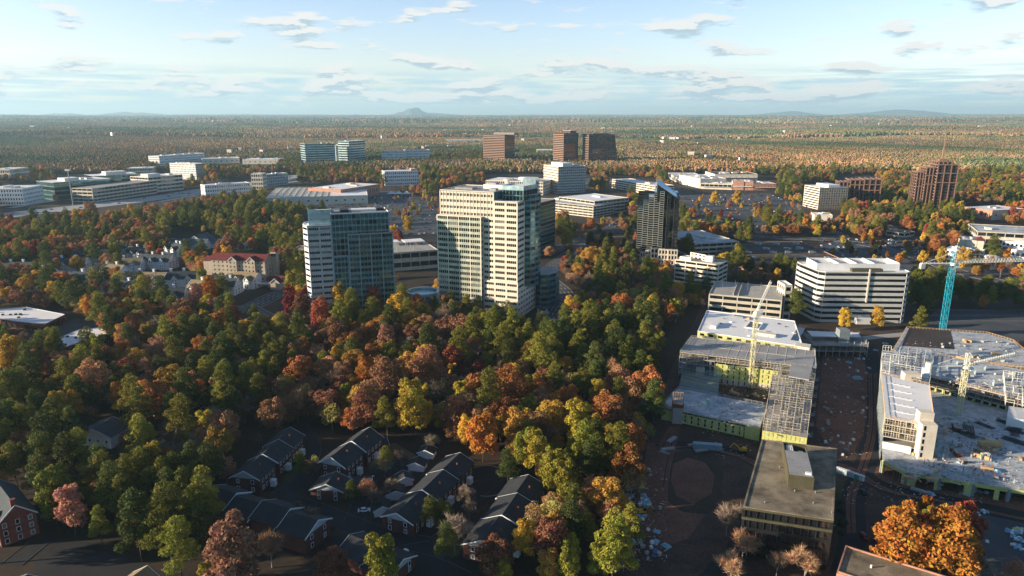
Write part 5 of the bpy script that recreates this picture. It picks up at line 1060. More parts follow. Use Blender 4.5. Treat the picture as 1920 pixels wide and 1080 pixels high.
def nearcar(px,py,c,rt,label):
    x,y=G(px,py); t=T('parked_car',label,'car',x,y,R(rt),z=.07); bd,cb,wh=carmesh(c); bd(t.mb('body')); cb(t.mb('window_glass'))
    for i,(a,b) in enumerate(((-1.4,-.8),(-1.4,.8),(1.4,-.8),(1.4,.8))): wh(t.mb('wheel#%d'%i),a,b)
    for i,b in enumerate((-.6,.6)): t.mb('headlight#%d'%i).box(2.22,2.27,b-.18,b+.18,.55,.7,'white')
    t.done()
nearcar(683,959,'car_white',8,'white saloon car parked in the shaded townhouse lane'); nearcar(716,853,'car_silver',-35,'silver car nosing out of the upper two door garage'); nearcar(706,1032,'car_dark',10,'dark car parked on the court at the bottom of the estate'); nearcar(1620,1008,'car_red',80,'dark red car on the drive right of the gravel roofed office'); nearcar(1643,1020,'car_red',80,'second dark red car further right on the same drive'); nearcar(1619,925,'car_dark',80,'black truck standing on the site road by the portable toilets')
nearcar(1228,1040,'car_blue',70,'blue car parked in the lower left yard')
CARL.sort(key=lambda c:c[0]**2+c[1]**2)
cn={'car_white':'white','car_silver':'silver','car_dark':'dark','car_red':'red','car_blue':'blue'}
for x,y,a,zn in CARL[:290]:
    c=rnd.choice(cols); o=link('parked_car',ALLM[c]); o.location=(x,y,.05); o.rotation_euler=(0,0,a); s=rnd.uniform(.95,1.15); o.scale=(s,s,s*rnd.choice((1,1,1.25))); tag(o,'small %s car parked %s'%(cn[c],zn),'car','%s cars parked %s'%(cn[c],zn))
# the rest and the motorway traffic as one mass
vs=[];fs=[];ms=[];mm=[]
rest=CARL[290:]
big=MB()
for x,y,a,zn in rest: 
    c=rnd.choice(cols); ca,sa=math.cos(a),math.sin(a); f=lambda X,Y,Z:(x+ca*X-sa*Y,y+sa*X+ca*Y,Z+.05)
    big.hexa([f(*p) for p in ((-2.2,-.9,.2),(2.2,-.9,.2),(2.2,.9,.2),(-2.2,.9,.2),(-2.2,-.85,.9),(2.2,-.85,.9),(2.2,.85,.9),(-2.2,.85,.9))],c); big.hexa([f(*p) for p in ((-1.6,-.8,.9),(1.2,-.8,.9),(1.2,.8,.9),(-1.6,.8,.9),(-1.1,-.65,1.45),(.6,-.65,1.45),(.6,.65,1.45),(-1.1,.65,1.45))],'glass_black')
if big.f: tag(link('parked_cars',big.mesh('cars')),'far rows of parked cars too small to tell apart','cars',kind='stuff')
mw=[(-60,412),(60,398),(170,386),(300,370),(400,354),(480,343),(560,330)]
for k in range(26):
    i=rnd.randrange(6); f=rnd.random(); p=(mw[i][0]*(1-f)+mw[i+1][0]*f,mw[i][1]*(1-f)+mw[i+1][1]*f); x,y=G(*p); o=link('motorway_car',ALLM[rnd.choice(cols)]); o.location=(x+rnd.uniform(-20,20),y+rnd.uniform(-4,4),.06); o.rotation_euler=(0,0,R(30)); o.scale=(1.1,)*3; tag(o,'tiny car driving along the motorway at the left','car','cars on the motorway')
# big white tent on the crowded lot
a=G(748,366); t=T('marquee','white peaked marquee tent standing on the crowded car park','tent',a[0],a[1])
for k in range(3):
    x=-14+k*14
    for q0,q1 in (((x-7,-7),(x+7,-7)),((x+7,-7),(x+7,7)),((x+7,7),(x-7,7)),((x-7,7),(x-7,-7))): t.mb('canopy').poly([(*q0,3.2),(*q1,3.2),(x,0,7.5)],'white')
for x in (-21,-7,7,21):
    for y in (-7,7): t.mb('pole').bar((x,y,0),(x,y,3.2),.2,'white')
t.foot([(-22,-8),(22,-8),(22,8),(-22,8)],3); t.done()
# masts and signs
def pole(n,l,c,px,py,ytop,w,m,head=None):
    x,y=G(px,py); z=ZAT(ytop,y); t=T(n,l,c,x,y); t.mb('pole').bar((0,0,0),(0,0,z),w,m); 
    if head: t.mb('head').box(-head[0],head[0],-head[1],head[1],z-.2,z+head[2],head[3])
    t.done()
pole('mast','tall grey mast with a round head by the left offices','mast',137,386,320,1.,'grey_metal',(3.5,2,2,'white'))
for px,py,yt in ((1445,312,300),(1875,520,505),(1234,455,424),(1302,470,452)): pole('lamp_post','slim grey pole standing %s'%{1445:'among the far trees right of the mall',1875:'beside the right edge road',1234:'behind the black glass tower',1302:'on the wide shaded garage roof side'}[px],'lamp post',px,py,yt,.35,'grey_metal',(1,.3,.3,'grey_metal'))
for k,(px,py,yt) in enumerate(((313,300,240),(1445,285,262),(470,306,278),(1100,262,245),(480,300,268))): pole('radio_mast','thin lattice radio mast rising %s'%('at the left horizon','far right of the brown towers','beside the far warehouses','on the far central woods','left of the teal glass block')[k],'mast',px,py,yt,.7,'grey_metal')
pole('motorway_sign','green motorway sign on a gantry beside the long garage','sign',228,371,364,.5,'grey_metal',(7,.3,4,'plastic_green'))
for px,py,yt in ((1560,1000,985),(1730,640,620),(1645,608,594),(1800,560,545),(1680,500,486),(1750,478,466),(120,672,640),(348,592,566)): pole('lamp_post','thin lamp post standing %s'%{1560:'right of the gravel roofed office',1730:'behind the blue crane base',1645:'right of the banded office entrance',1800:'in the wood behind the blue crane',1680:'in the lot behind the brown store roof',1750:'by the curving road near the gold trees',120:'among trees left of the small flat roof',348:'below the village by the road bend'}[px],'lamp post',px,py,yt,.16,'grey_metal',(.8,.15,.15,'grey_metal'))
# water tower
x,y=G(1472,238); zb=0
t=T('water_tower','white bulb water tower far away near the horizon','water tower',x*.5,y*.5,z=float(hz(x*.5,y*.5))); t.mb('stem').cyl(0,0,3,0,34,'white',12); t.mb('tank').cyl(0,0,3,34,38,'white',16,r1=11); t.mb('tank').cyl(0,0,11,38,42,'white',16); t.mb('tank').cyl(0,0,11,42,46,'white',16,r1=3); t.done()
# distant pale buildings, each its own
DB=[(600,255),(720,262),(835,252),(870,258),(960,243),(1010,250),(1130,247),(1190,243),(1248,262),(1260,264),(1275,262),(1300,243),(1350,240),(1420,238),(1500,236),(1560,246),(1600,234),(1650,240),(1700,245),(1820,232),(1840,233),(1870,231),(1900,234),(130,252),(210,262),(330,246),(450,258),(520,250),(400,240),(60,246),(1085,256),(770,247),(1475,256),(1385,262),(1310,276),(1240,272),(980,268),(450,285),(490,289),(430,290),(545,285),(340,283),(1295,295),(1330,300),(1390,305),(1840,250),(1760,240),(905,248),(1040,240),(680,246)]
for k,(px,py) in enumerate(DB):
    x,y=G(px,py); d=math.hypot(x,y); x*=.97;y*=.97; z=float(hz(x,y)); w=rnd.uniform(10,24)*max(1,d/3200); h=rnd.uniform(8,13)+17*min(1,d/6000)+10*max(0,d/9000)
    side='left' if px<700 else 'centre' if px<1250 else 'right'
    t=T('distant_building','tiny pale building showing above the far woods on the %s'%side,'building',x,y,rnd.uniform(-.6,.6),'tiny pale buildings above the far woods on the %s'%side,z=z-2)
    b=t.mb('wall'); b.box(-w/2,w/2,0,w*.5,0,h,rnd.choice(('cream','white','siding_tan'))); t.mb('roof').prism([(-w/2-.5,-.5),(w/2+.5,-.5),(w/2+.5,w*.5+.5),(-w/2-.5,w*.5+.5)],h,h+1.2,rnd.choice(('roof_white','roof_white','roof_grey'))); FOOT.append([(x-w/2-8,y-26),(x+w/2+8,y-26),(x+w/2+8,y+w),(x-w/2-8,y+w)]); t.done()
# the lone mountain and far ridges
def hill(name,px,dist,half,height,seed,asym=.15,n=60):
    X=(px-960)/CF*(dist*math.cos(CT)+CH*math.sin(CT)); rr=random.Random(seed); V=[];F=[]; base=float(hz(X,dist))-30
    ph=[rr.uniform(0,6) for _ in range(4)]
    for j in range(21):
        for i in range(n+1):
            u=-1+2*i/n; v=-1+j/10; r=math.sqrt(min(1,u*u*(1+asym*u)+v*v)); h=height*(math.cos(math.pi*r)*.5+.5)**1.25*(1+.10*math.sin(u*9+ph[0])+.06*math.sin(u*21+v*7+ph[1]))
            V.append((X+u*half,dist+v*half*.7,base+h))
    for j in range(20):
        for i in range(n): b=j*(n+1)+i; F.append((b,b+1,b+n+2,b+n+1))
    me=bpy.data.meshes.new(name); me.from_pydata(V,[],F); me.materials.append(MATS['hill_woods']); tag(link(name,me),kind='structure')
hill('mountain',775,25500,1250,330,1); hill('hill_ridge',790,27500,3800,170,2); hill('hill_ridge',1690,29500,4200,250,3); hill('hill_ridge',1480,30000,3000,190,4); hill('hill_ridge',250,29000,2600,190,5); hill('hill_ridge',120,28000,1800,150,6)

mat('shrub',(.03,.045,.015),var=.4,fine=3)
# clipped shrubs along the townhouse rows
sb=None
for k in range(46):
    i=rnd.choice(((500,925,560,850),(640,880,690,845),(770,985,870,880),(925,1035,1000,930),(640,1000,560,960),(1570,930,1575,1010),(690,925,640,930))); f=rnd.random(); px=i[0]+(i[2]-i[0])*f+rnd.uniform(2,8); py=i[1]+(i[3]-i[1])*f; x,y=G(px,py)
    if sb is None:
        m=MB(); n_=0
        for a in range(260):
            d=Vector((rnd.gauss(0,1),rnd.gauss(0,1),abs(rnd.gauss(0,1)))).normalized(); p=d*rnd.uniform(.75,1.05); q=d.orthogonal().normalized()*.16; r=d.cross(q)*1.; m.poly([p-q,p+r,p+q,p-r],'shrub')
        sb=m.mesh('shrub')
    o=link('shrub',sb); o.location=(x,y,0); s_=rnd.uniform(.8,1.7); o.scale=(s_,s_,s_*.9); z_='beside the gravel roofed office' if px>1500 else 'along the shaded townhouse rows'; tag(o,'small dark green clipped shrub '+z_,'shrub','clipped shrubs '+z_)
# ------------------------------------------------------------------ tree meshes
leafmat('leaf',False); leafmat('leaf_inst',True); leafmat('twig',False,trans=0.); leafmat('twig_inst',True,trans=0.)
def inpoly(X,Y,P):
    r=np.zeros(len(X),bool); n=len(P); j=n-1
    for i in range(n):
        xi,yi=P[i];xj,yj=P[j]
        if yi!=yj: r^=((yi>Y)!=(yj>Y))&(X<(xj-xi)*(Y-yi)/(yj-yi)+xi)
        j=i
    return r
def cards(c,n,size,asp,rg,jit=.8):
    """one small quad per centre, facing roughly along n"""
    N=len(c); n=n+rg.normal(size=(N,3))*jit; n/=np.linalg.norm(n,axis=1)[:,None]+1e-9
    a=np.cross(n,rg.normal(size=(N,3))); a/=np.linalg.norm(a,axis=1)[:,None]+1e-9; b=np.cross(n,a)
    s=(size*rg.uniform(.6,1.35,N))[:,None]
    q=np.stack([c-a*s-b*s*asp*.5,c+a*s*.3-b*s*asp,c+a*s+b*s*asp*.5,c-a*s*.3+b*s*asp],1)
    return q.reshape(-1,3)
def qmesh(name,V,shade,m,tri=False):
    k=3 if tri else 4; nf=len(V)//k; me=bpy.data.meshes.new(name); me.vertices.add(len(V)); me.vertices.foreach_set('co',V.astype(np.float32).ravel()); me.loops.add(len(V)); me.loops.foreach_set('vertex_index',np.arange(len(V),dtype=np.int32)); me.polygons.add(nf); me.polygons.foreach_set('loop_start',np.arange(0,len(V),k,dtype=np.int32)); me.update(calc_edges=True)
    at=me.attributes.new('shade','FLOAT','FACE'); at.data.foreach_set('value',np.clip(shade,0,1).astype(np.float32)); me.materials.append(MATS[m]); return me
def clumpcrown(cl,nl,size,asp,seed,flat=1.,inner=.78,under=.35,jit=.8):
    """cl: list of (x,y,z,r,rz); leaves on the clump shells, hidden ones dropped"""
    rg=np.random.default_rng(seed); cl=np.array(cl); w=cl[:,3]**2; w/=w.sum(); out=[];sh=[];nn=[]
    cs=rg.uniform(.2,.8,len(cl)); tot=0
    while tot<nl:
        k=rg.choice(len(cl),nl,p=w); d=rg.normal(size=(nl,3)); d/=np.linalg.norm(d,axis=1)[:,None]; keep=(d[:,2]>-.25)|(rg.random(nl)<under)
        rad=rg.uniform(.8,1.1,nl)[:,None]; lump=1+.16*np.sin(d[:,0:1]*7+k[:,None])*np.sin(d[:,2:3]*6+k[:,None]*2)
        p=cl[k,:3]+d*np.stack([cl[k,3],cl[k,3],cl[k,4]],1)*rad*lump
        for j in range(len(cl)):
            q=(p-cl[j,:3])/np.stack([cl[j,3],cl[j,3],cl[j,4]]); keep&=(np.linalg.norm(q,axis=1)>inner)|(k==j)
        p=p[keep];d=d[keep];k=k[keep]; out.append(p);nn.append(d);sh.append(cs[k]*.6+rg.uniform(0,.4,len(k))); tot+=len(p)
    p=np.concatenate(out)[:nl];d=np.concatenate(nn)[:nl];s=np.concatenate(sh)[:nl]
    return cards(p,d,size,asp,rg,jit),s
def limbs(mb,rg,h0,cl,r0,m='bark',lean=.3):
    top=(rg.uniform(-lean,lean),rg.uniform(-lean,lean),h0); mb.bar((0,0,-.3),top,r0,m,6)
    for c in cl: mb.bar(top,(c[0]*.8+top[0]*.2,c[1]*.8+top[1]*.2,c[2]-.2*c[4]),r0*.38,m,4)
def spec_broad(seed,R0=5.2,H=14,low=4.,n=15,flat=.85):
    rg=random.Random(seed); cl=[]
    for i in range(n):
        a=i*2.4+rg.uniform(-.4,.4); f=(i+.5)/n; zc=low+ (H-low)*(.12+.76*f); rr=R0*math.sqrt(max(.05,1-((f-.36)/.72)**2))*rg.uniform(.45,.78)
        r=R0*rg.uniform(.32,.48)*(1.1-.35*f); cl.append((rr*math.cos(a),rr*math.sin(a),zc,r,r*flat))
    cl.append((0,0,low+(H-low)*.5,R0*.55,(H-low)*.33)); return cl
def spec_oval(seed,R0=3.2,H=13,low=2.2,n=16):
    rg=random.Random(seed); cl=[]
    for i in range(n):
        a=i*2.4; f=(i+.5)/n; rr=R0*math.sin(math.pi*min(1,.18+.75*f))**.8*.62; r=R0*rg.uniform(.36,.5)*(1.15-.45*f); cl.append((rr*math.cos(a),rr*math.sin(a),low+(H-low)*(.1+.85*f),r,r*1.2))
    return cl
def spec_pine(seed,R0=3.9,H=20,low=8,n=19):
    rg=random.Random(seed); cl=[]
    for i in range(n):
        a=i*2.4+rg.uniform(-.5,.5); f=(i+.5)/n; rr=R0*(1-f*.72)*rg.uniform(.5,.95); r=R0*rg.uniform(.30,.46)*(1.15-.4*f); cl.append((rr*math.cos(a),rr*math.sin(a),low+(H-low)*(f*.97),r,r*.58))
    cl.append((0,0,H-.6,R0*.3,R0*.32)); return cl
def baretree(seed,H=13,spread=5.,twigs=1500):
    rg=random.Random(seed); mb=MB(); tips=[]
    def grow(p,d,l,r,k):
        q=p+d*l; mb.bar(p,q,r,'bark_pale',4 if k<2 else 3)
        if k>=3: tips.append((q,d)); return
        for i in range(rg.choice((3,4)) if k else 6):
            n=Vector((rg.gauss(0,1),rg.gauss(0,1),rg.gauss(.0,.5))).normalized(); e=(d*(.85 if k else 1.)+n*(.75 if k<2 else .9)+Vector((0,0,.25))).normalized(); grow(p+d*l*rg.uniform(.55,1.),e,l*rg.uniform(.55,.8),r*.55,k+1)
    grow(Vector((0,0,-.2)),Vector((0,0,1)),H*.34,.22,0)
    n=np.random.default_rng(seed); V=[];S=[]
    for i in range(twigs):
        q,d=tips[i%len(tips)]; s=q-d*rg.uniform(0,1.6); e=(d*.7+Vector((rg.gauss(0,.6),rg.gauss(0,.6),rg.gauss(.25,.5)))).normalized(); l=rg.uniform(1.0,2.5); w=e.cross(Vector((rg.gauss(0,1),rg.gauss(0,1),rg.gauss(0,1)))).normalized()*rg.uniform(.035,.075); V+=[tuple(s-w),tuple(s+w),tuple(s+e*l)]; S.append(rg.random())
    return mb,np.array(V),np.array(S)
KINDS={}
def addkind(k,V,S,mb,tri=False,tw=False):
    m='twig' if tw else 'leaf'; tri_=tri
    KINDS.setdefault(k,[]).append((qmesh('crown',V,S,m,tri_),mb.mesh('trunk'),qmesh('crown_i',V,S,m+'_inst',tri_)))
def trunkfor(cl,h0,r0,seed,m='bark'):
    mb=MB(); limbs(mb,random.Random(seed),h0,cl,r0,m); return mb
for s in range(6):
    cl=spec_broad(s,R0=4.6+.35*(s%3),H=12.5+s%3,low=3.2,n=13+s,flat=.8); V,S=clumpcrown(cl,5600,.255,.75,s); addkind('oak',V,S,trunkfor(cl,4.5,.34,s))
for s in range(4):
    cl=spec_broad(40+s,R0=3.9,H=13.5+s,low=2.6,n=14,flat=1.05); V,S=clumpcrown(cl,5200,.235,.8,40+s); addkind('maple',V,S,trunkfor(cl,4,.26,s))
for s in range(3):
    cl=spec_oval(60+s); V,S=clumpcrown(cl,3400,.24,.8,60+s); addkind('pear',V,S,trunkfor(cl,4,.2,s))
for s in range(6):
    cl=spec_pine(80+s,R0=4.3+.5*(s%3),H=17+1.2*(s%3),low=5.5+(s%3),n=17+s); V,S=clumpcrown(cl,5200,.30,.42,80+s,under=.5,jit=.8); mb=MB(); mb.bar((0,0,-.3),(0,0,cl[-1][2]-.5),.26,'bark',6)
    for c in cl: mb.bar((0,0,c[2]-1.2),(c[0],c[1],c[2]-.1),.09,'bark',4)
    addkind('pine',V,S,mb)
for s in range(5):
    mb,V,S=baretree(100+s,H=12+s,twigs=2600); addkind('bare',V,S,mb,True,True)
for s in range(3):   # thinly leaved: half bare
    mb,V,S=baretree(120+s,H=13,twigs=900); cl=spec_broad(130+s,R0=4.2,H=12.5,low=4,n=13); Q,S2=clumpcrown(cl,1300,.24,.8,130+s,inner=.4,under=1,jit=1.2); addkind('thin',Q,S2,mb)
PAL={'oak':[((.45,.185,.06),'rust orange'),((.40,.22,.105),'tan brown'),((.50,.30,.06),'golden brown'),((.29,.13,.07),'russet brown')],
 'maple':[((.60,.25,.05),'bright orange'),((.40,.11,.06),'red'),((.66,.42,.06),'golden yellow'),((.44,.22,.14),'pinkish')],
 'pear':[((.42,.15,.02),'orange'),((.46,.28,.03),'golden'),((.18,.02,.02),'dark red'),((.30,.30,.03),'yellow green')],
 'pine':[((.125,.14,.024),'dark green'),((.19,.19,.028),'mid green'),((.10,.125,.028),'deep green'),((.25,.235,.035),'olive green')],
 'bare':[((.24,.18,.13),'grey brown'),((.34,.27,.20),'pale grey'),((.22,.14,.10),'brown'),((.50,.29,.17),'tan tipped')],
 'thin':[((.42,.28,.12),'thinly leaved tan'),((.46,.22,.13),'thinly leaved pinkish'),((.38,.34,.10),'thinly leaved olive')],
 'olive':[((.33,.31,.04),'yellow green'),((.50,.39,.05),'olive yellow'),((.25,.26,.035),'fresh green')]}
NAMES={'oak':('oak_tree','oak'),'maple':('maple_tree','maple'),'pear':('pear_tree','upright broadleaf tree'),'pine':('pine_tree','pine'),'bare':('bare_tree','leafless tree'),'thin':('thin_tree','broadleaf tree'),'olive':('poplar_tree','broadleaf tree')}
BASEH={'oak':13.5,'maple':14.5,'pear':13,'pine':20,'bare':15,'thin':13,'olive':14}; BASEW={'oak':10,'maple':8.4,'pear':6,'pine':8.4,'bare':10,'thin':9,'olive':8.4}
def src(k): return KINDS['maple' if k=='olive' else k]
def zone(px,py):
    if py>1000 and 1640<px: return 'by the wet lot at the bottom right'
    if py>900 and px>1330: return 'around the gravel roofed office'
    if px>1700 and 520<py<640: return 'in the dark wood behind the blue crane'
    if px>1150 and 520<py<=640 and px<1330: return 'in the wood strip left of the grey garage'
    if py>760:
        if px<140: return 'at the far left edge in the lower wood'
        if px<420: return 'in the pine belt above the bottom left lane'
        if px<700 and py>960: return 'in front of the brick ended townhouse row'
        if px<980: return 'among the shaded townhouses' if py>840 else 'just behind the townhouse estate'
        return 'in the bright tree strip left of the earth yard'
    if py>600:
        if px<240: return 'in the wood by the flat white roofs'
        if px<520: return 'in the left middle of the wood'
        if px<820: return 'in the wood below the glass fronted tower'
        if px<1040: return 'in the wood below the cream tower'
        return 'in the wood bordering the yellow sheathed shell'
    if py>500:
        if px<300: return 'at the front of the gabled village'
        if px<570: return 'between the village and the left tower'
        if px<1040: return 'at the foot of the two towers'
        return 'in the hollow round the black tower'
    if py>420: return 'round the gabled village' if px<560 else 'behind the two glass towers' if px<1040 else 'in the park behind the black tower' if px<1400 else 'round the right hand shops'
    return 'south of the motorway' if px<560 else 'round the warehouse store' if px<900 else 'near the skyline towers' if px<1240 else 'beyond the shopping centre'
def addtree(k,x,y,s,ci,px,py,label=None,var=None,sz=None,rot=None):
    v=var if var is not None else rnd.randrange(len(src(k))); cr,tr,_=src(k)[v]; nm,kd=NAMES[k]; col,cn_=PAL[k][ci] if isinstance(ci,int) else (ci,'')
    zn=zone(px,py); o=link(nm,None); o.location=(x,y,0); o.rotation_euler=(0,0,rnd.uniform(0,6.28) if rot is None else rot); zs=s*rnd.uniform(.92,1.08); o.scale=(s,s,zs if sz is None else sz)
    tag(o,label or '%s %s %s'%(cn_,kd,zn),'tree',('%s %ss %s'%(cn_,kd,zn)) if not label else label+' group' if label.startswith('small ') and px>0 and ' in rows ' in label or label and label.startswith('small ') else None)
    j=rnd.uniform(.62,1.2); c=link('crown',cr,o); c.color=(col[0]*j,col[1]*j*rnd.uniform(.92,1.08),col[2]*j,1); link('trunk',tr,o)
# ------------------------------------------------------------------ where trees grow
# outlines (pixels of the photograph) where buildings and roads stay unobstructed: tested at crown height
KEEP=[[(568,400),(738,398),(742,575),(640,560),(600,545),(575,560)],[(822,350),(1010,335),(1030,480),(1008,560),(985,592),(965,596),(930,580),(905,560),(826,545)],[(742,528),(822,528),(820,552),(742,552)],[(1192,345),(1278,345),(1275,470),(1256,488),(1196,488)],
 [(1496,485),(1708,485),(1700,590),(1640,596),(1570,600),(1500,580)],[(1325,520),(1490,525),(1490,590),(1325,590)],[(1258,478),(1345,478),(1340,520),(1262,520)],[(1300,445),(1385,440),(1370,482),(1345,490),(1300,480)],
 [(1235,620),(1300,570),(1520,600),(1530,835),(1430,830),(1235,800)],[(1530,600),(1645,600),(1645,1000),(1560,1000),(1530,840)],[(1640,590),(1990,590),(1990,950),(1800,930),(1640,900)],[(1365,810),(1570,810),(1570,1000),(1480,980),(1365,960)],[(1190,840),(1400,830),(1360,1000),(1220,1030),(1185,950)],
 [(380,480),(505,462),(508,530),(440,532),(385,505)],[(312,430),(410,430),(405,456),(312,458)],[(222,470),(345,470),(345,515),(222,512)],[(290,505),(365,505),(365,545),(290,545)],[(425,510),(475,510),(475,535),(425,535)],[(110,495),(200,490),(200,512),(110,515)],[(-10,575),(125,575),(125,604),(85,612),(0,608)],[(112,612),(205,612),(205,630),(130,648),(112,640)],
 [(500,342),(715,340),(712,368),(650,385),(498,378)],[(650,365),(830,365),(825,430),(740,440),(650,410)],[(718,315),(790,315),(788,345),(720,345)],[(0,340),(100,340),(100,375),(0,378)],[(100,320),(350,320),(345,358),(280,372),(170,378),(105,368)],[(-10,385),(170,375),(400,345),(560,325),(560,345),(400,365),(200,392),(-10,408)],
 [(318,300),(385,300),(385,332),(318,332)],[(384,340),(548,318),(548,350),(470,362),(388,366)],[(564,262),(690,258),(690,302),(564,305)],[(712,275),(808,275),(808,297),(712,298)],[(905,248),(976,248),(976,298),(905,298)],[(1035,245),(1080,245),(1080,300),(1035,300)],[(1090,248),(1156,248),(1156,305),(1090,305)],
 [(1000,300),(1108,300),(1108,358),(1180,352),(1180,392),(1110,402),(1000,398)],[(908,322),(1020,322),(1020,350),(908,350)],[(1140,326),(1232,332),(1232,360),(1140,345)],[(1250,316),(1458,328),(1458,360),(1310,362),(1250,340)],[(1270,362),(1440,362),(1450,395),(1300,400)],[(1500,340),(1582,340),(1580,388),(1505,388)],[(1568,325),(1645,325),(1640,375),(1572,372)],[(1708,300),(1785,300),(1785,380),(1712,378)],
 [(1803,378),(1885,380),(1885,405),(1803,400)],[(1522,396),(1568,396),(1566,412),(1524,412)],[(1656,422),(1700,424),(1700,442),(1658,440)],[(1822,416),(1990,420),(1990,456),(1822,450)],[(1795,440),(1850,440),(1845,466),(1797,464)],[(1768,458),(1855,458),(1855,492),(1768,482)],[(1872,440),(1990,440),(1990,490),(1872,480)],
 [(1400,435),(1560,440),(1600,490),(1500,497),(1400,495)],[(1545,438),(1740,450),(1740,505),(1600,500)],[(745,440),(824,440),(824,500),(742,505)],[(1090,436),(1192,436),(1192,458),(1090,458)],[(1035,455),(1110,450),(1060,500),(1060,560),(1035,540)],[(430,545),(545,540),(560,570),(440,585)],
 [(425,795),(560,795),(690,805),(880,838),(1015,888),(1000,925),(880,1045),(740,1020),(640,1030),(425,985),(400,930),(430,880)],[(-10,920),(78,930),(78,1000),(-10,1020)],[(135,775),(215,775),(215,828),(135,828)],[(60,1010),(240,1010),(340,1085),(60,1085)],[(300,285),(450,285),(520,290),(522,304),(300,308)],[(1735,575),(1920,580),(1920,600),(1735,600)],[(1620,455),(1760,480),(1920,520),(1920,540),(1700,500)],[(1040,560),(1060,640),(1010,600)]]
# what grows where (pixels at crown height): polygon, mix
MIX=[([(0,780),(130,770),(200,850),(420,900),(400,1040),(250,1010),(60,920),(0,900)],dict(pine=9,bare=1,maple=.3,oak=.3)),([(900,598),(1210,590),(1235,700),(1120,720),(1000,690),(900,650)],dict(pine=8,bare=.8,oak=.8,olive=.6)),([(1700,520),(1990,520),(1990,600),(1700,600)],dict(pine=8,maple=.6,bare=1)),
 ([(980,830),(1160,820),(1150,1090),(960,1090)],dict(olive=4,oak=1.4,pine=2.4,maple=.5,thin=1.6,bare=.8)),([(1010,540),(1330,520),(1290,600),(1220,640),(1010,600)],dict(oak=2.,thin=2,bare=2,maple=1.4,pine=1.4,olive=1)),([(330,390),(620,380),(620,470),(470,480),(400,440),(330,430)],dict(pine=6,olive=2,maple=1,oak=1)),
 ([(0,640),(240,600),(520,600),(560,720),(400,800),(0,780)],dict(pine=4.,oak=2.,bare=2.4,maple=.9,thin=1.4,olive=.6)),([(380,720),(640,700),(640,820),(430,900),(380,850)],dict(bare=4,thin=2,oak=2,pine=.6)),([(480,590),(1010,590),(1000,700),(640,720),(480,680)],dict(oak=3.4,pine=1.8,bare=2.4,maple=1.4,thin=1.8,olive=.7)),
 ([(600,690),(1240,690),(1200,900),(900,880),(600,800)],dict(oak=3.6,bare=3.,olive=.8,pine=.9,maple=1.,thin=1.8)),([(0,330),(560,330),(560,420),(0,470)],dict(oak=3,maple=1.2,pine=2.2,bare=2.4,olive=.8,thin=1.2)),([(0,430),(330,430),(330,600),(0,600)],dict(oak=2.6,maple=1.2,pine=2.,bare=2.2,thin=1)),([(1290,395),(1480,280),(1500,420),(1400,430)],dict(pine=5,olive=2)),
 ([(1030,440),(1420,440),(1420,545),(1030,545)],dict(oak=2.2,bare=3.,pine=2,maple=.8,thin=1)),([(420,1000),(980,1000),(980,1090),(420,1090)],dict(oak=2,thin=2,olive=1.4,bare=1)),([(1350,920),(1640,920),(1640,1090),(1350,1090)],dict(thin=2,bare=3))]
DEF=dict(oak=2.8,pine=2.6,maple=1.3,bare=2.2,olive=1.1,thin=1.1)
KL=['oak','maple','pear','pine','bare','thin','olive']
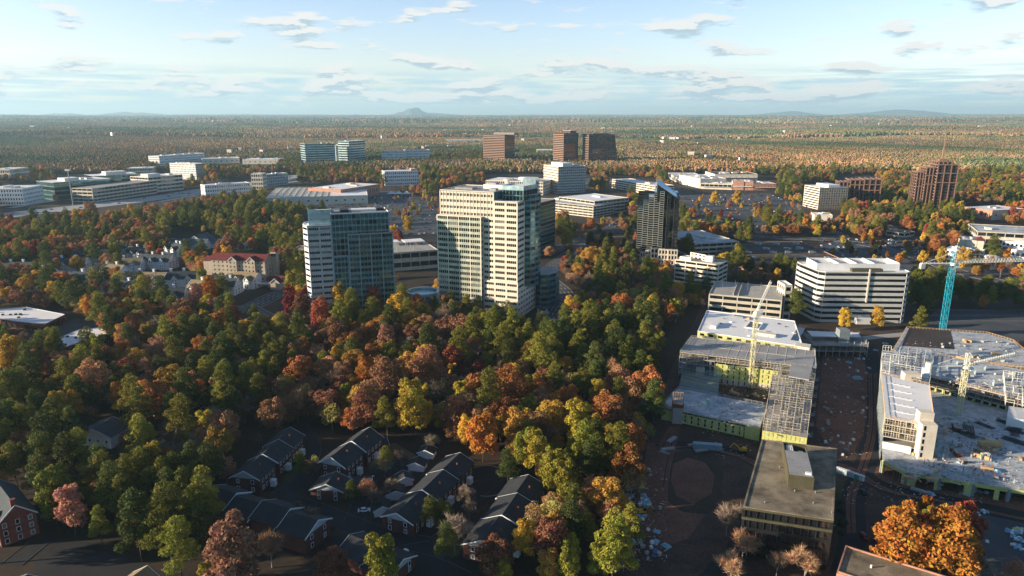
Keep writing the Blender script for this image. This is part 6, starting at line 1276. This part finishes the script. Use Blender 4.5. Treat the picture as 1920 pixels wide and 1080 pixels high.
# hand placed trees: crown centre pixel, crown width in pixels, kind, colour index, label
SIG=[(560,945,46,'bare',0,'bare dark tree by the lane junction in the estate'),(582,960,40,'bare',0,'second bare dark tree by the lane junction'),(735,900,44,'bare',0,'bare tree between the small garages and the long row'),(704,928,40,'bare',0,'bare tree left of the garage column'),(668,838,30,'bare',0,'bare tree right of the white gabled row'),(865,890,30,'bare',0,'bare tree at the left rim of the turning circle'),(952,868,34,'pine',2,'dark conifer behind the turning circle'),(838,1010,40,'pine',2,'dark round evergreen left of the fan shaped tree'),(728,715,92,'oak',1,'huge domed tan brown oak in the middle of the wood'),(800,697,70,'oak',3,'russet oak joined to the right of the huge tan one'),(772,772,78,'olive',1,'big olive yellow tree behind the white gabled townhouses'),(905,808,80,'maple',0,'bright orange tree left of the olive strip behind the estate'),(287,752,88,'oak',0,'big rust orange oak left of centre in the lower wood'),(745,575,62,'maple',2,'gold yellow tree in front of the round pavilion'),(778,600,50,'oak',2,'golden brown tree right below the gold one by the pavilion'),(600,592,58,'maple',1,'round red tree at the foot of the left tower'),(636,560,42,'maple',2,'golden tree against the stone bay of the left tower'),(700,560,36,'maple',1,'narrow red tree left of the gold one at the towers'),
 (828,590,52,'bare',0,'leafless brown tree at the cream tower left corner'),(860,612,50,'thin',1,'pinkish thin tree in front of the green glass panel'),(393,545,42,'pear',0,'tall brown orange column tree at the village edge'),(1690,1006,108,'maple',0,'left of two huge bright orange trees at the bottom right'),(1782,1012,118,'maple',0,'right of two huge bright orange trees at the bottom right'),(1736,960,34,'pear',0,'small orange crown between two leafless trees'),(1702,955,50,'bare',1,'pale leafless tree behind the left orange tree'),(1775,962,48,'bare',1,'pale leafless tree behind the right orange tree'),(1832,1062,66,'bare',1,'pale leafless tree in the bottom right corner'),
 (1512,1052,70,'bare',3,'tan half leafless tree at the foot of the gravel roofed office'),(1395,1010,66,'bare',3,'pink tipped tree left of the gravel roofed office'),(1365,962,60,'bare',1,'fine pale leafless tree by the gravel roof corner'),(1372,1055,66,'bare',3,'lower pink tipped tree left of the gravel roofed office'),(432,1040,110,'maple',3,'large pinkish red tree at the bottom in front of the brick row'),(505,1010,76,'bare',3,'tan tree right of the large pinkish one'),(620,1062,60,'oak',3,'russet tree at the bottom edge left of centre'),(715,1062,76,'olive',0,'yellow green tree at the bottom edge'),(852,990,70,'bare',1,'fan shaped leafless tree beside the turning circle row'),
 (806,822,38,'bare',1,'pale leafless fan tree at the back of the estate'),(25,724,44,'maple',2,'golden yellow tree at the left edge'),(20,665,50,'maple',2,'yellow tree group below the flat white roof'),(395,770,60,'bare',1,'whitish leafless tree right of the big rust oak'),(262,985,52,'maple',0,'vivid orange tree inside the bottom left pines'),(85,880,60,'oak',1,'tan orange tree left of the bottom pines'),(985,1000,56,'maple',2,'gold tree at the top of the lower olive strip'),(1060,905,60,'olive',0,'yellow green tree in the middle of the olive strip'),(1085,800,72,'olive',1,'olive gold tree above the olive strip'),(1030,790,60,'oak',2,'golden brown oak beside the olive gold tree'),
 (862,645,40,'pine',3,'tall tapering pine alone below the cream tower'),(660,650,44,'pine',1,'clumpy pine below the left tower'),(955,735,66,'oak',0,'rust oak in the centre right of the wood'),(560,690,60,'oak',0,'rust oak right of the green pines'),(1000,670,50,'oak',2,'golden topped oak among the dark pines'),(340,605,58,'oak',0,'broad orange oak left of the road bend'),(545,565,34,'pear',2,'dark red tree at the road bend by the left tower'),(577,560,30,'pear',2,'second dark red tree by the left tower foot'),(552,500,34,'olive',1,'yellow tree left of the left tower'),(548,530,40,'olive',1,'lower yellow tree left of the left tower'),(425,478,36,'maple',2,'yellow tree before the blue lodge'),(408,490,22,'pear',0,'small orange tree against the red roofed hotel'),(330,462,0,'oak',0,''),
 (1385,478,44,'olive',1,'bright yellow tree at the beige garage corner'),(1355,498,34,'olive',1,'second yellow tree before the beige garage'),(1584,596,26,'maple',2,'small yellow tree left of the banded office entrance'),(1646,596,26,'maple',2,'small golden tree right of the banded office entrance'),(1727,592,26,'pine',3,'lone conifer right of the banded office'),(1828,482,36,'maple',2,'big gold tree by the white rotunda'),(1806,484,32,'maple',2,'gold tree left of the rotunda gold tree'),(1765,482,20,'maple',2,'round gold tree beside the blue crane top'),(1888,478,14,'maple',0,'small orange tree by the right edge shops'),(1752,532,18,'maple',1,'lone red tree in the dark wood behind the crane'),
 (1245,380,26,'maple',2,'golden tree beside the mall left end'),(1340,370,18,'maple',2,'gold tree in the mall car park'),(1382,371,18,'maple',2,'second gold tree in the mall car park'),(1368,382,14,'maple',3,'pink brown tree in the mall car park'),(1440,395,26,'maple',0,'orange tree at the mall car park corner'),(1600,385,28,'maple',3,'crimson tree right of the banded hotel'),(1620,392,26,'maple',1,'second crimson tree right of the banded hotel'),(1060,425,24,'oak',0,'orange tree by the small cream garage end'),(1062,445,30,'olive',1,'yellow tree below the orange one behind the cream tower'),(765,420,34,'maple',2,'gold tree at the warehouse lot edge'),(735,430,0,'oak',0,''),(748,445,22,'maple',1,'red tree between the two glass towers'),(738,437,22,'maple',2,'yellow tree at the right shoulder of the left tower'),(690,402,44,'maple',2,'gold tree row behind the left tower roof'),(655,405,40,'maple',2,'second gold tree behind the left tower roof'),(600,412,34,'maple',2,'third gold tree behind the left tower roof'),
 (330,392,60,'oak',1,'tan pink oak above the orange wood'),(170,395,50,'oak',3,'russet tree beside the motorway'),(65,470,40,'pear',2,'dark red round tree left of the village'),(282,470,20,'maple',0,'orange round tree at the village top'),(300,478,18,'maple',1,'red round tree at the village top'),(145,492,28,'oak',2,'tan round tree among the village roofs')]
placed=[]
for (x0,y0,x1,y1,n,zn) in ((1255,372,1450,410,22,'on the islands of the shopping centre car park'),(1460,410,1640,440,22,'along the verge near the small white restaurant'),(1640,462,1740,495,10,'along the curving road behind the banded office'),(650,400,800,425,16,'in rows behind the left tower'),(740,350,830,400,18,'on the right side of the crowded lot'),(1085,320,1230,333,16,'in the row beyond the long cream garage'),(1010,312,1030,322,4,'beside the square windowed block'),(1230,345,1262,362,5,'at the left end of the shopping centre'),(1440,372,1500,398,10,'below the banded hotel'),(1760,500,1915,520,10,'along the road at the right edge'),(470,835,560,850,2,'behind the longest brick row'),(560,880,600,925,3,'between the first two townhouse rows'),(700,870,760,900,3,'on the green between the townhouse rows'),(800,985,860,1000,3,'beside the lane to the turning circle'),(645,925,700,950,3,'round the two door garage'),(860,935,890,985,3,'between the long rows by the turning circle'),(1290,405,1430,420,8,'in the lower shopping centre lot'),(1560,455,1700,500,14,'in the lot behind the brown store roof')):
    for i in range(int(n*1.4)):
        px_=rnd.uniform(x0,x1);py_=rnd.uniform(y0,y1); x,y=G(px_,py_); k=rnd.choice(('maple','maple','pear','oak','olive') if y0<820 else ('bare','bare','thin','pine')); ci=rnd.choice((0,2)) if k=='maple' else rnd.randrange(3)
        nm_=dict(maple='maple',pear='upright tree',oak='oak',olive='yellow green tree',bare='leafless tree',thin='half bare tree',pine='pine')[k]; addtree(k,x,y,rnd.uniform(.5,.8),ci,px_,py_,'%s %s %s'%('small',nm_,zn))
        placed.append((x,y,3))
for px,py,w,k,ci,lab in SIG:
    if not w: continue
    zc=8.; 
    for _ in range(4):
        x,y=G(px,py,zc); dep=y*math.cos(CT)+(CH-zc)*math.sin(CT); s=w*dep/CF/BASEW[k]; s=min(s,1.75 if k!='pine' else 1.3) if py<900 else min(s,2.2); zc=BASEH[k]*s*(.55 if k!='pine' else .68)
    addtree(k,x,y,s,ci,px,py,lab); placed.append((x,y,w*dep/CF*.5))
def infoot(x,y):
    a=np.array([x]);b=np.array([y])
    return any(inpoly(a,b,P)[0] for P in FOOT if abs(P[0][1]-y)<400)
for (x0,y0,x1,y1,n,ks) in ((1385,440,1408,500,16,'pine pine oak'),(1270,425,1400,446,26,'pine oak pine maple'),(1045,475,1100,545,22,'pine oak bare maple'),(1095,440,1190,500,34,'pine oak bare pine'),(1400,503,1500,525,22,'pine pine'),(1705,500,1760,525,8,'oak maple pine'),(1600,400,1700,425,16,'oak maple pine bare'),(1700,440,1790,470,26,'bare oak pine'),(1440,395,1500,420,14,'maple oak bare'),(1180,400,1240,440,12,'pine oak'),(1230,392,1300,420,10,'maple oak bare'),(1320,395,1440,412,10,'maple bare pear'),(1550,425,1640,445,10,'maple oak'),(640,420,740,455,14,'bare oak maple'),(1480,300,1560,340,0,'pine')):
    for i in range(n):
        a_=rnd.uniform(x0,x1);b_=rnd.uniform(y0,y1); x,y=G(a_,b_,0)
        if infoot(x,y) and not(1400<a_<1440 and b_<440) and rnd.random()<.85: continue
        k=rnd.choice(ks.split()); addtree(k,x,y,rnd.uniform(.75,1.1),rnd.randrange(3),a_,b_); placed.append((x,y,3.5))
# candidate grid
X=[];Y=[];ring=186.
while ring<1750:
    sp=7.9+max(0,(ring-300))*.0045; hw=ring*.80+30; n=int(2*hw/sp); 
    for i in range(n): X.append(-hw+2*hw*(i+.5)/n+rnd.uniform(-.42,.42)*sp); Y.append(ring+rnd.uniform(-.42,.42)*sp)
    ring+=sp*.92
X=np.array(X);Y=np.array(Y); ok=np.ones(len(X),bool)
for P in FOOT:
    P=np.array(P); b=(X>P[:,0].min())&(X<P[:,0].max())&(Y>P[:,1].min())&(Y<P[:,1].max())
    if b.any(): i=np.where(b)[0]; ok[i[inpoly(X[i],Y[i],P)]]=False
for zc in (5.,12.,16.):
    px,py=PX(X,Y,np.full(len(X),zc))
    for P in KEEP: ok&=~inpoly(px,py,P)
for x,y,r in placed: ok&=np.hypot(X-x,Y-y)>r*.85+1.5
px,py=PX(X,Y,np.full(len(X),9.)); ok&=(px>-60)&(px<1980)&(py<1130)
X=X[ok];Y=Y[ok];px=px[ok];py=py[ok]
print('tree candidates',len(X))
kind=np.full(len(X),-1)
def pick(mix,n): ks=list(mix); w=np.array([mix[k] for k in ks]); return np.array([KL.index(ks[i]) for i in nr.choice(len(ks),n,p=w/w.sum())])
for P,mx_ in MIX:
    s=inpoly(px,py,P)&(kind<0); kind[s]=pick(mx_,s.sum())
s=kind<0; kind[s]=pick(DEF,s.sum())
# neighbouring trees often share a kind: patches
ph=np.sin(X/31+1.3*np.sin(Y/47))*np.sin(Y/38+X/90); s=(ph>.55)&(py<500)&(nr.random(len(X))<.6); kind[s]=KL.index('pine'); s=(ph<-.6)&(py<500)&(nr.random(len(X))<.5); kind[s]=KL.index('oak')
order=np.argsort(Y); cnt={k:0 for k in KL}; LIM=dict(oak=230,maple=150,pear=60,pine=290,bare=190,thin=130,olive=110); rest=[]
for i in order:
    k=KL[kind[i]]; s=float(nr.choice((nr.uniform(.6,.85),nr.uniform(.85,1.12),nr.uniform(1.1,1.38)),p=(.3,.45,.25)))*dict(pine=1.06,oak=1.12,maple=1.05,olive=1.05).get(k,1.); ci=int(nr.integers(len(PAL[k]))); ci=int(nr.choice(4,p=(.36,.12,.27,.25))) if k=='maple' else 3 if k=='pear' else ci
    if cnt[k]<LIM[k]: cnt[k]+=1; addtree(k,float(X[i]),float(Y[i]),s,ci,float(px[i]),float(py[i]))
    else: rest.append((float(X[i]),float(Y[i]),s,k,ci))
print('individual',cnt,'rest',len(rest))
# ------------------------------------------------------------------ instanced woodland
def gn_wood(name,label,pts,protos):
    """pts: rows x,y,z,scale,rot,index,(r,g,b)"""
    me=bpy.data.meshes.new(name); me.vertices.add(len(pts)); A=np.array([p[:6] for p in pts],np.float32); me.vertices.foreach_set('co',np.ascontiguousarray(A[:,:3]).ravel())
    for nm,c in (('sc',3),('ro',4)): at=me.attributes.new(nm,'FLOAT','POINT'); at.data.foreach_set('value',np.ascontiguousarray(A[:,c]))
    at=me.attributes.new('ix','INT','POINT'); at.data.foreach_set('value',A[:,5].astype(np.int32))
    at=me.attributes.new('tint','FLOAT_COLOR','POINT'); at.data.foreach_set('color',np.array([(*p[6],1.) for p in pts],np.float32).ravel())
    col=bpy.data.collections.new(name+'_sources')
    for i,m in enumerate(protos):
        q=bpy.data.objects.new('%s_src_%03d'%(name,i),m); col.objects.link(q)
    o=link(name,me); tag(o,label,'woodland',kind='stuff')
    g=bpy.data.node_groups.new(name,'GeometryNodeTree'); g.interface.new_socket('Geometry',in_out='INPUT',socket_type='NodeSocketGeometry'); g.interface.new_socket('Geometry',in_out='OUTPUT',socket_type='NodeSocketGeometry')
    N=g.nodes;L=g.links; gi=N.new('NodeGroupInput');go=N.new('NodeGroupOutput'); ip=N.new('GeometryNodeInstanceOnPoints'); ci=N.new('GeometryNodeCollectionInfo'); ci.inputs['Collection'].default_value=col; ci.inputs['Separate Children'].default_value=True; ci.inputs['Reset Children'].default_value=True
    def at_(nm,ty): a=N.new('GeometryNodeInputNamedAttribute'); a.data_type=ty; a.inputs['Name'].default_value=nm; return a.outputs['Attribute']
    cx=N.new('ShaderNodeCombineXYZ'); L.new(at_('ro','FLOAT'),cx.inputs[2]); cs=N.new('ShaderNodeCombineXYZ'); sc=at_('sc','FLOAT')
    for k in range(3): L.new(sc,cs.inputs[k])
    ip.inputs['Pick Instance'].default_value=True
    L.new(gi.outputs[0],ip.inputs['Points']); L.new(ci.outputs[0],ip.inputs['Instance']); L.new(at_('ix','INT'),ip.inputs['Instance Index']); L.new(cx.outputs[0],ip.inputs['Rotation']); L.new(cs.outputs[0],ip.inputs['Scale']); L.new(ip.outputs[0],go.inputs[0])
    md=o.modifiers.new('scatter','NODES'); md.node_group=g; return o
protos=[];off={}
for k in ('oak','maple','pear','pine','bare','thin'):
    off[k]=(len(protos),len(KINDS[k]))
    for c in KINDS[k]: protos.append(c[2])
pts=[]
for x,y,s,k,ci in rest:
    kk='maple' if k=='olive' else k; b,n=off[kk]; c=PAL[k][ci][0]; j=rnd.uniform(.8,1.2); pts.append((x,y,0.,s,rnd.uniform(0,6.28),b+rnd.randrange(n),tuple(v*j for v in c)))
gn_wood('woodland','autumn woodland of green pines and orange and brown broadleaf trees spreading back to the offices',pts,protos)
# groves for the far woods: many tiny crowns in one mesh
def grove(seed,size=110.,step=8.5,up=1.):
    rg=np.random.default_rng(seed); V=[];F=[];cols=[]; n=int(size/step)
    pal=[(.30,.17,.10),(.28,.19,.125),(.09,.125,.05),(.075,.105,.05),(.36,.21,.085),(.25,.20,.155),(.14,.165,.055),(.40,.29,.10),(.24,.125,.09),(.27,.215,.165)]
    w=np.array([1.7,2.4,1.6,1.3,.7,2.6,.9,.35,1.1,2.2]); w/=w.sum(); b=0
    for i in range(n):
        for j in range(n):
            x=(i+.5+rg.uniform(-.45,.45))*step-size/2; y=(j+.5+rg.uniform(-.45,.45))*step-size/2; pal_i=rg.choice(len(pal),p=w); c=tuple(.72*v+.28*m_ for v,m_ in zip(pal[pal_i],(.22,.165,.095))); r=rg.uniform(3.2,5.6); h=rg.uniform(11,17)*up; pin=pal_i in (2,3,6)
            if pin: r*=.8; h*=1.15
            rings=((.55,.35),(1.,.55),(.85,.78),(.4,.96))
            for q,(rr,zz) in enumerate(rings):
                for a in range(6):
                    t=a*1.047+q*.5+rg.uniform(-.3,.3); k=rr*r*rg.uniform(.72,1.22); V.append((x+k*math.cos(t),y+k*math.sin(t),h*(zz+rg.uniform(-.05,.05))))
            V.append((x,y,h*1.02)); 
            for q in range(3):
                for a in range(6):
                    a2=(a+1)%6; F.append((b+q*6+a,b+q*6+a2,b+q*6+6+a2)); F.append((b+q*6+a,b+q*6+6+a2,b+q*6+6+a)); f=rg.uniform(.85,1.12); cols+=[tuple(v*f for v in c)+(1,)]*2
            for a in range(6): F.append((b+18+a,b+18+(a+1)%6,b+24)); f=rg.uniform(.9,1.12); cols.append(tuple(v*f for v in c)+(1,))
            b+=25
    me=bpy.data.meshes.new('grove'); me.from_pydata(V,[],F); at=me.attributes.new('col','FLOAT_COLOR','FACE'); at.data.foreach_set('color',np.array(cols,np.float32).ravel()); me.materials.append(MATS['grove']); return me
m=bpy.data.materials.new('grove'); m.use_nodes=True; nt=m.node_tree; N=nt.nodes;L=nt.links; a=N.new('ShaderNodeAttribute'); a.attribute_name='col'; t_=N.new('ShaderNodeAttribute'); t_.attribute_type='INSTANCER'; t_.attribute_name='tint'; mx=N.new('ShaderNodeMix'); mx.data_type='RGBA'; mx.blend_type='MULTIPLY'; mx.inputs['Factor'].default_value=1.; L.new(a.outputs['Color'],mx.inputs['A']); L.new(t_.outputs['Color'],mx.inputs['B']); L.new(mx.outputs['Result'],N['Principled BSDF'].inputs['Base Color']); N['Principled BSDF'].inputs['Roughness'].default_value=.9; N['Principled BSDF'].inputs['Specular IOR Level'].default_value=.1; MATS['grove']=m
GR=[grove(s) for s in range(5)]
fp=[]
def tintat(x,y):
    a=math.sin(x/420+1.7*math.sin(y/650))*math.sin(y/520+x/1100)+.4*math.sin(x/150+2)*math.sin(y/190)
    v=.98+.33*math.sin(x/800+2*math.sin(y/1500)+1)*math.sin(y/430+x/2600)
    if a>.3: return (.55*v,.80*v,.60*v)
    if a<-.5: return (1.3*v,1.0*v,.8*v)
    return (1.12*v,v,.88*v) if rnd.random()<.75 else (1.15*v,1.1*v,.7*v)
def fill(r0,r1,cell,sc,jit,lift=0):
    y=r0
    while y<r1:
        hw=y*.80+60; n=int(2*hw/cell)
        for i in range(n+1):
            x=-hw+2*hw*(i+.5)/(n+1)+rnd.uniform(-jit,jit)*cell; yy=y+rnd.uniform(-jit,jit)*cell; 
            if math.hypot(x,yy)<r0*.98: continue
            t=tintat(x,yy); f=rnd.uniform(.75,1.2); fp.append((x,yy,float(hz(x,yy))-1+lift,sc*rnd.uniform(.92,1.08),rnd.choice((0,1.57,3.14,4.71))+rnd.uniform(-.2,.2),rnd.randrange(len(GR)),tuple(v*f for v in t)))
        y+=cell
fill(1760,4200,98,1.,.12); fill(4200,9000,190,1.9,.15); fill(9000,29000,520,5.,.2,-30)
# leave gaps for the distant buildings, motorway and clearings
FX=np.array([p[0] for p in fp]);FY=np.array([p[1] for p in fp]); okf=np.ones(len(fp),bool)
for P in FOOT:
    P=np.array(P); c=P.mean(axis=0)
    if c[1]<1650: continue
    P=c+(P-c)*1.0; e=42 if c[1]<4500 else 0
    okf&=~((FX>P[:,0].min()-e)&(FX<P[:,0].max()+e)&(FY>P[:,1].min()-e*1.2)&(FY<P[:,1].max()+e)) if c[1]<4500 else True
fp=[p for p,k in zip(fp,okf) if k]; print('groves',len(fp))
gn_wood('distant_forest','endless patchwork of autumn forest rolling away to the horizon',fp,GR)
# small trees closing the gaps round the far buildings
gp=[]
for P in FOOT:
    P=np.array(P); c=P.mean(axis=0)
    if not 1650<c[1]<4500: continue
    x0,x1,y0,y1=P[:,0].min()-45,P[:,0].max()+45,P[:,1].min()-50,P[:,1].max()+45
    for k in range(int((x1-x0)*(y1-y0)/85)):
        x=rnd.uniform(x0,x1);y=rnd.uniform(y0,y1); kk=rnd.choice(('oak','pine','maple','oak','pine')); b,n=off[kk]; gp.append((x,y,float(hz(x,y)),rnd.uniform(.7,.95),rnd.uniform(0,6),b+rnd.randrange(n),tuple(v*rnd.uniform(.8,1.1) for v in rnd.choice(PAL[kk])[0])))
GX=np.array([p[0] for p in gp]);GY=np.array([p[1] for p in gp]); okg=np.ones(len(gp),bool)
for P in FOOT:
    P=np.array(P)
    if P[:,1].mean()>1600: okg&=~inpoly(GX,GY,P)
for zc in (6.,13.):
    qx,qy=PX(GX,GY,np.full(len(GX),zc))
    for P in KEEP: okg&=~inpoly(qx,qy,P)
gp=[p for p,k in zip(gp,okg) if k][:14000]; print('gap trees',len(gp))
if gp: gn_wood('far_copses','small copses of mixed trees round the far office towers and car parks',gp,protos)
# ------------------------------------------------------------------ haze, sky, sun, camera
def haze():
    m=bpy.data.materials.new('haze'); m.use_nodes=True; nt=m.node_tree; nt.nodes.remove(nt.nodes['Principled BSDF']); v=nt.nodes.new('ShaderNodeVolumePrincipled'); v.inputs['Color'].default_value=(.52,.80,1.,1); v.inputs['Density'].default_value=HAZE; v.inputs['Anisotropy'].default_value=.2; nt.links.new(v.outputs[0],nt.nodes['Material Output'].inputs['Volume']); m.volume_intersection_method='FAST' if hasattr(m,'volume_intersection_method') else None
    MATS['haze']=m; b=MB(); b.box(-36000,36000,-2500,42000,-60,560,'haze'); tag(link('haze',b.mesh('haze')),'pale blue air that fades the far forest and hills','haze',kind='stuff')
HAZE=4.2e-5
haze()
SUN_EL=R(12.); SUN_DIR=R(9.)       # light travels towards +X and a little away from the camera
w=bpy.data.worlds.new('World'); bpy.context.scene.world=w; w.use_nodes=True; nt=w.node_tree; N=nt.nodes; L=nt.links
bg=N['Background']; sky=N.new('ShaderNodeTexSky'); sky.sky_type='NISHITA'; sky.sun_disc=False; sky.sun_elevation=SUN_EL
sx,sy=-math.cos(SUN_DIR),-math.sin(SUN_DIR)           # direction towards the sun in plan
sky.sun_rotation=math.atan2(sx,sy)%(2*math.pi); sky.altitude=200; sky.air_density=1.0; sky.dust_density=.6; sky.ozone_density=2.5
tc=N.new('ShaderNodeTexCoord'); sp=N.new('ShaderNodeSeparateXYZ'); L.new(tc.outputs['Generated'],sp.inputs[0])
def math_(op,a,b=None,c=None):
    n=N.new('ShaderNodeMath'); n.operation=op
    for i,v in enumerate((a,b,c)):
        if v is None: continue
        if isinstance(v,(int,float)): n.inputs[i].default_value=v
        else: L.new(v,n.inputs[i])
    return n.outputs[0]
z=sp.outputs['Z']
def noise(sxy,sz,off,det,rough,dz=0.):
    cx=N.new('ShaderNodeCombineXYZ'); L.new(math_('MULTIPLY',sp.outputs['X'],sxy),cx.inputs[0]); L.new(math_('MULTIPLY',sp.outputs['Y'],sxy),cx.inputs[1]); L.new(math_('MULTIPLY_ADD',math_('ADD',z,dz),sz,off),cx.inputs[2])
    n=N.new('ShaderNodeTexNoise'); n.inputs['Scale'].default_value=1.; n.inputs['Detail'].default_value=det; n.inputs['Roughness'].default_value=rough; L.new(cx.outputs[0],n.inputs['Vector']); return n.outputs['Fac']
def ramp(v,a,b,lo=0.,hi=1.,interp='SMOOTHSTEP'):
    m=N.new('ShaderNodeMapRange'); m.interpolation_type=interp; m.clamp=True; L.new(v,m.inputs['Value']) if not isinstance(v,float) else None
    m.inputs['From Min'].default_value=a; m.inputs['From Max'].default_value=b; m.inputs['To Min'].default_value=lo; m.inputs['To Max'].default_value=hi; return m.outputs['Result']
def mixc(f,a,b):
    m=N.new('ShaderNodeMix'); m.data_type='RGBA'; L.new(f,m.inputs['Factor']) if not isinstance(f,(int,float)) else setattr(m.inputs['Factor'],'default_value',f)
    for s,v in (('A',a),('B',b)):
        if isinstance(v,tuple): m.inputs[s].default_value=v
        else: L.new(v,m.inputs[s])
    return m.outputs['Result']
S=.1
n1=noise(10.,46.,5.3,8,.56); n1u=noise(10.,46.,5.3,8,.56,.007)
thr=ramp(z,.035,.09,.455,.54); cov=N.new('ShaderNodeMath'); cov.operation='SUBTRACT'; L.new(n1,cov.inputs[0]); L.new(thr,cov.inputs[1])
cov_=ramp(cov.outputs[0],0.,.10,0.,.9)
fade=math_('MULTIPLY',cov_,ramp(z,.004,.02))
n2=noise(7.,190.,9.1,6,.6); band=math_('MULTIPLY',ramp(n2,.36,.56,0.,.85),math_('MULTIPLY',ramp(z,.003,.018),ramp(z,.042,.07,1.,0.)))
lit=ramp(math_('SUBTRACT',n1u,n1),-.02,.02,1.,0.)     # cloud light painted as colour: pale thin upper rims, grey bellies
front=ramp(sp.outputs['Y'],-.1,.75); low=mixc(front,(.42,.72,.92,1),(1.36,1.16,1.2,1)); lowb=N.new('ShaderNodeMix'); lowb.data_type='RGBA'; lowb.blend_type='MULTIPLY'; lowb.inputs['Factor'].default_value=1.; L.new(low,lowb.inputs['A']); L.new(mixc(ramp(z,.0,.075),(.72,.98,1.28,1),(1.,1.,1.,1)),lowb.inputs['B']); elev=mixc(ramp(z,.12,.45),lowb.outputs['Result'],(.10,.31,.50,1)); skyc=N.new('ShaderNodeMix'); skyc.data_type='RGBA'; skyc.blend_type='MULTIPLY'; skyc.inputs['Factor'].default_value=1.; L.new(sky.outputs[0],skyc.inputs['A']); L.new(elev,skyc.inputs['B'])  # sky colour reshaped by direction: bright low ahead, dimmed overhead to deepen shadows
ccol=mixc(lit,(2.1,2.75,3.15,1),(4.15,4.1,3.95,1)); bcol=mixc(ramp(n1,.4,.6),(2.3,3.3,3.8,1),(3.7,4.2,4.3,1))
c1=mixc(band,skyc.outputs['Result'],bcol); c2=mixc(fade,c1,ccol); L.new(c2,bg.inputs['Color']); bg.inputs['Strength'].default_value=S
sd=bpy.data.lights.new('sun','SUN'); sd.energy=5.0; sd.angle=R(.6); sd.color=(1.,.82,.60); so=link('sun',None); bpy.data.objects.remove(so); so=bpy.data.objects.new('sun',sd); C.objects.link(so)
d=Vector((math.cos(SUN_DIR)*math.cos(SUN_EL),math.sin(SUN_DIR)*math.cos(SUN_EL),-math.sin(SUN_EL))); so.rotation_euler=d.to_track_quat('-Z','Y').to_euler(); so.location=(-300,-100,300)
cd=bpy.data.cameras.new('camera'); cam=bpy.data.objects.new('camera',cd); C.objects.link(cam); cam.location=(0,0,CH); cam.rotation_euler=(R(90)-CT,0,0); cd.sensor_width=36; cd.lens=CF/1920*36; cd.clip_start=1; cd.clip_end=90000
sc=bpy.context.scene; sc.camera=cam; sc.view_settings.view_transform='Standard'; sc.view_settings.look='None'; sc.view_settings.exposure=1.2; sc.view_settings.gamma=1
sc.cycles.max_bounces=4; sc.cycles.diffuse_bounces=2; sc.cycles.glossy_bounces=2; sc.cycles.transmission_bounces=2; sc.cycles.volume_bounces=1; sc.cycles.transparent_max_bounces=4; sc.cycles.use_denoising=True
